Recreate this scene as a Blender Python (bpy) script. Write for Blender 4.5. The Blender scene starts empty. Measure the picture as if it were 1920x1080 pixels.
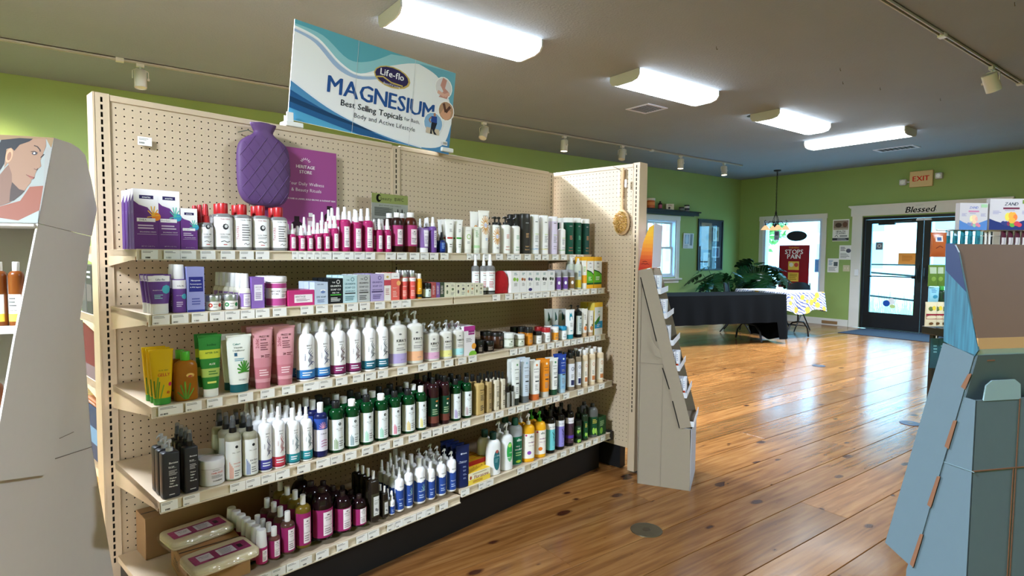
import bpy, math, random
import numpy as np
from mathutils import Vector, Matrix
from mathutils.geometry import tessellate_polygon
random.seed(7)
scene = bpy.context.scene
COL = scene.collection
# ------------------------------------------------------------------ camera, world, exposure
GA = math.radians(10.85)                       # turn of the shelving unit against the room
GO = Vector((0.102, 2.489, 0.0))               # foot of the shelving unit, left end
INCH = 0.0254
CAMH = 1.3009
FPX = 1095.27
yaw, pitch, roll = math.radians(36.215), math.radians(-3.1643), math.radians(0.505)
FW = Vector((math.sin(yaw)*math.cos(pitch), math.cos(yaw)*math.cos(pitch), math.sin(pitch)))
_r = Vector((math.cos(yaw), -math.sin(yaw), 0)); _u = _r.cross(FW)
RT = _r*math.cos(roll)+_u*math.sin(roll); UP = -_r*math.sin(roll)+_u*math.cos(roll)
CAM = Vector((0, 0, CAMH))
cd = bpy.data.cameras.new('camera'); cam = bpy.data.objects.new('camera', cd); COL.objects.link(cam)
m = Matrix((RT, UP, -FW)).transposed().to_4x4(); m.translation = CAM; cam.matrix_world = m
cd.sensor_width = 36; cd.lens = FPX/1920*36; cd.clip_start = 0.02; cd.clip_end = 300
scene.camera = cam
scene.view_settings.view_transform = 'Standard'; scene.view_settings.look = 'None'
scene.view_settings.gamma = 1; scene.view_settings.use_curve_mapping = False
scene.view_settings.exposure = 0.0
SKY = (0.24, 0.64, 1.0); SKYPOW = 12.5
wd = bpy.data.worlds.new('sky'); scene.world = wd; wd.use_nodes = True
bg = wd.node_tree.nodes['Background']; bg.inputs[0].default_value = (*SKY, 1); bg.inputs[1].default_value = SKYPOW
LAMP_COL = (0.84, 0.94, 1.08); LAMP_W = 310.0; SPOT_W = 18.0; DIFF_EMIT = 12.0
XF, YB, ZC = 11.8, 7.55, 3.02                   # far wall, back wall, ceiling
XN, YN = -3.5, -3.0                             # walls behind the camera
def area_light(name, loc, sx, sy, power, color, rot=(0, 0, 0), portal=False, spread=math.pi):
    l = bpy.data.lights.new(name, 'AREA'); l.shape = 'RECTANGLE'; l.size = sx; l.size_y = sy
    l.energy = power; l.color = color; l.spread = spread
    if portal: l.cycles.is_portal = True
    o = bpy.data.objects.new(name, l); COL.objects.link(o); o.location = loc; o.rotation_euler = rot
    return o
# portals only guide the sampling of the sky through door and windows
area_light('door_portal', (XF+0.02, 4.0, 1.1), 2.0, 2.0, 1, (1, 1, 1), (0, math.radians(90), 0), True)
area_light('window_portal', (XF+0.02, 6.3, 1.3), 1.8, 1.4, 1, (1, 1, 1), (0, math.radians(90), 0), True)
area_light('side_window_portal', (9.2, YB+0.02, 1.5), 1.2, 1.5, 1, (1, 1, 1), (math.radians(-90), 0, 0), True)
# ceiling fixtures: (x0, x1, y0, y1); the last three are added out of view as fill
FIX = [(1.76, 2.99, 3.70, 4.06), (4.12, 5.34, 3.70, 4.06), (6.50, 7.72, 3.70, 4.06), (8.60, 8.97, 3.18, 4.50),
       (-1.0, 0.22, 3.70, 4.06), (-2.6, -1.4, 0.6, 0.96), (3.0, 4.2, -1.3, -0.94)]
FPOW = [.62, .24, .32, .6, 1.8, 1.45, .55]
for i_, ((x0, x1, y0, y1), k) in enumerate(zip(FIX, FPOW)):
    area_light('fixture_light', ((x0+x1)/2, (y0+y1)/2, ZC-0.125), x1-x0-.04, y1-y0-.04, LAMP_W*k, LAMP_COL, spread=math.radians((116, 118, 122, 130)[i_] if i_ < 4 else 180))
# ------------------------------------------------------------------ helpers
def lin(c):
    if isinstance(c, str):
        c = c.lstrip('#'); c = tuple(int(c[i:i+2], 16)/255 for i in (0, 2, 4))
    return tuple(x/12.92 if x <= 0.04045 else ((x+0.055)/1.055)**2.4 for x in c[:3])
def proj(p):
    d = p-CAM; w = d.dot(FW); return 960+FPX*d.dot(RT)/w, 540-FPX*d.dot(UP)/w, w
def ray(x, y): return FW+RT*((x-960)/FPX)+UP*((540-y)/FPX)
def at_depth(x, y, D): return CAM+ray(x, y)*D
def at_z(x, y, z): d = ray(x, y); return CAM+d*((z-CAMH)/d.z)
def at_x(x, y, X): d = ray(x, y); return CAM+d*(X/d.x)
def at_y(x, y, Y): d = ray(x, y); return CAM+d*(Y/d.y)
cg, sg = math.cos(GA), math.sin(GA)
def G(X, Y, Z): return Vector((GO.x+X*cg-Y*sg, GO.y+X*sg+Y*cg, Z))      # unit's own metres -> room
def Ginv(p): dx, dy = p.x-GO.x, p.y-GO.y; return Vector((dx*cg+dy*sg, -dx*sg+dy*cg, p.z))
CG = Ginv(CAM)
def dG(v): return Vector((v.x*cg+v.y*sg, -v.x*sg+v.y*cg, v.z))
FWg, RTg, UPg = dG(FW), dG(RT), dG(UP)
def solveX(px, Y, Z):
    k = (px-960)/FPX; n = RTg-FWg*k; return CG.x-((Y-CG.y)*n.y+(Z-CG.z)*n.z)/n.x
def solveZ(py, X, Y):
    k = (540-py)/FPX; n = UPg-FWg*k; return CG.z-((Y-CG.y)*n.y+(X-CG.x)*n.x)/n.z
class MB:
    def __init__(s): s.v=[]; s.f=[]; s.c=[]; s.m=[]; s.s=[]; s.T=None
    def add(s, vs, fs, col=(1,1,1), mat=0, smooth=False):
        o=len(s.v)
        s.v.extend(tuple(v) for v in vs) if s.T is None else s.v.extend(tuple(s.T@Vector(v)) for v in vs)
        for f in fs: s.f.append(tuple(i+o for i in f)); s.c.append(col); s.m.append(mat); s.s.append(smooth)
        return s
    def box(s, lo, hi, col=(1,1,1), mat=0, M=None, ch=0):
        x0,y0,z0=lo; x1,y1,z1=hi
        if ch:
            v=[]; 
            for z,k in ((z0,ch),(z0+ch,0),(z1-ch,0),(z1,ch)):
                a=ch if k==0 else ch*1.6
                v+= [(x0+a,y0+k,z),(x1-a,y0+k,z),(x1-k,y0+a,z),(x1-k,y1-a,z),(x1-a,y1-k,z),(x0+a,y1-k,z),(x0+k,y1-a,z),(x0+k,y0+a,z)]
            f=[tuple(range(7,-1,-1)),tuple(range(24,32))]
            for r in range(3):
                for i in range(8): j=(i+1)%8; f.append((r*8+i,r*8+j,r*8+8+j,r*8+8+i))
        else:
            v=[(x0,y0,z0),(x1,y0,z0),(x1,y1,z0),(x0,y1,z0),(x0,y0,z1),(x1,y0,z1),(x1,y1,z1),(x0,y1,z1)]
            f=[(3,2,1,0),(4,5,6,7),(0,1,5,4),(1,2,6,5),(2,3,7,6),(3,0,4,7)]
        if M is not None: v=[M@Vector(p) for p in v]
        return s.add(v,f,col,mat)
    def prism(s, pts, off, col=(1,1,1), mat=0):          # planar polygon pushed by a vector
        n=len(pts); P=[Vector(p) for p in pts]; off=Vector(off)
        tri=tessellate_polygon([P]); v=P+[p+off for p in P]; f=[]
        for t in tri: f.append(tuple(t)); f.append(tuple(i+n for i in reversed(t)))
        for i in range(n): j=(i+1)%n; f.append((i,j,j+n,i+n))
        return s.add(v,f,col,mat)
    def tube(s, pts, r, n=8, col=(1,1,1), mat=0, closed=False):
        P=[Vector(p) for p in pts]; R=r if isinstance(r,(list,tuple)) else [r]*len(P)
        vs=[]; fs=[]; k=len(P); prev=None
        for i,p in enumerate(P):
            if closed: t=(P[(i+1)%k]-P[i-1])
            else: t=(P[min(i+1,k-1)]-P[max(i-1,0)])
            t=t.normalized() if t.length>1e-9 else Vector((0,0,1))
            a=Vector((0,0,1)) if abs(t.z)<0.9 else Vector((1,0,0))
            if prev is not None: a=prev
            x=(a-t*a.dot(t)).normalized(); y=t.cross(x); prev=x
            for j in range(n):
                an=2*math.pi*j/n; vs.append(p+(x*math.cos(an)+y*math.sin(an))*R[i])
        L=k if closed else k-1
        for i in range(L):
            for j in range(n):
                a=i*n+j; b=i*n+(j+1)%n; i2=((i+1)%k)*n
                fs.append((a,b,i2+(j+1)%n,i2+j))
        s.add(vs,fs,col,mat,True)
        if not closed:
            s.add(vs[:n],[tuple(range(n-1,-1,-1))],col,mat); s.add(vs[-n:],[tuple(range(n))],col,mat)
        return s
    def loft(s, rings, n=2.0, N=20, col=(1,1,1), mat=0, M=None, capb=True, capt=True):
        # rings: (z, a, b[, cx, cy]); sharp profile corners get doubled rings
        R=[tuple(r)+(0,)*(5-len(r)) for r in rings]; out=[]
        for i,r in enumerate(R):
            out.append(r)
            if 0<i<len(R)-1:
                p,q=R[i-1],R[i+1]
                a1=math.atan2(r[0]-p[0],r[1]-p[1]+1e-12); a2=math.atan2(q[0]-r[0],q[1]-r[1]+1e-12)
                d=abs(a1-a2); d=min(d,2*math.pi-d)
                if d>0.75: out.append(None); out.append(r)
        segs=[[]]
        for r in out:
            if r is None: segs.append([])
            else: segs[-1].append(r)
        def ring(r):
            z,a,b,cx,cy=r; o=[]
            for j in range(N):
                t=2*math.pi*j/N; c,si=math.cos(t),math.sin(t)
                o.append((cx+a*math.copysign(abs(c)**(2/n),c), cy+b*math.copysign(abs(si)**(2/n),si), z))
            return o
        for sg_ in segs:
            vs=[]; fs=[]
            for r in sg_: vs+=ring(r)
            for i in range(len(sg_)-1):
                for j in range(N): k=(j+1)%N; fs.append((i*N+j,i*N+k,(i+1)*N+k,(i+1)*N+j))
            if M is not None: vs=[M@Vector(p) for p in vs]
            s.add(vs,fs,col,mat,True)
        for r,fl,c in ((R[0],1,capb),(R[-1],0,capt)):
            if c:
                vs=ring(r); 
                if M is not None: vs=[M@Vector(p) for p in vs]
                s.add(vs,[tuple(range(N-1,-1,-1)) if fl else tuple(range(N))],col,mat)
        return s
    def mesh(s, name, mats):
        me=bpy.data.meshes.new(name); me.from_pydata(s.v,[],s.f)
        for x in mats: me.materials.append(x)
        me.polygons.foreach_set('material_index',s.m); me.polygons.foreach_set('use_smooth',s.s)
        if PRINT in mats:
            at=me.color_attributes.new('Col','FLOAT_COLOR','CORNER')
            tot=np.array([len(f) for f in s.f]); c=np.ones((len(s.f),4),dtype=np.float32); cc={}
            for i,k in enumerate(s.c):
                if k not in cc: cc[k]=lin(k)
                c[i,:3]=cc[k]
            at.data.foreach_set('color',np.repeat(c,tot,axis=0).ravel())
        me.update(); return me
    def build(s, name, mats, parent=None, loc=None, rot=None):
        return link(name, s.mesh(name, mats if isinstance(mats,(list,tuple)) else [mats]), parent, loc, rot)
def link(name, data, parent=None, loc=None, rot=None):
    o=bpy.data.objects.new(name,data); COL.objects.link(o)
    if parent is not None: o.parent=parent
    if loc is not None: o.location=loc
    if rot is not None: o.rotation_euler=rot if isinstance(rot,(tuple,list)) else (0,0,rot)
    return o
def tag(o, label, cat, group=None):
    o['label']=label; o['category']=cat
    if group: o['group']=group
    return o
def struct(o, label=None):
    o['kind']='structure'
    if label: o['label']=label
    return o
def thing(name, label, cat, loc=(0,0,0), rz=0, group=None):
    return tag(link(name,None,None,loc,rz),label,cat,group)
def copy_tree(o, parent=None):
    c=o.copy(); COL.objects.link(c); c.parent=parent
    for ch in list(o.children): copy_tree(ch,c)
    return c
# ---- materials
_mc={}
def nm(name):
    m=bpy.data.materials.new(name); m.use_nodes=True
    return m, m.node_tree.nodes, m.node_tree.links, m.node_tree.nodes['Principled BSDF']
def mat(col, rough=0.45, metal=0.0, trans=0.0, alpha=1.0, emit=0, noise=0.0, scale=40.0, bump=0.0, spec=0.5, ior=1.45):
    key=(col,rough,metal,trans,alpha,emit,noise,scale,bump,spec)
    if key in _mc: return _mc[key]
    m,N,L,b=nm('finish'); c=lin(col)
    b.inputs['Base Color'].default_value=(*c,1); b.inputs['Roughness'].default_value=rough; b.inputs['Metallic'].default_value=metal
    b.inputs['Transmission Weight'].default_value=trans; b.inputs['Alpha'].default_value=alpha
    b.inputs['Specular IOR Level'].default_value=spec; b.inputs['IOR'].default_value=ior
    if emit: b.inputs['Emission Color'].default_value=(*c,1); b.inputs['Emission Strength'].default_value=emit
    if noise or bump:
        t=N.new('ShaderNodeTexNoise'); t.inputs['Scale'].default_value=scale; t.inputs['Detail'].default_value=5
        g=N.new('ShaderNodeTexCoord'); L.new(g.outputs['Object'],t.inputs['Vector'])
        if noise:
            x=N.new('ShaderNodeMapRange'); x.inputs['To Min'].default_value=1-noise; x.inputs['To Max'].default_value=1+noise
            L.new(t.outputs['Fac'],x.inputs['Value']); v=N.new('ShaderNodeVectorMath'); v.operation='SCALE'; v.inputs[0].default_value=c
            L.new(x.outputs['Result'],v.inputs['Scale']); L.new(v.outputs['Vector'],b.inputs['Base Color'])
        if bump:
            u=N.new('ShaderNodeBump'); u.inputs['Strength'].default_value=bump; u.inputs['Distance'].default_value=0.004
            L.new(t.outputs['Fac'],u.inputs['Height']); L.new(u.outputs['Normal'],b.inputs['Normal'])
    _mc[key]=m; return m
PRINT,N_,L_,b_=nm('printed_ink')
a_=N_.new('ShaderNodeAttribute'); a_.attribute_name='Col'; L_.new(a_.outputs['Color'],b_.inputs['Base Color']); b_.inputs['Roughness'].default_value=0.55; b_.inputs['Specular IOR Level'].default_value=0.2
# ---- glyphs
_gl={}
def _mkglyphs():
    chars="ABCDEFGHIJKLMNOPQRSTUVWXYZabcdefghijklmnopqrstuvwxyz0123456789&-.,'!%:/+"
    obs=[]
    for b in (0,1):
        for ch in chars:
            cu=bpy.data.curves.new('g','FONT'); cu.body=ch; cu.size=1; cu.resolution_u=2; cu.offset=0.0
            o=bpy.data.objects.new('g',cu); COL.objects.link(o); obs.append((o,ch,b))
    dg=bpy.context.evaluated_depsgraph_get()
    for o,ch,b in obs:
        me=bpy.data.meshes.new_from_object(o.evaluated_get(dg))
        v=[(p.co.x,p.co.y) for p in me.vertices]; f=[tuple(p.vertices) for p in me.polygons]
        x0=min(p[0] for p in v); x1=max(p[0] for p in v)
        _gl[(ch,b)]=([(p[0]-x0,p[1]) for p in v],f,x1-x0)
        bpy.data.meshes.remove(me)
    for o,ch,b in obs:
        cu=o.data; bpy.data.objects.remove(o); bpy.data.curves.remove(cu)
_mkglyphs()
def text_polys(st, bold=False):
    x=0; out=[]; b=1 if bold else 0
    for ch in st:
        if ch==' ': x+=0.32; continue
        g=_gl.get((ch,b))
        if g is None: x+=0.3; continue
        out.append(([(p[0]+x,p[1]) for p in g[0]],g[1])); x+=g[2]+0.09
    return out, max(x-0.09,0.01)
# ---- surfaces that prints follow
_arc={}
def _arctab(a,b,n):
    k=(round(a,4),round(b,4),n)
    if k not in _arc:
        t=np.linspace(-math.pi/2,math.pi/2,40); c,s=np.cos(t),np.sin(t)
        x=a*np.sign(c)*np.abs(c)**(2/n); y=b*np.sign(s)*np.abs(s)**(2/n)
        l=np.concatenate([[0],np.cumsum(np.hypot(np.diff(x),np.diff(y)))]); _arc[k]=(l,x,y)
    return _arc[k]
class Surf:
    vmax=1.0
    def __init__(s,rings,n,W,H): s.r=rings; s.n=n; s.W=W; s.H=H      # W half width, H height
    def at(s,u,z,off):
        r=s.r; i=0
        while i<len(r)-2 and z>r[i+1][0]: i+=1
        z0,a0,b0=r[i][:3]; z1,a1,b1=r[i+1][:3]; t=min(max((z-z0)/(z1-z0) if z1>z0 else 0,0),1)
        a=a0+(a1-a0)*t; b=b0+(b1-b0)*t
        l,x,y=_arctab(a,b,s.n); w=abs(u)*a/s.W if s.n>1 and a<s.W*.98 else abs(u)
        X=float(np.interp(w,l,x)); Y=float(np.interp(w,l,y))
        X+=off*X/max(a,1e-4); Y=Y*(1+off/max(b,1e-4)) if Y<0 else Y
        return (math.copysign(X,u),Y-(off if b<0.004 else 0),z)
    curved=True; tk=1.35
class Flat:
    vmax=1.0
    def __init__(s,W,H,y): s.W=W; s.H=H; s.y=y
    def at(s,u,z,off): return (u,s.y-off,z)
    curved=False; tk=1.1
def draw(mb,S,els):
    W,H=S.W,S.H; rnd=random.Random(len(els)*7+int(W*1e5))
    for i,e in enumerate(els):
        off=0.0003+i*0.00006; k=e[0]
        def patch(u0,v0,u1,v1,col,off=off):
            n=max(1,int(abs(u1-u0)*7)) if S.curved else 1
            m_=max(1,int(abs(v1-v0)*5)) if S.curved else 1
            vs=[S.at((u0+(u1-u0)*a/n)*W,(v0+(v1-v0)*b/m_)*H,off) for b in range(m_+1) for a in range(n+1)]
            mb.add(vs,[(b*(n+1)+a,b*(n+1)+a+1,(b+1)*(n+1)+a+1,(b+1)*(n+1)+a) for b in range(m_) for a in range(n)],col,0,S.curved)
        if k=='r': patch(e[1],min(e[2],S.vmax),e[3],min(e[4],S.vmax),e[5])
        elif k=='t':
            st,u,v,bw,bh,col=e[1:7]; fl=e[7] if len(e)>7 else ''
            P,w=text_polys(st,'b' in fl); vert='v' in fl
            sc=min(bw/w, bh*S.tk/0.72)*W
            if 'f' in fl: sc=bw/w*W
            for vs,fs,dx,do in [(v_,f_,d_,o_) for v_,f_ in P for d_,o_ in (((-.022,0),(.022,1.2e-5),(0,2.4e-5)) if 'b' in fl else ((0,0),))]:
                q=[]
                for (x,y) in vs:
                    x=(x+dx-(0 if 'l' in fl else w/2))*sc; y=(y-0.34+dx*.4)*sc
                    if 'i' in fl: x+=y*0.25
                    if vert: x,y=-y,x
                    q.append(S.at(u*W+x,v*H+y,off+do))
                mb.add(q,fs,col,0)
        elif k=='l':
            u0,v0,u1,v1,n,col=e[1:7]
            for j in range(n):
                vv=v1-(v1-v0)*(j+.5)/n; hh=(v1-v0)/n*.22; uu=u0+(u1-u0)*rnd.uniform(.65,1)
                patch(u0,vv-hh,uu,vv+hh,col)
        elif k=='e':
            u,v,ru,rv,col=e[1:6]; n=16
            if S.curved:
                nr,nc=max(4,int(rv*7)),max(2,int(ru*10)); vs=[]
                for b in range(nr+1):
                    t=-math.pi/2+math.pi*b/nr; hw=max(.02,math.cos(t))*ru
                    vs+=[S.at((u-hw+2*hw*a/nc)*W,v*H+rv*W*math.sin(t),off+.00015) for a in range(nc+1)]
                mb.add(vs,[(b*(nc+1)+a,b*(nc+1)+a+1,(b+1)*(nc+1)+a+1,(b+1)*(nc+1)+a) for b in range(nr) for a in range(nc)],col,0,True); continue
            mb.add([S.at((u+ru*math.cos(2*math.pi*j/n))*W,v*H+rv*W*math.sin(2*math.pi*j/n),off) for j in range(n)],[tuple(range(n))],col,0)
        elif k=='p':
            pts,col=e[1:3]; P=[Vector(S.at(a*W,b*H,off)) for a,b in pts]
            tr=tessellate_polygon([[Vector((a*W,b*H,0)) for a,b in pts]])
            fs=[]
            for t in tr:
                A,B,C=[pts[q] for q in t]; ar=(B[0]-A[0])*(C[1]-A[1])-(B[1]-A[1])*(C[0]-A[0])
                fs.append(tuple(t) if ar>0 else tuple(reversed(t)))
            mb.add(P,fs,col,0)
        elif k=='s':      # swirl stroke: list of points, width in W
            pts,wd_,col=e[1:4]
            if S.curved:
                P2=[pts[0]]
                for a,b in zip(pts,pts[1:]):
                    m_=max(1,int(abs(b[0]-a[0])/.18)+1); P2+=[(a[0]+(b[0]-a[0])*q/m_,a[1]+(b[1]-a[1])*q/m_) for q in range(1,m_+1)]
                pts=P2; off+=.0002
            for (a,b) in zip(pts,pts[1:]):
                dx,dy=(b[0]-a[0])*W,(b[1]-a[1])*H; L=math.hypot(dx,dy) or 1; nx,ny=-dy/L*wd_*W/2,dx/L*wd_*W/2
                q=[(a[0]*W-nx,a[1]*H-ny),(b[0]*W-nx,b[1]*H-ny),(b[0]*W+nx,b[1]*H+ny),(a[0]*W+nx,a[1]*H+ny)]
                mb.add([S.at(x,y,off) for x,y in q],[(0,1,2,3)],col,0)
def flat_print(name, w, h, els, parent=None, loc=None, rot=None, thick=0.0, back='f0f0ee'):
    mb=MB(); S=Flat(w/2,h,0)
    if thick: mb.box((-w/2,0,0),(w/2,thick,h),back)
    draw(mb,S,els); return mb.build(name,[PRINT],parent,loc,rot)

def crv(pts,k=5):      # smooth curve through points
    P=[pts[0]]+list(pts)+[pts[-1]]; out=[]
    for i in range(1,len(P)-2):
        p0,p1,p2,p3=P[i-1:i+3]
        for j in range(k):
            t=j/k; out.append(tuple(.5*((2*p1[a])+(-p0[a]+p2[a])*t+(2*p0[a]-5*p1[a]+4*p2[a]-p3[a])*t*t+(-p0[a]+3*p1[a]-3*p2[a]+p3[a])*t**3) for a in range(len(p1))))
    out.append(tuple(pts[-1])); return out
# ------------------------------------------------------------------ room materials
def wall_mat(name, col, bump=.15, scale=90, rough=.7):
    m,N,L,b=nm(name); b.inputs['Roughness'].default_value=rough
    g=N.new('ShaderNodeTexCoord'); t=N.new('ShaderNodeTexNoise'); t.inputs['Scale'].default_value=scale; t.inputs['Detail'].default_value=6
    L.new(g.outputs['Object'],t.inputs['Vector'])
    t2=N.new('ShaderNodeTexNoise'); t2.inputs['Scale'].default_value=1.3; L.new(g.outputs['Object'],t2.inputs['Vector'])
    r=N.new('ShaderNodeMapRange'); r.inputs['To Min'].default_value=.93; r.inputs['To Max'].default_value=1.07; L.new(t2.outputs['Fac'],r.inputs['Value'])
    v=N.new('ShaderNodeVectorMath'); v.operation='SCALE'; v.inputs[0].default_value=lin(col); L.new(r.outputs['Result'],v.inputs['Scale']); L.new(v.outputs['Vector'],b.inputs['Base Color'])
    u=N.new('ShaderNodeBump'); u.inputs['Strength'].default_value=bump; u.inputs['Distance'].default_value=.01; L.new(t.outputs['Fac'],u.inputs['Height']); L.new(u.outputs['Normal'],b.inputs['Normal'])
    return m
GREEN=wall_mat('green_wall_paint','8da55d',.08,60)
CEIL=wall_mat('textured_ceiling_paint','828d9a',.5,55,.85)
def rectframe(mb,u0,u1,z0,z1,t,d0,d1,axis='y',tb=None,tt=None):
    # four butted bars; axis: the wall's normal axis
    tb=t if tb is None else tb; tt=t if tt is None else tt
    for a,b,c,d in ((u0,u0+t,z0,z1),(u1-t,u1,z0,z1),(u0+t,u1-t,z0,z0+tb),(u0+t,u1-t,z1-tt,z1)):
        if axis=='y': mb.box((a,d0,c),(b,d1,d))
        else: mb.box((d0,a,c),(d1,b,d))
    return mb
TRIM=mat('d8d6d0',.45,noise=.03,scale=8)
def plank_mat():
    m,N,L,b=nm('varnished_pine')
    g=N.new('ShaderNodeTexCoord'); oi=N.new('ShaderNodeObjectInfo')
    geo=N.new('ShaderNodeNewGeometry')
    add=N.new('ShaderNodeVectorMath'); add.operation='MULTIPLY_ADD'; add.inputs[1].default_value=(1,1,1)
    cmb=N.new('ShaderNodeCombineXYZ'); mu=N.new('ShaderNodeMath'); mu.operation='MULTIPLY'; mu.inputs[1].default_value=37.0
    L.new(oi.outputs['Random'],mu.inputs[0]); L.new(mu.outputs[0],cmb.inputs[0]); L.new(mu.outputs[0],cmb.inputs[1]); L.new(mu.outputs[0],cmb.inputs[2])
    L.new(g.outputs['Object'],add.inputs[0]); L.new(cmb.outputs[0],add.inputs[2])
    mp=N.new('ShaderNodeMapping'); mp.inputs['Scale'].default_value=(1.2,16,4); L.new(add.outputs[0],mp.inputs['Vector'])
    n1=N.new('ShaderNodeTexNoise'); n1.inputs['Scale'].default_value=2.2; n1.inputs['Detail'].default_value=8; n1.inputs['Distortion'].default_value=.6; L.new(mp.outputs[0],n1.inputs['Vector'])
    cr=N.new('ShaderNodeValToRGB'); e=cr.color_ramp.elements
    e[0].position=.28; e[0].color=(*lin('66401e'),1); e[1].position=.72; e[1].color=(*lin('936a3c'),1)
    k=cr.color_ramp.elements.new(.5); k.color=(*lin('82562c'),1); L.new(n1.outputs['Fac'],cr.inputs['Fac'])
    hs=N.new('ShaderNodeHueSaturation'); mr=N.new('ShaderNodeMapRange'); mr.inputs['To Min'].default_value=.72; mr.inputs['To Max'].default_value=1.2
    L.new(oi.outputs['Random'],mr.inputs['Value']); L.new(mr.outputs[0],hs.inputs['Value']); L.new(cr.outputs[0],hs.inputs['Color'])
    # knots
    mk_=N.new('ShaderNodeMapping'); mk_.inputs['Scale'].default_value=(2.6,5.2,1); L.new(add.outputs[0],mk_.inputs['Vector'])
    dn=N.new('ShaderNodeTexNoise'); dn.inputs['Scale'].default_value=9; L.new(add.outputs[0],dn.inputs['Vector'])
    mx=N.new('ShaderNodeVectorMath'); mx.operation='MULTIPLY_ADD'; mx.inputs[1].default_value=(.12,.12,.0); L.new(dn.outputs['Color'],mx.inputs[0]); L.new(mk_.outputs[0],mx.inputs[2])
    vo=N.new('ShaderNodeTexVoronoi'); vo.voronoi_dimensions='2D'; vo.inputs['Scale'].default_value=1.0; L.new(mx.outputs[0],vo.inputs['Vector'])
    sp=N.new('ShaderNodeSeparateColor'); L.new(vo.outputs['Color'],sp.inputs[0])
    sz=N.new('ShaderNodeMapRange'); sz.inputs['From Min'].default_value=.45; sz.inputs['To Min'].default_value=0; sz.inputs['To Max'].default_value=.12; L.new(sp.outputs[0],sz.inputs['Value'])
    df=N.new('ShaderNodeMath'); df.operation='SUBTRACT'; L.new(sz.outputs[0],df.inputs[0]); L.new(vo.outputs['Distance'],df.inputs[1])
    km=N.new('ShaderNodeMapRange'); km.inputs['From Min'].default_value=-.03; km.inputs['From Max'].default_value=.03; L.new(df.outputs[0],km.inputs['Value'])
    mi=N.new('ShaderNodeMix'); mi.data_type='RGBA'; mi.inputs['B'].default_value=(*lin('3a1c10'),1); L.new(km.outputs[0],mi.inputs['Factor']); L.new(hs.outputs[0],mi.inputs['A'])
    L.new(mi.outputs['Result'],b.inputs['Base Color'])
    n3=N.new('ShaderNodeTexNoise'); n3.inputs['Scale'].default_value=3; n3.inputs['Detail'].default_value=6; L.new(add.outputs[0],n3.inputs['Vector'])
    rr=N.new('ShaderNodeMapRange'); rr.inputs['To Min'].default_value=.16; rr.inputs['To Max'].default_value=.30; L.new(n3.outputs['Fac'],rr.inputs['Value']); L.new(rr.outputs[0],b.inputs['Roughness'])
    b.inputs['Specular IOR Level'].default_value=.22
    b.inputs['Coat Weight'].default_value=.16; b.inputs['Coat Roughness'].default_value=.12
    u=N.new('ShaderNodeBump'); u.inputs['Strength'].default_value=.14; u.inputs['Distance'].default_value=.003; n4=N.new('ShaderNodeTexNoise'); n4.inputs['Scale'].default_value=26; n4.inputs['Detail'].default_value=4
    L.new(add.outputs[0],n4.inputs['Vector']); L.new(n4.outputs['Fac'],u.inputs['Height']); L.new(u.outputs['Normal'],b.inputs['Normal']); L.new(u.outputs['Normal'],b.inputs['Coat Normal'])
    return m
PLANK=plank_mat()
# ------------------------------------------------------------------ floor of separate planks
fl=struct(MB().box((XN,YN,-.12),(XF+.02,YB,-.016)).build('floor',mat('1a0f08',.9)))
y=YN; row=0; rp=random.Random(11); pk=0
while y<YB:
    w=rp.uniform(.19,.27); w=min(w,YB-y)
    x=XN-rp.uniform(0,2.5)
    while x<XF:
        Ln=rp.uniform(2.6,4.6); x0=max(x,XN); x1=min(x+Ln,XF)
        if x1-x0>.05:
            mb=MB(); mb.box((x0+.001-(x0+x1)/2,.002-w/2,-.018),(x1-.001-(x0+x1)/2,w/2-.002,0),ch=.0012)
            mb.build('plank',PLANK,fl,((x0+x1)/2,y+w/2,rp.uniform(-.0006,.0))); pk+=1
        x+=Ln
    y+=w
# walls with openings
def wall_with_holes(name, axis, at, u0, u1, holes, m, th=.14):
    # axis 'x': wall plane x=at, u runs along y; holes (ua,ub,za,zb)
    us=sorted({u0,u1,*[h[0] for h in holes],*[h[1] for h in holes]}); zs=sorted({0,ZC,*[h[2] for h in holes],*[h[3] for h in holes]})
    mb=MB()
    for a,b in zip(us,us[1:]):
        for c,d in zip(zs,zs[1:]):
            if any(h[0]<=a and b<=h[1] and h[2]<=c and d<=h[3] for h in holes): continue
            if axis=='x': mb.box((at,a,c),(at+th,b,d))
            else: mb.box((a,at,c),(b,at+th,d))
    return struct(mb.build(name,m))
DY0,DY1,DZ=3.03,5.0,2.08             # door opening (y, y, head)
WY0,WY1,WZ0,WZ1=5.74,6.98,.52,2.09   # far window opening
SX0,SX1,SZ0,SZ1=8.72,9.60,.90,2.03   # side window opening
wall_with_holes('wall_far','x',XF,YN,YB+.14,[(DY0,DY1,0,DZ),(WY0,WY1,WZ0,WZ1)],GREEN)
wall_with_holes('wall_left','y',YB,XN-.14,XF,[(SX0,SX1,SZ0,SZ1)],GREEN)
struct(MB().box((XN-.14,YN,0),(XN,YB,ZC)).build('wall_back',GREEN)); struct(MB().box((XN-.14,YN-.14,0),(XF,YN,ZC)).build('wall_right',GREEN))
struct(MB().box((XN-.2,YN-.2,ZC),(XF+.2,YB+.2,ZC+.1)).build('ceiling',CEIL))
# baseboards
def board(name, a, b_, h=.125):
    a=Vector(a); b_=Vector(b_); d=(b_-a).normalized(); n=Vector((-d.y,d.x,0)); mb=MB()
    for z0,z1,t in ((0,h-.02,.016),(h-.02,h,.011)): mb.prism([a+Vector((0,0,z0)),b_+Vector((0,0,z0)),b_+Vector((0,0,z1)),a+Vector((0,0,z1))],n*t)
    return struct(mb.build(name,TRIM))
board('baseboard_far',(XF,DY1+.19,0),(XF,YB,0)); board('baseboard_left',(XF,YB,0),(XN,YB,0)); board('baseboard_right',(XN,YN,0),(XF,YN,0))
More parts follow.
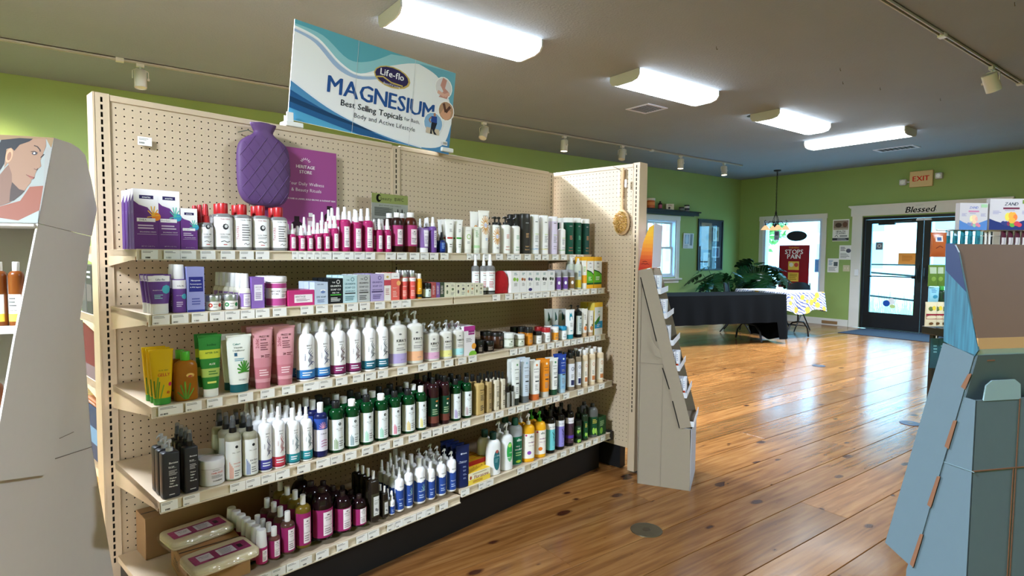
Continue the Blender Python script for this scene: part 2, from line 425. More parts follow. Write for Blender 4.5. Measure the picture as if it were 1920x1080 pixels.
# ------------------------------------------------------------------ door_1
GLASS=mat('ffffff',.0,trans=1.0,spec=.5); GLASS=GLASS.copy(); GLASS.name='window_glass'
def thin_glass():
    m,N,L,b=nm('pane_glass'); N.remove(b); t=N.new('ShaderNodeBsdfTransparent'); g=N.new('ShaderNodeBsdfGlossy'); g.inputs['Roughness'].default_value=.02
    lw=N.new('ShaderNodeLayerWeight'); lw.inputs['Blend'].default_value=.5; pw=N.new('ShaderNodeMath'); pw.operation='POWER'; pw.inputs[1].default_value=5; L.new(lw.outputs['Facing'],pw.inputs[0]); f=N.new('ShaderNodeMapRange'); f.inputs['To Min'].default_value=.03; f.inputs['To Max'].default_value=.9; L.new(pw.outputs[0],f.inputs['Value']); x=N.new('ShaderNodeMixShader'); L.new(f.outputs[0],x.inputs[0]); L.new(t.outputs[0],x.inputs[1]); L.new(g.outputs[0],x.inputs[2])
    L.new(x.outputs[0],N['Material Output'].inputs[0]); t.inputs[0].default_value=(.96,.98,.98,1); return m
PANE=thin_glass()
DARKM=mat('14161c',.35,noise=.1,scale=6); BLACKM=mat('0f0f11',.4,noise=.1,scale=12)
door=struct(rectframe(MB(),DY0,DY1,0,DZ,.04,XF+.02,XF+.12,'x',.012,.05).build('door_1',DARKM))
ym=(DY0+DY1)/2
for i,(a,b) in enumerate(((DY0+.045,ym-.004),(ym+.004,DY1-.045))):
    zg0,zg1=.31,1.95; sw=.105
    lf=MB().box((XF+.03,a,.015),(XF+.075,b,zg0)).box((XF+.03,a,zg1),(XF+.075,b,DZ-.055)).box((XF+.03,a,zg0),(XF+.075,a+sw,zg1)).box((XF+.03,b-sw,zg0),(XF+.075,b,zg1)).build('door_leaf',DARKM,door)
    MB().box((XF+.05,a+sw-.004,zg0-.004),(XF+.054,b-sw+.004,zg1+.004)).build('pane',PANE,lf)
    sy=b-.05 if i==0 else a+.05
    MB().tube([(XF-.03,a+.1,.98),(XF-.035,(a+b)/2,.985),(XF-.03,b-.1,.98)],.012,8).box((XF-.035,a+.09,.955),(XF+.03,a+.13,1.005)).box((XF-.035,b-.13,.955),(XF+.03,b-.09,1.005)).build('push_bar',BLACKM,lf)
    MB().box((XF-.0,sy-.02,.9),(XF+.03,sy+.02,1.2)).tube([(XF-.04,sy,.95),(XF-.05,sy,1.05),(XF-.04,sy,1.15)],.01,8).build('handle',BLACKM,lf)
    MB().box((XF+.0,(sy-.06),DZ-.10),(XF+.03,(sy+.06),DZ-.075)).box((XF-.002,sy-.05,DZ-.073),(XF+.03,sy+.05,DZ-.06)).build('label_plate',mat('d8dce2',.4),lf)
MB().box((XF-.03,4.45,1.92),(XF+.02,4.72,1.985)).tube([(XF-.035,4.62,1.965),(XF-.06,4.35,1.975),(XF-.01,4.2,1.985)],.009,6).build('door_closer',BLACKM,door)
tr=MB().box((XF-.03,DY1,0),(XF,DY1+.175,DZ+.02)).box((XF-.03,DY0-.175,0),(XF,DY0,DZ+.02)).box((XF-.034,DY0-.2,DZ+.02),(XF,DY1+.2,DZ+.19)).box((XF-.06,DY0-.24,DZ+.19),(XF,DY1+.24,DZ+.215)).box((XF-.045,DY0-.22,DZ+.17),(XF,DY1+.22,DZ+.19)); struct(tr.build('trim_1',TRIM))
_q=at_x(1727.5,390,XF)
bl=flat_print('door_lettering',.5,.15,[('t','Blessed',0,.45,1.75,1.0,'15151a','bif'),('s',[(-.95,.5),(-.85,.8)],.03,'8a8a88'),('s',[(.85,.5),(.95,.2)],.03,'8a8a88'),('l',-.3,.9,.4,.97,1,'9a9a98')],None,(XF-.0345,_q.y,DZ+.025),-math.pi/2)
tag(bl,'black script lettering Blessed on the white door head','lettering')
# papers and stickers on the glass
def on_far(name,label,cat,y0,z0,y1,z1,els,x=XF-.002,th=.0006,bk='f0f0ee',rx=0,gr=None):
    o=flat_print(name,abs(y0-y1),z1-z0,els,None,(x,(y0+y1)/2,z0),(rx,0,-math.pi/2),th,bk); return tag(o,label,cat,gr)
xg=XF+.048
on_far('paper_notice','orange paper notice taped to the door glass','paper',4.40,1.21,4.10,1.41,[('r',-1,0,1,1,'eba04a'),('l',-.6,.25,.5,.8,4,'c87a2c')],xg)
on_far('sticker','small square dark sticker on the door glass','sticker',4.78,1.47,4.66,1.61,[('r',-1,0,1,1,'7a8490'),('e',0,.5,.6,.6,'c8ccd2'),('e',0,.5,.25,.25,'4a5058')],xg)
st=on_far('round_sticker','blue and white round stickers low on door glass','sticker',4.66,.40,4.40,.60,[('e',.35,.62,.5,.5,'f4f6f8'),('e',-.25,.45,.45,.45,'1f50b0'),('e',.55,.2,.35,.25,'c8d890')],xg,th=0)
# ------------------------------------------------------------------ windows
def casing_x(nm_,y0,y1,z0,z1,t=.085):
    mb=MB().box((XF-.022,y0-t,z0-.02),(XF,y0,z1+.0)).box((XF-.022,y1,z0-.02),(XF,y1+t,z1)).box((XF-.024,y0-t-.01,z1),(XF,y1+t+.01,z1+t+.01)).box((XF-.07,y0-t-.03,z0-.045),(XF,y1+t+.03,z0-.015)).box((XF-.018,y0-t,z0-.11),(XF,y1+t,z0-.045))
    return struct(mb.build(nm_,TRIM))
casing_x('trim_2',WY0,WY1,WZ0,WZ1)
wn=struct(rectframe(MB(),WY0,WY1,WZ0,WZ1,.05,XF+.001,XF+.139,'x').build('window_1',mat('c9d4e6',.5)))
MB().box((XF+.09,WY0+.045,WZ0+.035),(XF+.094,WY1-.045,WZ1-.045)).build('pane',PANE,wn)
mb=MB().box((SX0-.09,YB-.022,SZ0-.02),(SX0,YB,SZ1)).box((SX1,YB-.022,SZ0-.02),(SX1+.09,YB,SZ1)).box((SX0-.1,YB-.024,SZ1),(SX1+.1,YB,SZ1+.09)).box((SX0-.13,YB-.07,SZ0-.05),(SX1+.13,YB,SZ0-.02)).box((SX0-.09,YB-.018,SZ0-.115),(SX1+.09,YB,SZ0-.05)); struct(mb.build('trim_3',TRIM))
w2=struct(rectframe(MB(),SX0,SX1,SZ0,SZ1,.03,YB+.001,YB+.139).build('window_2',mat('c9d4e6',.5)))
zm=(SZ0+SZ1)/2+.02
for za,zb,yy in ((zm-.02,SZ1-.03,YB+.10),(SZ0+.03,zm+.02,YB+.07)):
    x0,x1=SX0+.03,SX1-.03; s_=rectframe(MB(),x0,x1,za,zb,.042,yy,yy+.03).build('sash',TRIM,w2)
    MB().box((x0+.04,yy+.012,za+.035),(x1-.04,yy+.016,zb-.035)).build('pane',PANE,s_)
    for k in (1,2):
        xx=x0+.045+(x1-x0-.09)*k/3; MB().box((xx-.008,yy+.004,za+.04),(xx+.008,yy+.024,zb-.04)).build('muntin',TRIM,s_)
# ------------------------------------------------------------------ outside
GND=mat('e4e4dc',.9,noise=.2,scale=2)
struct(MB().box((XF+.14,-20,-.4),(60,60,-.05)).build('ground',GND)).__setitem__('label','pale paved ground outside the doors')
struct(MB().box((-8,YB+.14,-.4),(XF+.14,60,-.05)).build('ground',GND))
def house(x,y,w,d,h,col,label,roofc='c8ccd2'):
    t=thing('house',label,'house',(x,y,-.05))
    MB().box((0,-w/2,0),(d,w/2,h)).prism([(0,-w/2,h),(0,w/2,h),(0,0,h+w*.36)],(d,0,0)).build('wall',mat(col,.8,noise=.04,scale=3),t)
    mb=MB()
    for s_ in (-1,1): mb.prism([(-.3,s_*(w/2+.35),h-.2),(-.3,0,h+w*.36+.05),(-.3,0,h+w*.36+.2),(-.3,s_*(w/2+.35),h-.05)],(d+.6,0,0))
    mb.build('roof',mat(roofc,.85,noise=.1,scale=4),t)
    for yy in (-w*.28,w*.05,w*.32):
        for zz in (h*.18,h*.62):
            f=MB().box((-.05,yy-.55,zz),(.02,yy+.55,zz+1.5)).build('window',mat('f0f2f4',.5),t); MB().box((-.07,yy-.42,zz+.12),(-.04,yy+.42,zz+1.38)).build('pane',mat('a4b4c4',.1),f)
    return t
house(32,12.5,9,8,4.2,'f6f6f4','white gabled house across the street, seen through door')
house(34,24,10,8,5,'f4f2ee','pale gabled house seen through the far window')
# red parked van far outside
_p=at_x(1638,520,34)
v_=thing('van','red van parked far outside, left in the door glass','vehicle',(34,_p.y+.6,-.05),math.radians(80))
MB().prism([(-2.2,-.9,.35),(2.2,-.9,.35),(2.2,-.9,1.1),(1.5,-.9,1.25),(1.1,-.9,1.95),(-2.2,-.9,2.0)],(0,1.8,0)).build('body',mat('b8202a',.3),v_)
MB().box((-1.9,-.93,1.3),(.9,.93,1.8)).build('side_window',mat('26303a',.1),v_)
for sx in (-1.4,1.4):
    for sy in (-.85,.85): MB().loft([(0,.36,.36),(.2,.36,.36)],N=18).build('wheel',mat('15151a',.8),v_,(sx,sy-.1*(1 if sy>0 else 1),.36),(math.pi/2,0,0)).location=(sx,sy+.1,.36)
# trees
def leaf_tree(x,y,h,r,label,c,seed):
    rn=random.Random(seed); t=thing('tree',label,'tree',(x,y,-.05),0,'trees outside the windows')
    MB().tube([(0,0,0),(.05,0,h*.4),(-.05,.05,h*.75)],[.16,.12,.05],8).build('trunk',mat('5a4a3a',.9),t)
    mb=MB()
    for i in range(900):
        a=rn.uniform(0,6.28); q=rn.uniform(-1,1); rr=r*(.55+.45*rn.random())
        p=Vector((math.cos(a)*math.sqrt(1-q*q)*rr,math.sin(a)*math.sqrt(1-q*q)*rr,h*.68+q*rr*.95)); s_=.16
        d1=Vector((rn.uniform(-1,1),rn.uniform(-1,1),rn.uniform(-1,1))).normalized()*s_; d2=d1.orthogonal().normalized()*s_*.6
        mb.add([p-d1,p+d2,p+d1,p-d2],[(0,1,2,3)])
    f=mb.build('foliage',mat(c,.7,noise=.25,scale=2),t); f['kind']='stuff'
leaf_tree(26,7.1,7.4,2.2,'green tree outside, upper right through the door','6f9a4c',1)
leaf_tree(24,16.5,5,2.0,'pale green tree outside, left in the far window','8fb060',2)
leaf_tree(22,13.6,4.0,1.4,'green tree outside, right in the far window','7fa050',3)
leaf_tree(11.5,16,5,2.2,'green tree outside the side window','7fa050',4)
# ramp rails outside
rl=thing('handrail','dark metal ramp railing outside the glass door','railing',(0,0,0))
XR=XF+2.2
for za,zb in ((.93,.78),(.42,.36)):
    MB().tube([(XR,6.2,za+.1),(XR,4.9,za+.02),(XR,2.6,zb)],.022,8).build('rail',BLACKM,rl)
MB().tube([(XR-.02,6.3,1.18),(XR-.02,2.5,1.18)],.018,8).build('rail',BLACKM,rl)
for yy in (6.2,4.42,2.6): MB().tube([(XR,yy,-.05),(XR,yy,1.0)],.022,8).build('post',BLACKM,rl)
r2=thing('handrail','dark sloping handrail outside the far window','railing',(0,0,0))
MB().tube([(XF+.9,6.15,.72),(XF+.9,5.55,1.08)],.03,8).build('rail',mat('2c4468',.5),r2); MB().tube([(XF+.9,6.15,-.05),(XF+.9,6.15,.74)],.02,8).build('post',BLACKM,r2)
gr=random.Random(4); mb=MB()
for i in range(1400):
    x,y_=XF+2.5+gr.random()*2.5,gr.uniform(2,9); h=gr.uniform(.25,.75); a=gr.uniform(0,3.14); dx,dy=math.cos(a)*.012,math.sin(a)*.012; lx,ly=gr.uniform(-.12,.12),gr.uniform(-.12,.12)
    mb.add([(x-dx,y_-dy,-.05),(x+dx,y_+dy,-.05),(x+lx,y_+ly,h)],[(0,1,2)])
g_=tag(mb.build('tall_grass',mat('b9bb84',.8)),'tall pale grass behind the ramp railing outside','grass'); g_['kind']='stuff'
tag(MB().box((XF+1.1,5.94,-.05),(XF+1.22,6.06,3.2)).box((XF+1.07,5.91,-.05),(XF+1.25,6.09,.15)).build('porch_post',mat('d8e0ea',.5)),'white porch post outside the far window','post')
# ------------------------------------------------------------------ ceiling lights, vents, track rails
for i,(x0,x1,y0,y1) in enumerate(FIX):
    lab=['long bright ceiling light nearest, beside the Magnesium sign','second ceiling light, above the small square vent','third ceiling light, beyond the round black cap','far ceiling light turned across the others'][i] if i<4 else 'added ceiling fill light outside the view, '+['left of the shelving','behind the camera','right of the camera'][i-4]
    t=thing('ceiling_light',lab,'ceiling light',((x0+x1)/2,(y0+y1)/2,ZC),0,'fluorescent wrap lights on the ceiling')
    hx,hy=(x1-x0)/2,(y1-y0)/2; lx=hx>hy; L_2=hx if lx else hy; W2=hy if lx else hx
    prof=[(-W2,-.012),(-W2,-.05),(-W2*.85,-.085),(-W2*.5,-.1),(W2*.5,-.1),(W2*.85,-.085),(W2,-.05),(W2,-.012)]
    def pt(l,p): return (l,p[0],p[1]) if lx else (p[0],l,p[1])
    mb=MB()
    for a,b in zip(prof,prof[1:]): mb.add([pt(-L_2+.012,a),pt(L_2-.012,a),pt(L_2-.012,b),pt(-L_2+.012,b)],[(0,1,2,3) if not lx else (3,2,1,0)])
    em=mat('f2fbff',.4,emit=DIFF_EMIT); mb.build('diffuser',em,t)
    wm=mat('c2c8d0',.5)
    for s_ in (-1,1): MB().prism([pt(s_*(L_2-.012),p) for p in [(-W2-.004,-.002)]+[(q[0]*1.02,q[1]*1.04) for q in prof]+[(W2+.004,-.002)]],(.014*s_,0,0) if lx else (0,.014*s_,0)).build('end_plate',wm,t)
    MB().box((-hx+.01,-hy+.01,-.014),(hx-.01,hy-.01,-.0005)).build('housing',wm,t)
def vent(x,y_,w,d,label,rz=0):
    t=thing('ceiling_vent',label,'vent',(x,y_,ZC),rz,'air vents in the ceiling')
    MB().box((-w/2,-d/2,-.008),(-w/2+.03,d/2,0)).box((w/2-.03,-d/2,-.008),(w/2,d/2,0)).box((-w/2+.03,-d/2,-.008),(w/2-.03,-d/2+.03,0)).box((-w/2+.03,d/2-.03,-.008),(w/2-.03,d/2,0)).build('frame',mat('c8cce0',.5),t)
    MB().box((-w/2+.03,-d/2+.03,-.002),(w/2-.03,d/2-.03,-.0005)).build('backing',mat('2a2c34',.8),t)
    for k in range(8):
        yy=-d/2+.045+(d-.09)*k/7; MB().box((-w/2+.03,yy-.004,-.007),(w/2-.03,yy+.004,-.003),M=None).build('slat',mat('a0a4b4',.5),t)
vent(5.31,4.64,.34,.34,'small square ceiling vent below the second light'); vent(10.25,3.9,.3,.56,'far ceiling vent above the exit sign side')
t=tag(MB().loft([(-.012,.02,.02),(-.004,.075,.075),(0,.08,.08)],N=20).build('ceiling_disc',BLACKM,None,(6.6,4.08,ZC-.001)),'round black disc on the ceiling by third light','disc')
hk=random.Random(3)
for k,(px,py) in enumerate(((1575,132),(1580,157),(1650,168),(1763,188),(1935*.983,10),(1343,92))):
    p=at_z(px,py,ZC-.02); tag(MB().tube([(0,0,.02),(0,0,.005),(.008,0,-.004),(.016,0,.004)],.0022,5).build('ceiling_hook',mat('5a5648',.5,.5),None,(p.x,p.y,ZC-.02)),'tiny metal hook in the ceiling, '+['leftmost of the right cluster','second of the right cluster','third of the right cluster','nearest the right track rail','top right corner','above the second light'][k],'hook','small hooks in the ceiling')
WHITEM=mat('cfcdc6',.45)
RAILM=mat('a9a79e',.5)
def rail(y_,x0,x1,label,joins):
    t=thing('track_rail',label,'track light rail',(0,y_,ZC))
    MB().box((x0,-.018,-.022),(x1,-.009,0)).box((x0,.009,-.022),(x1,.018,0)).box((x0,-.018,-.006),(x1,.018,0)).build('rail',RAILM,t)
    MB().box((x0+.02,-.009,-.009),(x1-.02,.009,-.0065)).build('slot',mat('26282e',.6),t)
    for j in joins: MB().box((j-.03,-.024,-.032),(j+.03,.024,0)).build('joiner',WHITEM,t)
rail(6.33,-2.5,9.9,'long white track rail along the green left wall',[.3,7.39]); rail(1.745,2.0,7.35,'white track rail at the upper right of the ceiling',[5.32,7.33])
def spot(x,y_,tilt,az,label,lit,wide=1.0):
    t=thing('track_light',label,'spotlight',(x,y_,ZC-.022),0,'white spotlights on the track rails')
    MB().box((-.03,-.017,-.028),(.03,.017,.0)).tube([(0,0,-.028),(0,0,-.045)],.008,8).build('adapter',WHITEM,t)
    r=.05*wide; M=Matrix.Translation((0,0,-.125))@Matrix.Rotation(az,4,'Z')@Matrix.Rotation(tilt,4,'Y')
    mb=MB(); mb.T=M; mb.loft([(-.09,r,r),(.062,r,r),(.068,r*.9,r*.9)],N=24,capb=False)
    mb.loft([(-.085,r*.93,r*.93),(-.0895,r*.93,r*.93)],N=24,capb=False,capt=False); mb.build('lamp_can',WHITEM,t)
    q=MB(); q.T=M; q.loft([(-.083,r*.93,r*.93),(-.082,r*.6,r*.6)],N=20,mat=0,capt=False)
    q.build('bulb',mat('ffe9c8',.4,emit=9.0) if lit else mat('d8d6ce',.3),t)
    y2=MB(); y2.T=Matrix.Translation((0,0,-.125))@Matrix.Rotation(az,4,'Z')
    y2.tube([(0,-r-.012,-.01),(0,-r-.012,.06),(0,-r*.6,.08),(0,r*.6,.08),(0,r+.012,.06),(0,r+.012,-.01)],.0045,6).tube([(0,-r-.02,-.005),(0,-r-.004,-.005)],.012,8); y2.build('yoke',WHITEM,t)
    if lit:
        l=bpy.data.lights.new('spot_bulb','SPOT'); l.energy=SPOT_W; l.color=(1,.83,.55); l.spot_size=math.radians(95); l.spot_blend=.8; l.shadow_soft_size=.04
        lo=bpy.data.objects.new('spot_bulb',l); COL.objects.link(lo)
        d=(M.to_3x3()@Vector((0,0,-1))).normalized(); lo.location=Vector((x,y_,ZC-.022))+M.to_translation()+d*.092; lo.rotation_euler=d.to_track_quat('-Z','Y').to_euler()
R=math.radians
spot(.453,6.33,R(8),R(90),'white track spotlight above the left end of the shelving',False)
spot(4.17,6.33,R(28),R(30),'tilted white spotlight right of the Magnesium sign',False)
spot(5.53,6.33,R(2),0,'upright lit spotlight, second right of the sign',True)
spot(6.71,6.33,R(20),R(30),'tilted white spotlight above the right shelf end',False)
spot(8.12,6.33,R(2),0,'upright lit spotlight above the wall shelf',True)
spot(9.35,6.33,R(6),R(60),'lit spotlight farthest along the left rail',True)
spot(6.49,1.745,R(28),R(160),'lit spotlight on the right track rail',True,1.15)
spot(-.9,6.33,R(38),R(-90),'lit spotlight left of the view washing the green wall',True)
bpy.data.objects['spot_bulb.004'].data.energy=SPOT_W*18
# warm track lights standing over the left wall outside the frame
# ------------------------------------------------------------------ exit sign
t=thing('exit_sign','tan exit sign with red letters above the door','exit sign',(XF,4.07,2.56))
MB().box((-.05,-.175,0),(0,.175,.275),ch=.006).build('housing',mat('d8bc88',.5),t)
e_=flat_print('exit_letters',.34,.27,[('t','EXIT',0,.53,1.45,1.1,'d81c1c','bf')],t,(-.0505,0,0),-math.pi/2)
for s_,zz in ((1,.1),(-1,.16)):
    hd=MB().box((-.09,-.05,-.05),(-.01,.05,.05),ch=.008).box((-.03,-s_*.1-.03,-.012),(-.01,s_*.02,.012)).build('emergency_lamp',mat('c9c9d2',.4),t,(0,s_*.27,zz))
    MB().loft([(0,.038,.038),(.006,.03,.03)],N=16).build('lens',mat('eef2f6',.1),hd,(-.091,0,0),(0,-math.pi/2,0))
# ------------------------------------------------------------------ things on the far wall
def px_far(x0,y0,x1,y1):
    a=at_x(x0,y0,XF-.003); b=at_x(x1,y1,XF-.003); return a.y,b.z,b.y,a.z
q=px_far(1562,412,1591,452)
on_far('poster','white health classes poster with dark photo at top','poster',*q,[('r',-1,0,1,1,'e9e7e2'),('r',-.9,.52,.9,.95,'8c7a6c'),('e',-.3,.74,.4,.3,'4a3c34'),('e',.5,.76,.3,.35,'6a4c40'),('r',-.9,.52,.9,.6,'b0a494'),('t','HEALTH',0,.45,1.5,.2,'26262a','b'),('t','CLASSES',0,.36,1.6,.2,'26262a','b'),('r',-.1,.2,.8,.27,'8a8a8c'),('s',[(-.7,.2),(-.5,.28),(-.3,.2)],.07,'555'+'555'),('r',-1,.03,1,.15,'3a3c44'),('l',-.4,.05,.8,.13,2,'b8b8bc')])
q=px_far(1574,460,1596,487)
on_far('flyer','white flyer on wall, right of two under the poster','flyer',*q,[('r',-1,0,1,1,'eceae8'),('e',.5,.62,.4,.35,'5a5c6a'),('l',-.8,.6,.2,.9,4,'3a3a4a'),('l',-.8,.1,.7,.45,4,GR if False else '8a8a8a')],gr='flyers on the far wall')
q=px_far(1552,484.5,1572,511)
on_far('flyer','white flyer on wall, lower left under the poster','flyer',*q,[('r',-1,0,1,1,'eceae8'),('r',.1,.45,.8,.75,'5a6468'),('l',-.8,.5,.0,.9,5,'5a8ab0'),('l',-.8,.1,.7,.4,4,'8a8a8a')],gr='flyers on the far wall')
q=px_far(1581,497,1593,509)
on_far('light_switch','almond light switch plate left of the door','switch',*q,[('r',-1,0,1,1,'c8bfa0'),('r',-.5,.35,-.3,.65,'e0d8bc'),('r',.3,.35,.5,.65,'e0d8bc')],th=.006,x=XF-.008,bk='c8bfa0')
tag(MB().box((XF-.05,DY1+.03,.98),(XF-.03,DY1+.09,1.1)).build('door_chime',mat('e4e6ea',.4)),'small white door chime box on the door casing','chime')
# stops pain poster on the window glass
a=at_x(1461.5,460,XF-.09); b=at_x(1515,541,XF-.09)
q=(a.y,b.z,b.y,a.z)
on_far('sign_board','red STOPS PAIN sign standing in the far window','sign',*q,[('r',-1,0,1,1,'8e1822'),('t','TURMERIC',0,.94,.9,.1,'e0983c','b'),('t','STOPS',0,.845,1.5,.27,'f4f0ee','b'),('t','PAIN',0,.735,1.1,.27,'f4f0ee','b'),('r',-.35,.15,.36,.62,'e6c050'),('r',-.35,.36,.36,.42,'a8202a'),('e',-.15,.54,.14,.14,'e8e0d0'),('e',.18,.54,.14,.14,'c84a3c'),('l',-.25,.18,.3,.34,4,'a87c20'),('t','EARTH MEDICINE',.45,.07,.9,.07,'f0e8e0')],x=XF-.09,th=.012,bk='7a141c')
mb=MB(); n=28; a=at_x(1493.5,442.5,XF-.05)
mb.prism([(0,.21*math.cos(2*math.pi*j/n),.105*math.sin(2*math.pi*j/n)) for j in range(n)],(.012,0,0)); tag(mb.build('oval_sign',mat('0e1014',.6),None,(a.x,a.y,a.z)),'black oval sign hanging in the far window','sign')
q=px_far(1448,433,1457,450); on_far('window_sticker','small flyer stuck high left in the far window','flyer',*q,[('r',-1,0,1,1,'b8b0c8'),('r',-.7,.5,.6,.9,'6a5a7a'),('l',-.6,.1,.6,.4,3,'6a6a8a')],x=XF+.08)
q=px_far(1448,422,1456,430); on_far('window_sticker','tiny dark card above the window flyer','card',*q,[('r',-1,0,1,1,'3a4a7a'),('e',0,.5,.4,.4,'c87a3c')],x=XF+.08)
q=px_far(1524,486,1540,511); on_far('window_sticker','blue paper low right in the far window','paper',*q,[('r',-1,0,1,1,'7fb4e0'),('l',-.7,.1,.7,.9,7,'4a80b8')],x=XF+.08)
# floor register and covers
tag(MB().box((XF-.02,5.38,.02),(XF-.016,5.68,.08)).box((XF-.016,5.40,.03),(XF-.014,5.66,.07)).build('wall_register',mat('8a6a48',.5)),'brown air register in the far baseboard','vent')
def disc(px,py,label,c):
    p=at_z(px,py,0); t=thing('floor_cover',label,'floor cover',(p.x,p.y,0),0,'round metal covers in the floor')
    MB().loft([(0,.075,.075),(.003,.074,.074),(.004,.066,.066)],N=30).build('plate',mat(c,.45,.8,noise=.2,scale=30),t); MB().loft([(.004,.02,.02),(.0055,.018,.018)],N=16).build('plug',mat('5a5040',.4,.8),t)
disc(1212,994,'round brass floor cover nearest the camera','6a6250'); disc(1535,686,'round floor cover farthest, before the door','3a4454'); disc(1707,794,'round floor cover beside the grey cardboard display','2c3850')
# mat
a=[at_z(1588,625,0),at_z(1640,615,0),at_z(1746,627,0),at_z(1742,639,0)]
mb=MB().box((XF-1.15,3.35,0),(XF-.06,4.85,.009),ch=.003); tag(mb.build('door_mat',mat('1c2230',.95,noise=.25,scale=200)),'dark navy mat on the floor before the doors','mat')
SHZ={1:71-19.4,2:71-27.2,3:71-38.2,4:71-49.1,5:71-61.75}
SHD={1:13.15,2:17.2,3:17.5,4:19.65,5:19.3}
CR={'1':(200,340),'2':(680,360),'3':(200,560),'4':(680,540),'5':(200,740),'6':(680,720),'7':(200,860)}
# ------------------------------------------------------------------ shelving unit
SAND=mat('c6b196',.42,noise=.03,scale=30); SANDL=mat('d4c6ae',.4); SHADEIN=mat('1b1712',.9); KICK=mat('0e0e10',.5)
IN=INCH
gon=thing('shelving_unit','beige pegboard shelving unit with five shelf levels of toiletries','shelving',GO,GA)
def peg_panel(name,c0,c1,r0,r1,xa,xb,zt,zb,parent,loc=(0,0,0),rz=0,zoff=0):
    # holes at integer inches; columns c0..c1, rows r0..r1 down from row 0 at 71 in
    V=[];F=[]; r=.105; sq=[(-.5,-.5),(0,-.5),(.5,-.5),(.5,0),(.5,.5),(0,.5),(-.5,.5),(-.5,0)]
    oc=[(r*math.cos(a),r*math.sin(a)) for a in [math.radians(225+45*k) for k in range(8)]]
    for i in range(c0,c1+1):
        for j in range(r0,r1+1):
            o=len(V); z=71-j+zoff
            V+=[((i+p[0])*IN,0,(z+p[1])*IN) for p in sq]+[((i+p[0])*IN,0,(z+p[1])*IN) for p in oc]
            F+=[(o+k,o+(k+1)%8,o+8+(k+1)%8,o+8+k) for k in range(8)]
    mb=MB(); mb.v=V; mb.f=F; mb.c=[(1,1,1)]*len(F); mb.m=[0]*len(F); mb.s=[False]*len(F)
    X0,X1,Z0,Z1=(c0-.5)*IN,(c1+.5)*IN,(71-r1-.5+zoff)*IN,(71-r0+.5+zoff)*IN; xa*=IN; xb*=IN; zt*=IN; zb*=IN
    for a,b,c,d in ((xa,X0,zb,zt),(X1,xb,zb,zt),(X0,X1,zb,Z0),(X0,X1,Z1,zt)):
        if b-a>1e-4 and d-c>1e-4: mb.add([(a,0,c),(b,0,c),(b,0,d),(a,0,d)],[(0,1,2,3)])
    pn=mb.build(name,SAND,parent,loc,rz)
    MB().box((xa,.010,zb),(xb,.05,zt)).build('hollow_shade',SHADEIN,pn)  # dark box in place of the shade in the hollow behind the holes
    return pn
p1=peg_panel('pegboard_panel',0,45,0,65,-.75,45.6,72.0,5.2,gon); p2=peg_panel('pegboard_panel',48,93,0,65,47.4,93.6,72.0,5.2,gon)
for a,b in ((-.7,45.55),(47.45,93.55)): MB().box((a*IN,-.004,71.75*IN),(b*IN,.07,72.6*IN),ch=.0015).build('top_rail',SAND,gon)
def post(xc,zt,zb,parent,loc=(0,0,0),rz=0,xl=.95,xr=.95,deep=3.0,nslot=65):
    # front strip with real slots, sides and back
    mb=MB(); y=-.004; sw=.13; sh=.34
    V=[];zs=zt-.9
    for k in range(nslot):
        z=zs-k
        for a,b,c,d in ((xc-xl,xc-sw,z-.5,z+.5),(xc+sw,xc+xr,z-.5,z+.5),(xc-sw,xc+sw,z-.5,z-sh),(xc-sw,xc+sw,z+sh,z+.5)):
            mb.add([(a*IN,y,c*IN),(b*IN,y,c*IN),(b*IN,y,d*IN),(a*IN,y,d*IN)],[(0,1,2,3)])
    for c,d in ((zb,zs-nslot+.5),(zs+.5,zt)):
        mb.add([((xc-xl)*IN,y,c*IN),((xc+xr)*IN,y,c*IN),((xc+xr)*IN,y,d*IN),((xc-xl)*IN,y,d*IN)],[(0,1,2,3)])
    mb.box(((xc-xl)*IN,y,zb*IN),((xc-xl+.06)*IN,deep*IN,zt*IN)).box(((xc+xr-.06)*IN,y,zb*IN),((xc+xr)*IN,deep*IN,zt*IN)).box(((xc-xl)*IN,(deep-.06)*IN,zb*IN),((xc+xr)*IN,deep*IN,zt*IN)).box(((xc-xl)*IN,y,(zt-.05)*IN),((xc+xr)*IN,deep*IN,zt*IN))
    for s_ in (-1,1): mb.box(((xc+s_*xl*.86-.03)*IN,y-.0015,zb*IN),((xc+s_*xl*.86+.03)*IN,y,zt*IN))
    o=mb.build('upright_post',SAND,parent,loc,rz)
    MB().box(((xc-xl+.1)*IN,.004,(zb+.1)*IN),((xc+xr-.1)*IN,.02,(zt-.1)*IN)).build('post_hollow_shade',SHADEIN,o); return o  # dark filler painted as the shade inside the hollow post
post(-1.65,72.7,.3,gon,xl=1.0,xr=.9); post(46.5,72.4,.3,gon); post(94.5,72.4,.3,gon)
rear=MB().box((-.7*IN,2.9*IN,5*IN),(93.5*IN,3.0*IN,72*IN)).build('rear_panel',SAND,gon)
WLOC=(97.10*IN,.65*IN,0); WTH=-1.5903
wing=link('end_wing',MB().box((-1.0*IN,2.9*IN,5.4*IN),(23.6*IN,3.0*IN,71.9*IN)).mesh('w',[SAND]),gon,WLOC,WTH)
peg_panel('pegboard_panel',0,23,0,64,-1.0,23.5,72.0,5.8,wing,zoff=.3); MB().box((-1.0*IN,-.004,71.9*IN),(23.5*IN,.076,72.75*IN),ch=.0015).build('top_rail',SAND,wing)
post(24.45,72.9,.5,wing,xl=.95,xr=.95,nslot=58); MB().box((.2*IN,.5*IN,.2*IN),(21*IN,2.7*IN,6.2*IN)).build('kick_or_shade_base',KICK,wing)  # black box added under the wing for the rear base and the shadow there

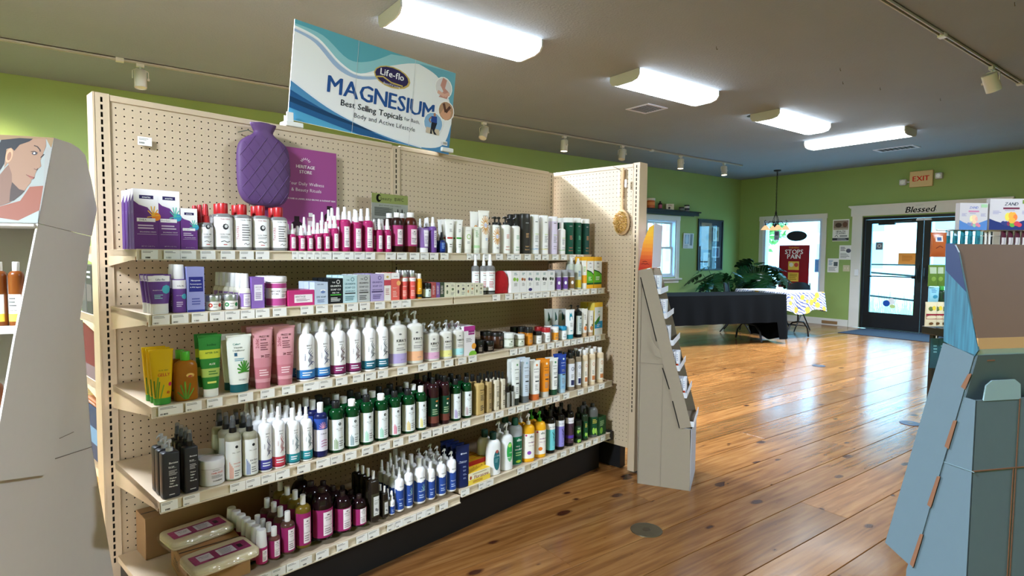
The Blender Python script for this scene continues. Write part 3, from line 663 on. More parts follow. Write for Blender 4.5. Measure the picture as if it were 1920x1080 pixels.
TAGS={1:[('1','248-370 410-530 530-645 675-785 820-925 957-1060 1073-1172 1335-1380 1380-1440 1440-1495 1495-1545 1545-1620 1625-1710 1710-1780 1782-1860 1862-1918'),('2','20-90 165-238 247-317 340-410 415-477 484-545 560-618 750-797 800-845 872-915 960-1010 1040-1090 1092-1140 1165-1210 1238-1283 1293-1340 1365-1410 1430-1470 1490-1535 1545-1590')],
 2:[('1','327-455 467-590 610-730 742-850 850-960 963-1068 1072-1175 1197-1297 1397-1490 1508-1595 1630-1712 1730-1812 1822-1895'),('2','0-50 88-160 207-280 280-348 935-990 1027-1080 1092-1140 1145-1198 1200-1245 1247-1293 1297-1345 1355-1400 1405-1447 1450-1497 1505-1550 1550-1585 1588-1630 1645-1685 1697-1735')],
 3:[('3','370-550 567-685 722-835 947-1055 1108-1210 1262-1360 1417-1530 1530-1625 1650-1735 1773-1850 1860-1918'),('4','15-95 108-183 250-325 400-468 498-565 590-652 688-745 762-820 1060-1115 1122-1172 1198-1250 1262-1308 1330-1380 1390-1435 1450-1495 1500-1540 1545-1585 1597-1630 1635-1670 1680-1715')],
 4:[('5','390-515 550-670 888-1000 1002-1110 1112-1215 1217-1320 1372-1467 1510-1610 1612-1700 1718-1800 1838-1915'),('6','0-75 120-198 220-293 330-403 423-495 503-575 583-640 640-705 715-775 880-940 957-1015 1048-1100 1112-1165 1170-1222 1243-1293 1320-1365 1372-1420 1445-1488 1548-1590 1622-1665 1700-1740')],
 5:[('7','1087-1190 1190-1290 1295-1390 1390-1478 1507-1600 1657-1740 1798-1880'),('6','40-120 175-232 232-290 290-385 388-455 455-522 553-615 708-770 835-890 890-942 1115-1167 1213-1260 1297-1340 1340-1398 1425-1465 1490-1530 1552-1588 1605-1642 1660-1692 1715-1748')]}
rt_=random.Random(5); _tagm={}
def tag_mesh(w):
    k=round(w,3)
    if k not in _tagm:
        mb=MB(); hh=1.16*IN; mb.box((-w/2,0,0),(w/2,.0012,hh),'ecebe6'); S=Flat(w/2,hh,0)
        u0=rt_.uniform(-.85,-.3); els=[('r',-1,0,1,1,'efeeea'),('l',-.85,.66,.6,.92,2,'7a7a78')]+[('r',u0+i*.09,.1,u0+i*.09+rt_.choice((.03,.05,.07)),.27,'1a1a1a') for i in range(7)]
        draw(mb,S,els); _tagm[k]=mb.mesh('price_tag',[PRINT])
    return _tagm[k]
def shelf(lv,sec):
    D=SHD[lv]*IN; z=SHZ[lv]*IN; xa,xb=((-1.3,46.35) if sec==0 else (46.65,94.2)); xa*=IN; xb*=IN
    if lv==5 and sec==0: z-=.9*IN
    mb=MB().box((xa,-D+.004,z-.022),(xb,-.002,z))
    s_=mb.build('shelf' if lv<5 else 'base_deck',SAND,gon)
    f=-D; e=.0015
    ch=MB().box((xa,f+.001,z-1.3*IN),(xb,f+.006,z)).box((xa,f-.003,z-.004),(xb,f+.006,z+.0012)).box((xa,f-.005,z-1.36*IN),(xb,f+.006,z-1.2*IN)).build('price_channel',SANDL,s_)
    if lv<5:
        bh=(2.3 if lv==1 else 3.3)*IN
        for x in (xa,xb-.003): MB().prism([(x,0,z-.001),(x,-D+.03,z-.001),(x,-D+.012,z-.02),(x,-D+.03,z-.032),(x,0,z-bh)],(.003,0,0)).build('bracket',SAND,s_)
        MB().box((xa,-D+.02,z-.034),(xb,-D+.05,z-.02)).build('stiffener',SAND,s_)
    return s_,xa,xb,f,z
SH={}
for lv in range(1,6):
    for sec in (0,1): SH[(lv,sec)]=shelf(lv,sec)
for lv,L in TAGS.items():
    for c,st in L:
        for pr in st.split():
            a,b=map(float,pr.split('-')); ox,oy=CR[c]
            s0,xa,xb,f,z=SH[(lv,0)]; yy=f-.004; zc=z-.02
            X0,X1=solveX(ox+a/3.84,yy,zc),solveX(ox+b/3.84,yy,zc); sec=0 if (X0+X1)/2<46.5*IN else 1
            s0,xa,xb,f,z=SH[(lv,sec)]
            X0,X1=solveX(ox+a/3.84,yy,z-.02),solveX(ox+b/3.84,yy,z-.02); w=max(.012,(X1-X0)-.001)
            link('price_tag',tag_mesh(w),s0,((X0+X1)/2,yy,z-1.22*IN),(rt_.uniform(-.03,.06),rt_.uniform(-.015,.015),0))
MB().box((-1.0*IN,-16.1*IN,0),(94.5*IN,-15.8*IN,8.6*IN)).box((94.2*IN,-16*IN,0),(94.5*IN,0,8.6*IN)).box((-1.0*IN,-16*IN,0),(-.7*IN,0,7.6*IN)).build('kick_or_shade_base',KICK,gon)
MB().box((94.35*IN,-19.0*IN,7.0*IN),(96.2*IN,-15.5*IN,9.3*IN),ch=.004).build('base_bracket',KICK,gon)
MB().box((-1.0*IN,3*IN,0),(94*IN,19*IN,7*IN)).build('rear_base',KICK,gon)
# rear side, glimpsed past the left post
RZ=[]
for k,py in enumerate((462,583,699,840)):
    z=solveZ(py,-1.3*IN,19*IN); RZ.append(z)
    MB().box((-1.3*IN,3*IN,z-.03),(46*IN,19*IN,z)).prism([(-1.3*IN,3*IN,z-.001),(-1.3*IN,19*IN,z-.001),(-1.3*IN,19*IN,z-.03),(-1.3*IN,3*IN,z-.085)],(.003,0,0)).build('rear_shelf',SAND,gon)
def gbox(name,label,cat,X,Y,z,w,d,h,c,els=None,grp=None):
    t=thing(name,label,cat,G(X,Y,z+.0008),GA,grp); MB().box((-w/2,-d/2,0),(w/2,d/2,h),ch=.001).build('body',mat(c,.5),t)
    s2=MB(); s2.T=Matrix.Rotation(-math.pi/2,4,'Z'); draw(s2,Flat(d/2,h,-w/2),els or [('r',-.8,.1,.8,.9,c),('l',-.6,.3,.6,.6,3,'c8c8c8')]); s2.build('print',[PRINT],t)
for k in range(4): gbox('carton',['dark grey carton','black carton','charcoal carton','dark slate carton'][k]+' on the far side shelf, left of the post','box',-.0,(5.4+3.6*k)*IN,RZ[1],.06,.085,.19,['3c3a3a','262426','343232','4a4848'][k],[('r',-.9,.25,.9,.6,'5a5450'),('l',-.7,.7,.7,.9,2,'a8a8a8')])
gbox('bag','dark red bag on the far side shelf, left of the post','bag',.01,.33,RZ[2],.08,.22,.21,'5c1620',[('r',-.9,.0,.9,.25,'6a5a5c')])
gbox('carton','grey carton beside the red bag, far side','box',.01,.14,RZ[2],.06,.1,.17,'6a6664')
gbox('carton','navy carton low on the far side shelf','box',.0,.3,RZ[3],.07,.24,.21,'16304c',[('r',-.7,.3,.7,.6,'5a7890')])
gbox('carton','orange brown flat carton on the far side shelf','box',.0,.3,RZ[3]+.212,.07,.2,.02,'8a5030')
# ---- signs and things on the unit
def quad_board(name,P,els,thick=.006,mats=None):
    # P: bl, br, tl corners in room space
    bl,br,tl=P; x=(br-bl); w=x.length; x=x.normalized(); z=(tl-bl); h=z.length; z=z.normalized(); y=z.cross(x).normalized(); x2=x
    z2=x2.cross(y).normalized()
    mb=MB(); S=Flat(w/2,h,0)
    mb.box((-w/2,0,0),(w/2,thick,h),'e8e8e6'); draw(mb,S,els)
    o=mb.build(name,[PRINT]); M=Matrix((x2,y,z)).transposed().to_4x4(); M.translation=(bl+br)/2; o.matrix_world=M; return o
def gpx(px,py,Yin):
    X=solveX(px,Yin*IN,1.6)
    for _ in range(3): z=solveZ(py,X,Yin*IN); X=solveX(px,Yin*IN,z)
    return G(X,Yin*IN,z)
BL_,BR_,TL_,TR_=gpx(539.5,224,1.6),gpx(841,289,-1.6),gpx(554,37,.4),gpx(860,130,-2.6)
def wave(pts,c): return ('p',pts,c)
sg_els=[('r',-1,0,1,1,'e9eaee'),
 ('p',[(-1,1),(1,1)]+crv([(1,.93),(.5,.97),(.1,.84),(-.25,.66),(-.5,.70),(-.75,.89),(-1,.93)]),'8fc4cf'),('p',[(-1,1),(.3,1)]+crv([(.1,.97),(-.15,.82),(-.4,.77),(-.7,.93),(-1,.96)]),'5aa4b6'),
 ('p',crv([(-1,.91),(-.75,.86),(-.5,.69),(-.28,.63),(0,.70)])+crv([(0,.665),(-.28,.595),(-.52,.64),(-.78,.83),(-1,.885)]),'9fb6d8'),
 ('p',[(1,1),(.45,.97)]+crv([(.45,.97),(.72,.9),(.88,.75),(1,.52)]),'6aa9bd'),
 ('p',[(-1,0),(1,0)]+crv([(1,.38),(.9,.1),(.6,.015),(.2,.045),(-.2,.11),(-.6,.22),(-1,.4)]),'4b86b4'),('p',[(-1,0),(.3,0)]+crv([(.3,0),(-.1,.07),(-.6,.17),(-1,.3)]),'1f5486'),('p',[(-1,0),(-.2,0)]+crv([(-.2,0),(-.6,.06),(-1,.12)]),'4a94bc'),('p',crv([(-1,.18),(-.6,.12),(-.2,.075),(.05,.06)])+crv([(.05,.07),(-.2,.1),(-.6,.165),(-1,.235)]),'123a60'),
 ('s',crv([(-1,.4),(-.6,.22),(-.2,.11),(.2,.045),(.6,.015)]),.018,'dfe4ee'),('s',crv([(-1,.93),(-.75,.88),(-.5,.71),(-.28,.645),(.0,.73)]),.018,'f4f6fa'),
 ('e',.14,.72,.235,.118,'c2a85c'),('e',.135,.722,.215,.104,'2c2050'),('t','Life-flo',.135,.752,.3,.085,'f2f0f6','b'),('s',[(-.06,.68),(.02,.70),(.13,.66),(.28,.655)],.016,'c2a85c'),('t','Beautiful Living',.14,.635,.21,.032,'e6e2ee'),
 ('t','MAGNESIUM',.06,.46,1.34,.3,'1f4c8e','bf'),('t','Best Selling Topicals',-.07,.30,.76,.08,'1f2434','b'),('t','for Bath,',.44,.30,.21,.07,'3a4050'),('t','Body and Active Lifestyle',.1,.2,.78,.08,'3a4050'),
 ('e',.84,.78,.128,.13,'f2f2f2'),('e',.84,.78,.116,.118,'d8d4d8'),('p',[(.78,.66),(.9,.66),(.93,.74),(.86,.78),(.88,.88),(.82,.9),(.79,.8),(.84,.74)],'c08a80'),('s',[(.76,.72),(.86,.69),(.93,.73)],.04,'d8a898'),
 ('e',.905,.515,.12,.122,'f2f2f2'),('e',.905,.515,.108,.11,'b08a6c'),('p',[(.82,.46),(.88,.56),(.98,.52),(.97,.44),(.9,.4)],'d09a7c'),('s',[(.86,.6),(.9,.5),(.96,.58)],.035,'5a3a2c'),
 ('e',.735,.33,.142,.135,'f2f2f2'),('e',.735,.33,.13,.123,'86aed4'),('r',.64,.2,.83,.27,'c8b8a4'),('p',[(.70,.34),(.70,.41),(.78,.42),(.79,.33)],'20408a'),('p',[(.71,.34),(.79,.34),(.76,.24),(.80,.2),(.76,.2),(.72,.26),(.73,.2),(.70,.2)],'1a1c26'),('e',.745,.435,.018,.022,'a87860'),('s',[(.70,.4),(.67,.36),(.70,.33)],.016,'a87860'),
 ('s',[(-.3,.0),(-.3,1)],.004,'c0c4cc'),('s',[(.42,.0),(.42,1)],.004,'c8ccd2')]
ms=quad_board('magnesium_sign',(BL_,BR_,TL_),sg_els); tag(ms,'large white and blue MAGNESIUM sign standing on the shelving','sign'); ms.name='sign_board'
for px,py,Yi,lb in ((547,238,.9,'left'),(833,291,-.8,'right')):
    p=gpx(px,py,Yi); X=Ginv(p).x; zt=72.62*IN
    t=thing('sign_holder','white plastic sign holder under the MAGNESIUM sign, '+lb+' end','holder',G(X,Yi*IN,zt),GA,'sign holders on the shelving top')
    h=solveZ(py-26,X,Yi*IN)-zt
    MB().box((-.04,-.03,0),(.04,.03,.022),ch=.003).build('base',mat('e8e8e6',.4),t); MB().box((-.028,-.014,.02),(.002,-.008,h),ch=.001).box((-.028,.010,.02),(.002,.014,h*.8)).build('clip',mat('e8e8e6',.4),t)
    if lb=='right': flat_print('sticker',.03,.022,[('r',-1,0,1,1,'f4f4f4')]+[('r',-.8+i*.2,.2,-.7+i*.2,.8,'222222') for i in range(8)],t,(-.022,-.032,.03))
# poster behind hot water bottle
a,b,c_=gpx(518,420,-1.2),gpx(634,420,-1.2),gpx(518,272,-1.2)
Xa,Xb=solveX(520,-1.2*IN,1.6),solveX(633.5,-1.2*IN,1.6); z1_=(71-2.0)*IN; z0_=SHZ[1]*IN; pw=Xb-Xa+.05
hp=flat_print('poster',pw,z1_-z0_,[('r',-1,0,1,1,'9a4888'),('r',-1,0,1,.13,'b86a90'),('p',[(-1,.0),(1,0),(1,.2),(.2,.12),(-1,.28)],'c0788c')]+[('s',[(.1+.09*math.cos(t),.865+.03*math.sin(t)),(.1+.15*math.cos(t),.865+.05*math.sin(t))],.018,'f0e0ec') for t in [i*math.pi/8 for i in range(1,8)]]+
 [('t','HERITAGE',.1,.825,.52,.1,'f4e8f0','b'),('t','STORE',.1,.775,.34,.09,'f4e8f0','b'),('t','Your Daily Wellness',.12,.66,1.0,.11,'f0e0ec'),('t','& Beauty Rituals',.12,.60,.84,.11,'f0e0ec'),('t','FOR LUSCIOUS HAIR & LASHES, BOLD BROWS & RADIANT SKIN',.1,.51,1.7,.05,'f0e0ec','b'),
 ('r',-.32,.08,.0,.25,'3c1a2c'),('e',-.16,.26,.155,.09,'2a1620'),('r',-.23,.27,-.09,.34,'2a1620'),('r',-.26,.1,-.08,.22,'e0c8d4'),('r',.12,.16,.34,.33,'b8889a'),('r',.17,.34,.28,.38,'f0ecea'),('r',.15,.19,.3,.3,'e6d8de'),('r',.42,.1,.66,.25,'c86a88'),('r',.48,.26,.6,.31,'f0ecea'),('r',.46,.12,.62,.2,'e6d8de'),
 ('r',.62,.1,.92,.34,'6a1a44'),('e',.77,.35,.15,.11,'241018'),('r',.70,.37,.85,.46,'241018'),('r',.68,.15,.86,.32,'e0c8d4')],None,G((Xa-.05+Xb)/2,-.75*IN,z0_+.002),GA,.003,'9a4888')
tag(hp,'magenta wellness poster behind the purple hot water bottle','poster')
# leaflet holder
Xa,Xb=solveX(697,-3*IN,1.5),solveX(765,-3*IN,1.5); zt=solveZ(361,Xa,-3*IN); z0_=SHZ[1]*IN+.001
t=thing('leaflet_stand','clear upright leaflet stand with green header, behind brown bottles','stand',G((Xa+Xb)/2,-3*IN,z0_),GA)
MB().box((-(Xb-Xa)/2-.004,-.002,0),((Xb-Xa)/2+.004,.0,zt-z0_+.006)).box((-(Xb-Xa)/2-.004,.003,0),((Xb-Xa)/2+.004,.005,zt-z0_+.006)).build('clear_frame',mat('ffffff',.08,trans=1.0,ior=1.1),t)
flat_print('leaflet',Xb-Xa,zt-z0_,[('r',-1,0,1,1,'dfe0e2'),('r',-1,.84,1,1,'c9d489'),('e',-.62,.92,.14,.18,'1c1e18'),('e',-.56,.925,.08,.1,'c9d489'),('t','beauty',-.22,.92,.6,.2,'4a5038'),('t','BWC',.5,.92,.5,.24,'2c3028'),('t','BEAUTY WITHOUT CRUELTY PRODUCTS',0,.80,1.2,.06,'444444'),('r',-.85,.62,.15,.77,'b8babc'),('l',-.85,.62,.15,.77,7,'6a6c6e'),('l',-.85,.3,.15,.58,8,'7a7c80')]+[('e',.3+.12*i,.6+(i%2)*.05,.05,.3,'5a5c62') for i in range(5)]+[('l',-.85,.05,.85,.26,6,'8a8c90')],t,(0,.0015,0),0,.0008)
# tags on pegboard
tg=flat_print('price_card',1.75*IN,1.2*IN,[('r',-1,0,1,1,'f0efe9'),('l',-.8,.6,.7,.85,2,'8a8a88')]+[('r',-.8+i*.11,.2,-.74+i*.11,.38,'1a1a1a') for i in range(7)],None,G(3.3*IN,-.012,66.3*IN),GA,.001); tag(tg,'white price card hanging at top left of the pegboard','card')
# hot water bottle
hx=19.45*IN; hz=71*IN
t=thing('hot_water_bottle','purple ribbed rubber hot water bottle hanging on the pegboard','hot water bottle',G(hx,-2.2*IN,hz-12.35*IN),GA)
PUR=mat('5f4074',.55,noise=.06,scale=60)
hr=[(0,.9,.3),(.25,2.2,.6),(.8,3.2,.85),(1.8,3.85,1.0),(3.2,4.15,1.05),(6,4.25,1.1),(8.6,4.15,1.05),(9.9,3.7,.95),(10.7,2.8,.85),(11.2,1.95,.8),(11.7,1.5,.75),(12.2,1.7,.75),(12.8,2.0,.8),(13.1,2.05,.8)]
hr=crv([(z*IN,a*IN,b*IN) for z,a,b in hr],4); mb=MB().loft(hr,2.6,36)
mb.build('body',PUR,t)
sh_=Surf(hr,2.6,4.25*IN,13.1*IN); rg=MB()
def hy(x,z):
    i=0
    while i<len(hr)-2 and z>hr[i+1][0]: i+=1
    z0,a0,b0=hr[i]; z1,a1,b1=hr[i+1]; q=(z-z0)/(z1-z0); a=a0+(a1-a0)*q; b=b0+(b1-b0)*q
    return (-(b*(1-abs(x/a)**2.6)**(1/2.6)),a) if abs(x)<a*.95 else (None,a)
for s_ in (-1,1):
    for c in range(-12,22,2):
        pts=[]
        for k in range(40):
            z=(.6+k*10.6/39)*IN; x=s_*((c*.95*IN)-z*.72)+s_*0
            y,a=hy(x,z) if .3*IN<z<11*IN else (None,0)
            if y is not None: pts.append((x,y-.0004,z))
            elif len(pts)>2: rg.tube(pts,.0011,5); pts=[]
            else: pts=[]
        if len(pts)>2: rg.tube(pts,.0011,5)
rg.build('diamond_ribs',PUR,t); MB().loft([(12.9*IN,1.2*IN,.6*IN),(13.25*IN,1.15*IN,.55*IN)],2,20).build('stopper',mat('3c2a58',.5),t)
MB().tube([(-1.4*IN,0,11.5*IN),(-2.2*IN,.5*IN,11.9*IN),(-3.2*IN,1.9*IN,11.6*IN)],.0016,6).tube([(.6*IN,.3*IN,13.1*IN),(1.0*IN,1.2*IN,13.6*IN)],.0016,6).build('hanging_cord',mat('2a3a34',.6),t)
MB().box((3.9*IN,-.2*IN,5.2*IN),(4.35*IN,.1*IN,6.6*IN),ch=.002).build('side_tab',BLACKM,t)
# body brush on the wing
wm=Matrix.Translation(G(*WLOC))@Matrix.Rotation(GA+WTH,4,'Z')
WOOD=mat('c4a074',.5,noise=.08,scale=50)
t=thing('bath_brush','wooden bath brush with tan bristles hanging on the end panel','brush',wm@Vector((21*IN,-.7*IN,(71.3-12)*IN)),GA+WTH)
MB().loft([(-2.95*IN,.7*IN,.2*IN),(-2.6*IN,1.3*IN,.28*IN),(-1.6*IN,2.0*IN,.32*IN),(0,2.2*IN,.34*IN),(1.6*IN,1.9*IN,.32*IN),(2.6*IN,1.0*IN,.28*IN),(3.0*IN,.5*IN,.24*IN),(6,.38,.2)[0:0] or (5.5*IN,.36*IN,.2*IN),(9*IN,.42*IN,.2*IN),(11.6*IN,.55*IN,.2*IN),(12.4*IN,.45*IN,.18*IN),(12.7*IN,.15*IN,.15*IN)],2.2,22).build('body',WOOD,t)
rb=random.Random(2); mb=MB()
for i in range(420):
    a=rb.uniform(0,6.283); r=math.sqrt(rb.random()); x,z=r*math.cos(a)*1.8*IN,r*math.sin(a)*2.5*IN
    dx,dz=x*.04,z*.04; mb.tube([(x,-.3*IN,z),(x+dx+rb.uniform(-.001,.001),-.95*IN,z+dz+rb.uniform(-.001,.001))],[.0018,.0014],4)
o=mb.build('bristles',mat('cfa95c',.7,noise=.2,scale=200),t); o['kind']='stuff'
MB().tube([(-.1*IN,-.2*IN,11.8*IN),(-1.2*IN,-.1*IN,12.5*IN),(-3.2*IN,.6*IN,13.4*IN)],.0012,5).build('cord',BLACKM,t)
MB().box((-1.0*IN,-.45*IN,6*IN),(-.5*IN,-.43*IN,11.4*IN)).box((.9*IN,-.45*IN,8*IN),(1.5*IN,-.43*IN,9.8*IN)).build('paper_tag',mat('d6d4d0',.5),t)
# cardboard boxes and bagged flannels on base deck
dz=SHZ[5]*IN-.9*IN; KR=mat('8a6844',.75,noise=.06,scale=20); KR2=mat('a87e50',.75,noise=.06,scale=20)
def carton(label,X0,X1,Y0,Y1,z,h,m_,els=None,rz=0):
    t=thing('cardboard_box',label,'box',G((X0+X1)/2*IN,(Y0+Y1)/2*IN,z+.001),GA+R(rz)); w,d=(X1-X0)*IN,(Y1-Y0)*IN
    MB().box((-w/2,-d/2,0),(w/2,d/2,h),ch=.0015).build('body',m_,t); MB().box((-w/2+.002,-.003,h),(w/2-.002,.003,h+.0006)).build('tape_seam',mat('2a1c14',.5),t)
    if els:
        s2=MB(); s2.T=Matrix.Rotation(-math.pi/2,4,'Z'); draw(s2,Flat(d/2,h,-w/2),els); s2.build('side_print',[PRINT],t)
    return t
carton('brown cardboard box at the back of the bottom shelf, left',1.0,18.5,-4.6,-.3,dz,.15,KR)
carton('tan cardboard box lying at the front left of the bottom shelf',2.6,10.2,-17.8,-8.6,dz,.085,KR2,[('t','Heri',-.3,.55,.5,.3,'3a2a1c','b'),('l',-.7,.2,.3,.4,2,'5a4028')],rz=-6)
def flannel(label,px,py,z,rz,rx=0):
    p=at_z(px,py,z); t=thing('packaged_cloth',label,'package',(p.x,p.y,z),GA+R(rz),'bagged cream cloths on the bottom shelf')
    a,b=.104,.070; N=16; vs=[];fs=[]
    mb=MB()
    for lay,(zz,k) in enumerate(((.0,.97),(.013,1.0),(.017,.99),(.03,.98),(.036,.94))):
        pass
    mb.loft([(0,a*.97,b*.96),(.003,a,b),(.009,a,b),(.0105,a*.975,b*.97),(.012,a,b),(.021,a*.995,b*.99),(.0245,a*.97,b*.96),(.026,a*.9,b*.86)],9,44); mb.build('folded_cloth',mat('d8c8a4',.85,noise=.05,scale=30,bump=.2),t)
    pr=MB(); pr.T=Matrix.Translation((0,-.035,.0268))@Matrix.Rotation(-math.pi/2,4,'X')
    els=[('r',-1,0,1,1,'93305f'),('p',[(-1,0),(-.5,0),(-.8,1),(-1,1)],'b04a74'),('r',-.78,.2,-.3,.85,'e0d8dc'),('t','HERITAGE',-.54,.65,.36,.1,'4a3a44'),('t','STORE',-.54,.5,.24,.09,'4a3a44'),('r',-.1,.15,.5,.85,'d8d4d8'),('l',-.02,.2,.44,.8,6,'8a8088'),('r',.62,.3,.78,.7,'2a2228')]
    draw(pr,Flat(.088,.066,0),els); pr.build('label',[PRINT],t)
    mb=MB(); mb.loft([(-.0005,a*1.08,b*1.1),(.012,a*1.1,b*1.14),(.0275,a*1.0,b*1.0),(.0285,a*.7,b*.7)],6,44)
    mb.build('plastic_bag',BAGM,t)
    return t
def film():
    m,N,L,b=nm('clear_film'); N.remove(b); t=N.new('ShaderNodeBsdfTransparent'); g=N.new('ShaderNodeBsdfGlossy'); g.inputs['Roughness'].default_value=.12
    n=N.new('ShaderNodeTexNoise'); n.inputs['Scale'].default_value=22; n.inputs['Detail'].default_value=3; tc=N.new('ShaderNodeTexCoord'); L.new(tc.outputs['Object'],n.inputs['Vector'])
    u=N.new('ShaderNodeBump'); u.inputs['Strength'].default_value=1; u.inputs['Distance'].default_value=.02; L.new(n.outputs['Fac'],u.inputs['Height']); L.new(u.outputs['Normal'],g.inputs['Normal'])
    x=N.new('ShaderNodeMixShader'); x.inputs[0].default_value=.09; L.new(t.outputs[0],x.inputs[1]); L.new(g.outputs[0],x.inputs[2]); L.new(x.outputs[0],N['Material Output'].inputs[0]); t.inputs[0].default_value=(.95,.95,.95,1); return m
BAGM=film()
flannel('bagged cream cloth with magenta label, behind, on the box',370,1003,dz+.0875,3)
flannel('bagged cream cloth with magenta label, in front',413,1050,dz+.0875,1)
# ------------------------------------------------------------------ goods on the shelves
W_='f4f3ef'; BK='1b1b1d'
def caps(kind, z0, z1, r, col, M=None):
    mb=MB(); H=z1-z0; m2=None
    if kind=='disc': mb.loft([(z0,r*.97,r*.97),(z0+H*.06,r,r),(z1-H*.06,r,r),(z1,r*.93,r*.93)],N=16)
    elif kind=='taper': mb.loft([(z0,r,r),(z0+H*.1,r*1.02,r*1.02),(z1-H*.05,r*.86,r*.86),(z1,r*.78,r*.78)],N=16)
    elif kind=='mist':
        mb.loft([(z0,r,r),(z0+H*.34,r*.98,r*.98),(z0+H*.37,r*.78,r*.78),(z0+H*.62,r*.72,r*.72),(z1-H*.06,r*.6,r*.6),(z1,r*.5,r*.5)],N=14)
        mb.box((-r*.14,-r*.66,z0+H*.68),(r*.14,-r*.45,z0+H*.82))
    elif kind=='drop':
        mb.loft([(z0,r,r),(z0+H*.4,r,r),(z0+H*.42,r*.55,r*.55),(z1-H*.2,r*.5,r*.5),(z1-H*.05,r*.38,r*.38),(z1,r*.15,r*.15)],N=14)
        for j in range(14):
            t=2*math.pi*j/14; mb.box((r*math.cos(t)-.0005,r*math.sin(t)-.0005,z0+H*.04),(r*math.cos(t)+.0005,r*math.sin(t)+.0005,z0+H*.36))
    elif kind=='pump':
        mb.loft([(z0,r,r),(z0+H*.3,r*.95,r*.95),(z0+H*.32,r*.34,r*.34),(z0+H*.7,r*.32,r*.32),(z0+H*.72,r*.62,r*.62),(z1-H*.05,r*.66,r*.66),(z1,r*.5,r*.5)],N=14)
        mb.tube([(0,0,z1-H*.14),(-r*.9,-r*.7,z1-H*.12),(-r*1.5,-r*1.15,z1-H*.2),(-r*1.62,-r*1.25,z1-H*.3)],[r*.3,r*.26,r*.2,r*.17],8)
    elif kind=='hair':   # fine mist head under a clear dome
        mb.loft([(z0,r,r),(z0+H*.3,r,r),(z0+H*.32,r*.7,r*.7),(z0+H*.75,r*.6,r*.6),(z0+H*.8,r*.3,r*.3)],N=14)
    elif kind=='dome': mb.loft([(z0,r*.98,r*.98),(z0+H*.7,r,r),(z0+H*.92,r*.75,r*.75),(z1,r*.3,r*.3)],N=16)
    return mb
def shoulder(a,b,zs,zb,na,nb,k=5):
    return [(zs+(zb-zs)*math.sin(t*math.pi/2/k), na+(a-na)*math.cos(t*math.pi/2/k), nb+(b-nb)*math.cos(t*math.pi/2/k)) for t in range(1,k+1)]
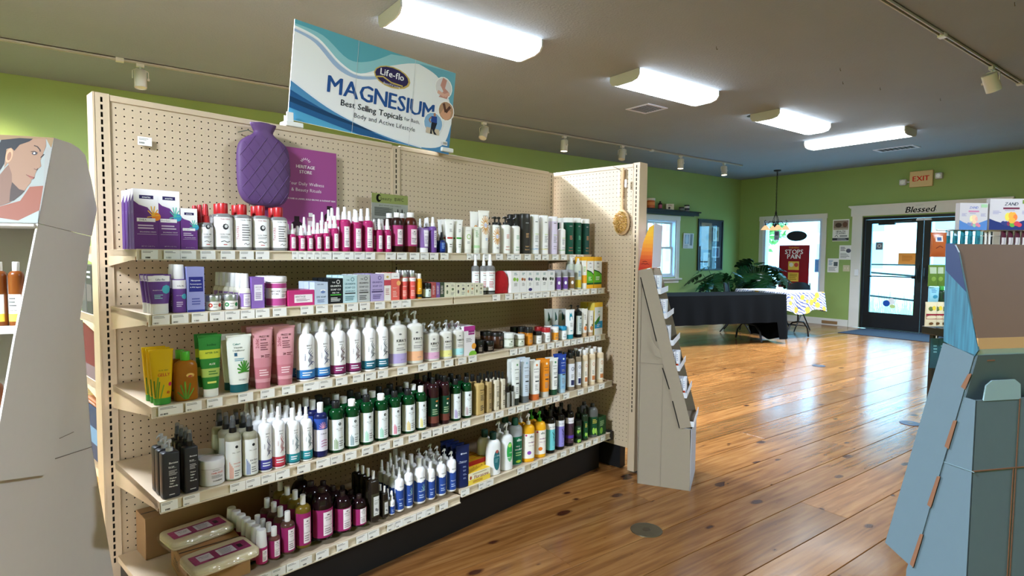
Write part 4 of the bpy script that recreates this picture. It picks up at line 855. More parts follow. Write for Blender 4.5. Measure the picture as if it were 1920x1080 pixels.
def mk(kind,w,d,h,bodyc,capc,els,o):
    a,b=w/2,d/2; n=o.get('n',2.0); P=[]
    bm=mat(bodyc,o.get('rough',.3),trans=o.get('tr',0),ior=1.35)
    cm=mat(capc,o.get('crough',.35),metal=o.get('cmetal',0),trans=o.get('ctr',0)) if capc else None
    if kind in('bottle','spray','pump','drop','hair'):
        ck={'bottle':o.get('cap','disc'),'spray':'mist','pump':'pump','drop':'drop','hair':'hair'}[kind]
        hb=o.get('hb',.8); sh=o.get('sh',.35)*w; nr=o.get('nr',.42)*a; zb=h*hb; zs=max(zb-sh,.3*zb)
        rings=[(0,a*.88,b*.88),(h*.012,a*.98,b*.98),(h*.03,a,b),(zs,a,b)]+shoulder(a,b,zs,zb,nr,nr)
        mb=MB().loft(rings,n,24); P.append(('body',mb.mesh('body',[bm])))
        cr=o.get('cr',.46)*a; P.append(('cap' if ck in('disc','taper') else 'spray_head' if ck in('mist','hair') else 'pump_head' if ck=='pump' else 'dropper_cap',caps(ck,zb-h*.004,h if ck!='hair' else h,cr,None).mesh('cap',[cm])))
        if ck=='hair': P.append(('clear_cover',MB().loft([(zb+(h-zb)*.3,cr*.82,cr*.82),(h-.003,cr*.66,cr*.66),(h,cr*.5,cr*.5)],N=12).mesh('cover',[mat('c8ccd0',.15,trans=.85,ior=1.1)])))
        S=Surf(rings,n,a,h); S.vmax=zs/h-.004
    elif kind=='column':      # tall straight bottle whose cap is as wide as its body
        zb=h*o.get('hb',.87); rings=[(0,a*.9,b*.9),(h*.01,a,b),(zb,a,b)]
        P.append(('body',MB().loft(rings,n,24).mesh('body',[bm])))
        P.append(('cap',MB().loft([(zb,a*.985,b*.985),(h-.004,a*.97,b*.97),(h,a*.9,b*.88)],n,24).mesh('cap',[cm]))); S=Surf(rings,n,a,h)
    elif kind=='tube':
        hc=h*o.get('hc',.14); ca=o.get('cw',.72)*a; cb=b
        P.append(('cap',MB().loft([(0,ca*.97,cb*.93),(.002,ca,cb*.96),(hc,ca,cb*.96)],2,20).mesh('cap',[cm])))
        rings=[(hc,ca*1.0,cb)]+[(hc+(h*.975-hc)*t,ca+(a-ca)*t**.8,.0025+(cb-.0025)*(1-t)**.75) for t in (.12,.3,.5,.7,.85,1)]+[(h,a,.0022)]
        P.append(('body',MB().loft(rings,2.3,22).mesh('body',[bm]))); S=Surf([(0,ca,cb)]+rings,2.3,a,h)
        P.append(('crimp',MB().box((-a,-.003,h*.965),(a,.003,h)).mesh('crimp',[bm])))
    elif kind=='jar':
        zb=h*o.get('hb',.66); rings=[(0,a*.9,b*.9),(h*.03,a*.97,b*.97),(zb*.92,a*.97,b*.97),(zb,a*.85,b*.85)]
        P.append(('body',MB().loft(rings,n,26).mesh('body',[bm])))
        P.append(('lid',MB().loft([(zb*.97,a,b),(h-.003,a,b),(h,a*.95,b*.95)],n,26).mesh('lid',[cm]))); S=Surf(rings,n,a,h); S.vmax=zb*.92/h-.01
    elif kind=='box':
        mb=MB().box((-a,-b,0),(a,b,h),ch=.0006).box((-a*.96,-b*.9,h-.0004),(a*.96,-b*.86,h+.0003))
        P.append(('body',mb.mesh('body',[bm]))); S=Flat(a,h,-b)
        if o.get('side'):
            s2=MB(); s2.T=Matrix.Rotation(-math.pi/2,4,'Z')
            draw(s2,Flat(b,h,-a),o['side']); P.append(('side_print',s2.mesh('side_print',[PRINT])))
    elif kind=='stick':
        zb=h*.68; rings=[(0,a*.95,b*.95),(.002,a,b),(zb,a,b)]
        P.append(('body',MB().loft(rings,n,20).mesh('body',[bm])))
        P.append(('cap',MB().loft([(zb,a*.97,b*.97),(h-.004,a*.95,b*.95),(h,a*.7,b*.7)],n,20).mesh('cap',[cm]))); S=Surf(rings,n,a,h)
    if els:
        mb=MB(); draw(mb,S,els); P.append(('label',mb.mesh('label',[PRINT])))
    return P
SHN={1:'on the top shelf',2:'on the second shelf',3:'on the third shelf',4:'on the fourth shelf',5:'on the bottom shelf'}
KN={'bottle':('bottle','bottle'),'spray':('spray_bottle','bottle'),'pump':('pump_bottle','bottle'),'drop':('dropper_bottle','bottle'),'hair':('spray_bottle','bottle'),
    'column':('bottle','bottle'),'tube':('squeeze_tube','tube'),'jar':('jar','jar'),'box':('carton','box'),'stick':('deodorant_stick','stick')}
ORD=['first in its row','second in its row','third in its row','fourth in its row','fifth in its row','sixth in its row','seventh in its row']
_labels={}
def I(lv,c,x0,x1,yt,kind,bodyc,capc,els,desc,nb=1,q=1.0,off=0,rz=0,base=0,z0=0,**o):
    ox,oy=CR[c]; p0,p1=ox+x0/3.84,ox+x1/3.84; py=oy+yt/3.84
    z=SHZ[lv]*INCH+z0; yf=-SHD[lv]*INCH+.010+off
    for it in range(3):
        d=0.05 if it==0 else w*q; y=yf+d/2
        if kind=='box': X0,X1=solveX(p0,yf,z+.03),solveX(p1,yf,z+.03); w=X1-X0; X=(X0+X1)/2
        else:
            X=solveX((p0+p1)/2,y,z+.06); P=Vector((X,y,z+.06)); dv=P-CG
            depth=dv.dot(FWg); phi=math.atan2(dv.dot(RTg),depth); perp=(p1-p0)/FPX*depth*math.cos(phi)
            al=math.atan2(dv.x,dv.y)
            tw=math.degrees(al)*(.5 if kind!='tube' else .35); ae=al-math.radians(tw); rz0=-tw
            if kind=='tube': w=perp/math.cos(ae)
            elif o.get('n',2)>=5: w=perp/(math.cos(al)+q*math.sin(al)); rz0=0
            elif q<.9: w=perp/math.sqrt(math.cos(ae)**2+(q*math.sin(ae))**2)
            else: w=perp
        d=w*q
        if kind=='tube': d=w*min(q,.55)
    h=solveZ(py,X,yf+d/2 if kind!='box' else yf)-z
    if base: h=max(h,base)
    P=mk(kind,w,d,h,bodyc,capc,els,o)
    nmn,cat=KN[kind]; first=None
    for i in range(nb):
        lab=desc+' '+SHN[lv]+((', '+ORD[i]) if nb>1 else '')
        loc=G(X+random.uniform(-.0015,.0015)*(i>0),yf+d/2+i*(d*1.04+.003),z+.0006)
        t=thing(o.get('name',nmn),lab,o.get('cat',cat),loc,GA+math.radians(rz+(rz0 if kind!='box' else 0)+random.uniform(-2,2)*(kind!='box')),(desc+'s '+SHN[lv]) if nb>1 else None)
        for pn,me in P: link(pn,me,t)
        _labels.setdefault(lab,0); _labels[lab]+=1
    return X,yf,z,w,d,h
GR='8a8a8a'
def sun(u,v,r,col): return [('s',[(u+r*.45*math.cos(t),v+r*.45*math.sin(t)*.28),(u+r*math.cos(t),v+r*math.sin(t)*.28)],.05,col) for t in [i*math.pi/6 for i in range(0,7)]]
def heritage(body,title,u=0.25,v0=.1,v1=.62,lab='f2e9ee'):
    c=(v0+v1)/2
    return [('r',-1.3,v0-.04,1.3,v1+.1,body),('r',u-.5,v0,u+.55,v1,lab)]+[('e',u,v1-.06,.16,.07,'4a3a44'),('e',u,v1-.075,.10,.05,lab)]+[('t','HERITAGE',u,v1-.15*(v1-v0)-.04,.75,.14,'3a2a34'),('t','STORE',u,v1-.3*(v1-v0)-.02,.5,.12,'3a2a34'),('t',title,u,c-.04,.85,.17,'2c2028','b'),('l',u-.38,v0+.03,u+.4,c-.1*(v1-v0)-.03,3,'9a8a92')]
def swirl(c,u=.28,v=.34,s=1.0):
    base=[(.10,.20),(-.10,.14),(.12,.08),(-.12,.01),(.06,-.05),(-.16,-.10)]
    o=[]
    for k,dx in enumerate((0,.14,.28)):
        o.append(('s',crv([(u+x*(1+.2*k)+dx,v+y*(1-.17*k)) for x,y in base],4),.055,c))
    o.append(('s',[(u+.42+.22*math.cos(t),v-.05+.028*math.sin(t)) for t in [i*math.pi/5-.5 for i in range(9)]],.055,c)); return o
def bwc(c,dark,word,vb=.2):
    return [('r',-1.3,.05,1.3,vb,c),('r',-1.3,.035,1.3,.06,dark),('l',-.5,.09,.7,vb-.03,2,'dfe6ee'),('t','BWC',.3,.62,.62,.22,'3c3c40'),('l',.0,.565,.62,.585,1,GR),('t',word,-.22,.42,.75,.2,dark,'v')]+swirl(dark,.28,.36)
def mill(c,word):
    o=[('r',-1.25,.06,1.25,.66,'dfe5e6'),('e',.3,.57,.2,.2,'26282a'),('e',.3,.57,.06,.06,'dfe5e6')]
    o+=[('t','MILL CREEK',.3,.475,.95,.15,'5a5c5e'),('l',.05,.435,.55,.45,1,GR),('t',word,.5,.3,.6,.13,'444'+'444'),('l',.2,.12,.85,.25,3,GR)]
    for k in range(4): o.append(('r',-.42+k*.13,.08,-.35+k*.13,.3-.03*abs(k-1),c))
    return o
def emerita(t,c1,c2):
    return [('r',-1,0,1,1,'6b3a86'),('p',[(-1,1),(-1,.8),(-.6,.74),(.1,.7),(.5,.6),(.8,.54),(1,.52),(1,1)],'f3f1f5'),('r',-.55,.84,.6,.9,'2c2457'),('t','emerita',0.02,.87,.95,.14,'f0f0f5','b')]+\
     [('e',.8,.55,.38,.38,c1)]+[('s',[(.55,.56),(.55+.5*math.cos(a),.56+.17*math.sin(a))],.09,c2) for a in (.1,.7,1.3,1.9,2.6,3.3)]+\
     [('r',-.78,.46,.72,.52,'f5f3f7'),('t',t,-.3,.49,.8,.15,'3a3050'),('l',-.7,.33,.7,.42,2,'d8c8e4'),('r',-.78,.25,.8,.255,'e0d4ea'),('t','BALANCING CREAM',.1,.29,1.3,.1,'f0e8f5'),('t','NET WT. 2 OZ (57 g)',.1,.05,1.1,.09,'dccbe6')]
def thayer(t,side=False):
    if side: return [('r',-1.25,.07,1.2,.74,'e9e9ea'),('t','THAYERS',-.52,.38,1.5,.5,'9c1c2c','vb'),('t','FACIAL TONER',.35,.66,1.15,.15,'333'+'333','b'),('l',-.1,.2,.85,.58,7,'777'+'777'),('s',[(.1,.13),(.3,.16),(.45,.12),(.7,.15)],.05,'222'+'222')]
    return [('r',-1.25,.07,1.2,.74,'e9e9ea'),('t','THAYERS',.1,.66,1.0,.2,'9c3a3c','b'),('e',.15,.5,.32,.36,'2c2c30'),('e',.2,.51,.17,.2,'c8c8c8'),('t',t,.1,.34,1.1,.15,'333'+'333','b'),('l',-.4,.25,.65,.31,2,GR),('s',[(-.35,.18),(0,.2),(.3,.17),(.6,.19)],.07,'222'+'222'),('l',-.1,.1,.4,.14,1,'c06060')]
def heritpink(): return heritage('c22a78','Rosewater',.2,.08,.42)
def leaves(t1,t2,c,u=.3): return [('l',-.1,.74,.6,.8,1,GR),('l',0,.4,.7,.52,4,c),('t',t1,u,.19,.9,.2,c,'b'),('t',t2,u,.11,.9,.2,c,'b')]
def essen(c):
    return [('r',-1.2,.0,1.2,.14,c),('l',-.1,.8,.6,.84,1,'555'+'555'),('r',-.1,.5,.75,.515,'a8c060'),('l',-.1,.3,.7,.48,5,GR),('t','simply',.3,.21,.75,.16,'5c4c74','b'),('t','nature',.3,.15,.75,.16,'5c4c74','b')]
# ---- top shelf
I(1,'1',200,378,58,'box','5e3479',None,emerita('DHEA','e8862c','e8b040'),'purple cream carton with orange flower',4,.42,side=[('r',-1,0,1,1,'4a2a66'),('p',[(-1,1),(-1,.8),(1,.92),(1,1)],'e9e6ee'),('t','emerita',-.2,.62,.6,.3,'d8cfe4','v')])
I(1,'1',372,530,70,'box','5e3479',None,emerita('Pro-Gest','3f9fc8','54c0b0'),'purple cream carton with blue flower',4,.42)
I(1,'1',535,655,197,'box','5e3479',None,emerita('Pro-Gest','3f9fc8','54c0b0'),'short purple cream carton',3,.5)
I(1,'1',660,768,165,'spray','b9b9ba','b02028',thayer('FACIAL MIST'),'clear mist bottle with red spray head',3,1,tr=.6,hb=.6,cr=.55,nr=.45)
TC=['front-facing label, left of two','vertical red writing, left of two','front-facing label, right of two','vertical red writing, right of two']
for k,(a,b,y,sd) in enumerate([(772,907,160,0),(907,1043,170,1),(1045,1170,178,0),(1172,1300,190,1)]):
    I(1,'1',a,b,y,'bottle','b4b4b5','b01a22',thayer('FACIAL TONER',sd),['red-capped toner, portrait label, left','red-capped toner, side writing, left','red-capped toner, portrait label, right','red-capped toner, side writing, right'][k],2,.62,n=2.6,tr=.6,hb=.78,sh=.2,nr=.5,cr=.54)
PK=lambda v0=.1,v1=.5: heritage('a82a68','Rosewater',.15,v0,v1)
for k,(a,b,y) in enumerate([(1305,1365,305),(1372,1430,320),(1432,1488,318),(1492,1548,300),(1552,1610,292)]):
    I(1,'1',a,b,y,'drop' if k in(0,) else 'spray','a31e5c','ecebee',PK(),'small pink bottle, '+['leftmost','second','third','fourth','fifth'][k]+' of five',2,1,hb=.62,cr=.6,nr=.5)
for k,(a,b,y) in enumerate([(1400,1445,258),(1470,1515,240),(1530,1575,222),(1575,1620,205)]):
    I(1,'1',a,b,y,'spray','a31e5c','ecebee',PK(),'pink rosewater spray standing behind, '+['first','second','third','fourth'][k]+' from left',1,1,off=.14,hb=.68,cr=.6,nr=.5)
I(1,'1',1612,1672,250,'spray','a31e5c','ecebee',PK(),'slim pink rosewater spray',2,1,hb=.66,cr=.6)
for k,(a,b,y) in enumerate([(1674,1755,185),(1757,1838,212),(1840,1920,195)]):
    I(1,'1',a,b,y,'spray','a81f60','ecebee',PK(.1,.56),'large pink rosewater spray, '+['left','middle','right'][k]+' of three',3,1,hb=.72,cr=.46,sh=.2)
I(1,'2',92,145,195,'spray','a31e5c','ecebee',PK(),'small pink rosewater mist, left of pair',2,1,hb=.68,cr=.6)
I(1,'2',148,207,195,'spray','a31e5c','ecebee',PK(),'small pink rosewater mist, right of pair',2,1,hb=.68,cr=.6)
I(1,'2',203,291,150,'bottle','2c1712','e6e4e2',heritage('a83a72','Vinegar',.3,.2,.58),'dark brown jug bottle with purple label',2,1,hb=.88,sh=.55,nr=.45,cr=.52)
I(1,'2',293,394,150,'bottle','4a1e10','e6e4e2',heritage('a83a72','Vinegar',.3,.2,.58),'amber brown jug bottle with purple label',2,1,hb=.88,sh=.55,nr=.45,cr=.52)
I(1,'2',400,475,262,'tube','8a68a8','e8e6ea',[('r',.0,.25,.95,.92,'ece6f0'),('t','HERITAGE',.5,.8,.7,.13,'5a4670'),('l',.1,.35,.85,.7,6,'8a78a0')],'lavender squeeze tube with white base',2,.5,cw=.85,hc=.2)
I(1,'2',395,432,192,'spray','9c84b4','ecebee',[],'lilac spray behind the lavender tube',1,1,off=.12,hb=.75,cr=.6)
I(1,'2',432,472,190,'spray','9c84b4','ecebee',[],'lilac spray behind and right of lavender tube',1,1,off=.12,hb=.75,cr=.6)
I(1,'2',477,533,182,'spray','6f4a93','ecebee',[('r',.0,.15,.95,.62,'e8e2ee'),('l',.1,.2,.85,.56,7,'8a78a0')],'purple body spray with white label',2,1,hb=.74,cr=.55)
I(1,'2',540,597,290,'spray','14245e','15161c',[('r',-.8,.1,.9,.6,'1b3a8a'),('l',-.3,.2,.6,.5,4,'8fb0e0')],'small cobalt blue spray bottle',2,1,hb=.62,cr=.5)
SL=lambda c:[('l',.0,.84,.55,.88,1,GR),('l',-.1,.62,.6,.72,3,GR),('r',-.75,.42,.75,.47,c),('t','super',.2,.26,.8,.2,'333'+'333','b'),('t','leaves',.2,.19,.8,.2,'333'+'333','b')]
I(1,'2',592,658,197,'tube','eeeeea','f2f2ef',SL('b8302c'),'white tube with red stripe',3,.45,cw=.6,hc=.12)
I(1,'2',660,720,200,'tube','eeeeea','f2f2ef',SL('3c9a34'),'white tube with green stripe',3,.45,cw=.6,hc=.12)
I(1,'2',720,787,250,'tube','eceae2','e2e0d8',[('e',.2,.62,.5,.5,'9fc070'),('e',.2,.62,.34,.34,'eceae2'),('t','attitude',.1,.85,.8,.14,GR),('l',-.2,.35,.6,.45,2,GR)],'cream tube with green leaf wreath',2,.45,cw=.8,hc=.15)
I(1,'2',790,846,252,'tube','e6ebdc','d8ddd0',[('l',-.3,.6,.5,.8,4,'6a9a50'),('r',-.9,.2,.9,.3,'b5dca8'),('t','baby',0,.85,.6,.2,'6fa84a','b')],'short pale green tube',2,.45,cw=.85,hc=.12)
I(1,'2',772,832,142,'tube','eeebe4','d8d6d0',[('e',.3,.62,.5,.5,'e0a050'),('e',.3,.62,.25,.25,'d8d8e4')],'tall sun-print tube, back left',1,.4,off=.11,cw=.8)
SUNF=lambda v:[('s',[(.25+.28*math.cos(t),v+.28*math.sin(t)*.26),(.25+.85*math.cos(t),v+.85*math.sin(t)*.26)],.12,'dba050') for t in [i*math.pi/8 for i in range(16)]]+[('e',.25,v,.3,.3,'c9cce6')]
I(1,'2',832,908,135,'tube','f0eee8','dfddd6',[('t','attitude',.2,.88,.8,.16,'444'+'444','b')]+SUNF(.66)+[('l',.2,.3,.7,.36,2,'7aa0d8')],'tall white tube with orange sun print',1,.4,cw=.85,hc=.12)
PP=dict(hb=.78,sh=.2,nr=.4,cr=.5)
I(1,'2',913,986,178,'pump','f1f0ec','17171a',[('t','attitude',.3,.7,.8,.14,'333'+'333','b')]+SUNF(.46)+[('l',.1,.12,.7,.18,2,GR)],'white pump bottle with orange sun print',2,.8,n=2.4,**PP)
I(1,'2',990,1061,178,'pump','f1f0ec','17171a',leaves('super','leaves','c0604c'),'white pump bottle with red writing',2,.8,n=2.4,**PP)
I(1,'2',1062,1131,188,'pump','f1f0ec','17171a',leaves('super','leaves','58a070'),'white pump bottle with green writing',2,.8,n=2.4,**PP)
I(1,'2',1127,1203,158,'column','33302e','2a2826',leaves('super','leaves','c8a070'),'tall charcoal black bottle',3,.7,n=2.6)
I(1,'2',1204,1268,165,'column','efefef','f4f4f2',essen('bcd4ea'),'tall white bottle with pale blue base',3,.7,n=2.6)
I(1,'2',1270,1335,170,'column','f1f0ee','f4f4f2',essen('ece6ae'),'tall white bottle with pale yellow base',3,.7,n=2.6)
I(1,'2',1336,1400,178,'column','ddd2ea','f2f0f4',essen('ddd2ea'),'tall lavender bottle',3,.7,n=2.6)
I(1,'2',1402,1458,220,'bottle','f0f0ee','f4f4f2',essen('c2dfae'),'short white bottle with pale green base',1,.7,n=2.6,hb=.8,sh=.25,cr=.5)
I(1,'2',1395,1440,190,'column','0f4a3c','f0f0ee',[],'dark green bottle behind the short white one',1,.7,off=.1,n=2.6)
for k,(a,b,y,c,tc) in enumerate([(1443,1516,187,'0f4d3c','c06a58'),(1519,1572,188,'12523f','6fc09a'),(1574,1630,195,'10413a','c88a58')]):
    I(1,'2',a,b,y,'column',c,'efeeea',leaves('super','leaves',tc),'white-capped dark green bottle, '+['left','middle','right'][k]+' one',3,.7,n=2.6)
# ---- second shelf
I(2,'1',290,465,672,'tube','67418f','efeef1',[('r',-1.2,.82,1.2,.975,'f1eff4'),('e',.6,.62,.42,.42,'4fb4c8'),('t','Life-flo',.1,.87,.75,.2,'44406a','b'),('t','PROGESTA-CARE',-.2,.6,.85,.12,'efe8f4','b'),('l',-.55,.38,.3,.5,3,'9fd8dc')],'white and purple squeeze tube',3,.5,cw=.77,hc=.26)
I(2,'1',468,577,600,'bottle','69438f','efeef1',[('r',-1.3,.5,1.3,.68,'f1eff4'),('e',.6,.34,.42,.42,'4fb4c8'),('t','Life-flo',.1,.56,.9,.2,'44406a','b'),('t','BODY CREAM',-.1,.36,.8,.12,'efe8f4','b'),('l',-.5,.12,.4,.24,3,'cfc0de')],'purple labelled airless bottle with white cap',2,1,cap='taper',hb=.7,sh=.06,nr=.72,cr=.75)
I(2,'1',582,706,617,'box','8d93cc',None,[('r',-1,0,1,1,'9498ce'),('r',-1,0,1,.05,'34388a'),('r',-.8,.45,.85,.78,'2c3080'),('t','Menopause',0,.7,1.3,.16,'e6e8f8','b'),('t','Perimenopause',0,.62,1.4,.14,'e6e8f8','b'),('t','& PMS Support',0,.55,1.3,.14,'e6e8f8','b'),('l',-.5,.15,.7,.32,3,'5058a0')],'lilac carton with navy title panel',2,.6)
for k,(a,b,c,y) in enumerate([(708,825,'c8423c',822),(828,946,'2f8a54',815)]):
    I(2,'1',a,b,y,'jar','b6b4b0','c2c2c4',[('r',-1.4,.06,1.4,.66,'efece8'),('e',-.55,.36,.3,.3,c),('e',-.55,.36,.12,.12,'f4e8d0'),('e',.75,.36,.28,.28,c),('t','CREAM',.1,.42,.6,.14,'555'+'555','b'),('l',-.2,.18,.4,.3,2,GR)],'small round tin with '+['red','green'][k]+' flower label',2,1,cmetal=.9,crough=.3)
I(2,'1',948,1040,665,'bottle','dcd8c8','e9e8e8',[('r',-1.2,.06,1.2,.46,'8f6fae'),('r',-.4,.08,.8,.42,'e8e2ec'),('t','HERITAGE',.2,.36,.8,.1,'54406c'),('l',-.2,.12,.6,.3,4,'8a78a0')],'round serum bottle with tall white cap',6,1,cap='taper',hb=.6,sh=.45,nr=.5,cr=.68)
I(2,'1',1045,1136,692,'box','7c5aa6',None,[('r',-1,0,1,1,'8a67b4'),('r',-.6,.25,.7,.76,'eae4f0'),('t','HERITAGE',.05,.68,.95,.14,'54406c'),('t','STORE',.05,.61,.6,.12,'54406c'),('l',-.4,.3,.5,.52,4,'8a78a0')],'lavender eye cream carton',3,.6)
I(2,'1',1139,1298,685,'jar','c9b9c0','e4e2e4',[('r',-1.4,.05,1.4,.82,'b04a88'),('r',-1.4,.28,1.4,.62,'efeaee'),('t','HERITAGE',-.3,.52,.9,.16,'3a2a34','b'),('t','STORE',-.3,.43,.6,.14,'3a2a34','b'),('t','Castor',.6,.5,.6,.13,'3a2a34'),('l',.3,.32,.9,.42,2,GR)],'large jar with magenta bands, white lid',2,1,hb=.85)
I(2,'1',1308,1495,785,'box','b72f6c',None,[('r',-1,0,1,1,'c23678'),('r',-.55,.2,.85,.72,'efe6ec'),('t','HERITAGE',-.1,.58,.8,.16,'3a2a34'),('l',-.4,.28,.7,.46,3,'8a6a7c')],'low pink soap carton',2,.5)
I(2,'1',1497,1593,727,'box','b8c8de',None,[('r',-1,0,1,1,'bccbe0'),('t','100% FREE',-.1,.9,1.4,.14,'30406a','b'),('r',-.1,.55,.6,.66,'f4f4f8'),('e',.25,.56,.35,.2,'6f86b8'),('t','EYE SOAP',0,.34,1.4,.2,'2a3660','b'),('l',-.6,.08,.6,.24,3,'6070a0')],'pale blue eye soap carton',3,.7)
GS=[(1598,1700,700,'15181a','e6e8e6','54b848','PINE TAR','black soap carton with green band'),(1702,1803,680,'b9d6de','4f7a86','2c2c30','EPSOM SALT','pale aqua soap carton'),(1806,1895,673,'b6b9ba','4a4c50','444'+'444','CHARCOAL','grey soap carton')]
for a,b,y,c,t,s,wd2,de in GS:
    I(2,'1',a,b,y,'box',c,None,[('r',-1,0,1,1,c),('e',.35,.86,.26,.26,t),('e',.35,.86,.18,.18,c),('t','THE',-.3,.84,.5,.16,t,'b'),('t','GRANDPA',0,.7,1.5,.3,t,'b'),('t','SOAP CO',0,.56,1.4,.24,t,'b'),('t',wd2,0,.43,1.3,.15,t,'b'),('r',-.75,.33,.75,.37,s),('l',-.7,.08,.7,.26,3,t)],de,3,.62)
I(2,'2',58,153,592,'box','a698c8',None,[('r',-1,0,1,1,'b0a2d0'),('e',.35,.86,.26,.26,'5a4c88'),('e',.35,.86,.18,.18,'b0a2d0'),('t','GRANDPA',0,.7,1.5,.3,'5a4c88','b'),('t','SOAP CO',0,.56,1.4,.24,'5a4c88','b'),('t','WITCH HAZEL',0,.42,1.5,.15,'3a3060','b'),('r',-.85,.33,.85,.37,'3a3060'),('l',-.7,.08,.7,.26,3,'5a4c88')],'lilac soap carton',3,.62)
I(2,'2',155,203,585,'box','e8dfdc',None,[('r',-1,0,1,1,'e8e2de'),('r',-1,.55,1,.75,'c04a5a'),('e',0,.86,.4,.3,'c8b060'),('l',-.6,.2,.6,.45,4,'b07a7a')],'slim white carton with crimson band',2,.9)
I(2,'2',205,265,583,'box','e0645c',None,[('r',-1,0,1,1,'e2685e'),('r',-1,.78,1,1,'f0eef0'),('t','Life-flo',.1,.87,1.2,.2,'55506a','b'),('e',.8,.62,.5,.5,'f0b070'),('t','Vitamin C',-.1,.45,1.2,.16,'f6e6e2','b'),('l',-.6,.1,.5,.35,4,'f2c4b8')],'coral carton with white top',2,.8)
for k,(a,b) in enumerate([(268,322),(325,381)]):
    I(2,'2',a,b,565,'bottle','d85a54','b8babd',[('r',-1.3,.62,1.3,.74,'efedf0'),('t','Life-flo',.2,.68,1.0,.2,'55506a','b'),('t','ROSEHIP',.1,.45,1.1,.16,'f6e0dc','b'),('l',-.5,.1,.6,.32,4,'f2c4b8')],'coral serum bottle with silver cap, '+['left','right'][k],2,1,cmetal=.85,hb=.76,sh=.06,nr=.7,cr=.8)
I(2,'2',384,427,588,'bottle','d8981c','e2e0dc',[('r',-1.3,.05,1.3,.18,'20302c'),('r',-1.3,.18,1.3,.66,'e6a31f'),('t','OIL',.1,.4,.9,.26,'f8f0d8','b'),('l',-.5,.22,.6,.3,2,'7a5010')],'small yellow oil bottle with white cap',2,1,hb=.8,cr=.7,nr=.55,sh=.15)
I(2,'2',428,495,655,'jar','2a2c28','121212',[('r',-1.4,.08,1.4,.6,'cfe0da'),('e',.3,.48,.2,.16,'20201e'),('t','balm',.3,.34,.6,.16,'333'+'333'),('l',-.1,.12,.7,.26,3,GR)],'small dark jar with mint label',2,1,hb=.74)
for k,(a,b,c,de) in enumerate([(497,528,'a8504e','muted red slim carton'),(530,556,'7c5c9c','muted purple slim carton'),(558,588,'40503c','dark green slim carton')]):
    I(2,'2',a,b,652,'box',c,None,[('r',-1,0,1,1,c),('l',-.6,.2,.6,.8,6,'d8c8c8')],de,2,1.2)
for k,(a,b,c) in enumerate([(589,668,'6a7a5a'),(670,743,'44444a'),(745,804,'c88a5a'),(806,868,'7a7a5a')]):
    I(2,'2',a,b,658,'box','d8d6bc',None,[('r',-1,0,1,1,'dddbc4'),('r',0,0,.03,1,'c4c2aa'),('e',-.5,.8,.18,.14,'333'+'333'),('e',.5,.55,.22,.18,c),('e',-.5,.35,.16,.28,c),('l',.15,.1,.85,.35,3,GR),('l',.2,.75,.8,.9,2,GR)],'low cream soap carton, '+['leftmost','second','third','rightmost'][k]+' of four',2,.8)
TH=[('r',-1.3,.05,1.3,.58,'e8e8e8'),('r',-1.3,.05,1.3,.09,'333'+'333'),('t','THAYERS',.1,.53,1.3,.22,'b0202c','b'),('l',-.5,.46,.6,.49,1,'555'+'555'),('t','FACIAL',.1,.38,1.0,.13,'b0202c','b'),('l',-.5,.16,.6,.33,5,'b04a50')]
for k,(a,b,y) in enumerate([(782,840,452),(842,900,452),(878,953,450)]):
    I(2,'2',a,b,y,'spray','a8a8a9','ecebea',TH,'tall clear spray with red writing, '+['left','middle','right'][k]+' of three',1,1,off=(.05,.025,0)[k],tr=.6,hb=.72,cr=.42,nr=.36,sh=.3)
for k in range(6):
    a=[1068,1131,1180,1230,1282,1333][k]; b=[1130,1179,1229,1281,1332,1382][k]; c=['8fbf4a','a8653a','5a5a80','7a9a80','30302e','50604a'][k]
    I(2,'2',a,b,570,'box','ededed',None,[('r',-1,0,1,1,'efefef'),('l',-.3,.8,.5,.93,2,'5a8a8a'),('e',-.2,.62,.35,.3,c),('e',.45,.6,.25,.3,c),('l',-.3,.3,.5,.46,3,GR),('e',.1,.12,.55,.3,'3a3470' if k==2 else 'efefef')],'white deodorant carton, '+['leftmost','second','third','fourth','fifth','rightmost'][k]+' of six',2,.5)

for k,(a,b,c,de) in enumerate([(1384,1428,'7b55a0','purple deodorant stick, left of two'),(1431,1476,'74509c','purple deodorant stick, right of two'),(1478,1524,'8a6a44','brown deodorant stick')]):
    I(2,'2',a,b,562,'stick','dedee2','cfd0d4',[('r',-1.2,.05,1.2,.64,c),('e',.1,.36,.42,.55,'efeef2'),('t','SCHMIDT',.1,.37,.7,.14,'554466','b')],de,3,.7,n=2.6,ctr=.5)
I(2,'2',1460,1508,482,'bottle','d0d4ce','e6e6e4',[],'frosted bottle behind the brown stick',1,1,off=.09,hb=.82,cr=.6,nr=.5)
I(2,'2',1523,1575,478,'spray','ccd2c4','e4e4e2',[('r',-1.2,.05,1.2,.3,'d8c038'),('l',-.3,.4,.6,.6,4,'4a7ab0')],'frosted spray bottle with yellow base',2,1,hb=.82,cr=.5)
I(2,'2',1574,1612,495,'tube','f0eee8','efeeec',[('r',-1.2,.2,1.2,.48,'f0a830'),('l',-.4,.6,.5,.8,3,'8ab860')],'slim white tube with orange lower half',2,.6,cw=.9,hc=.12)
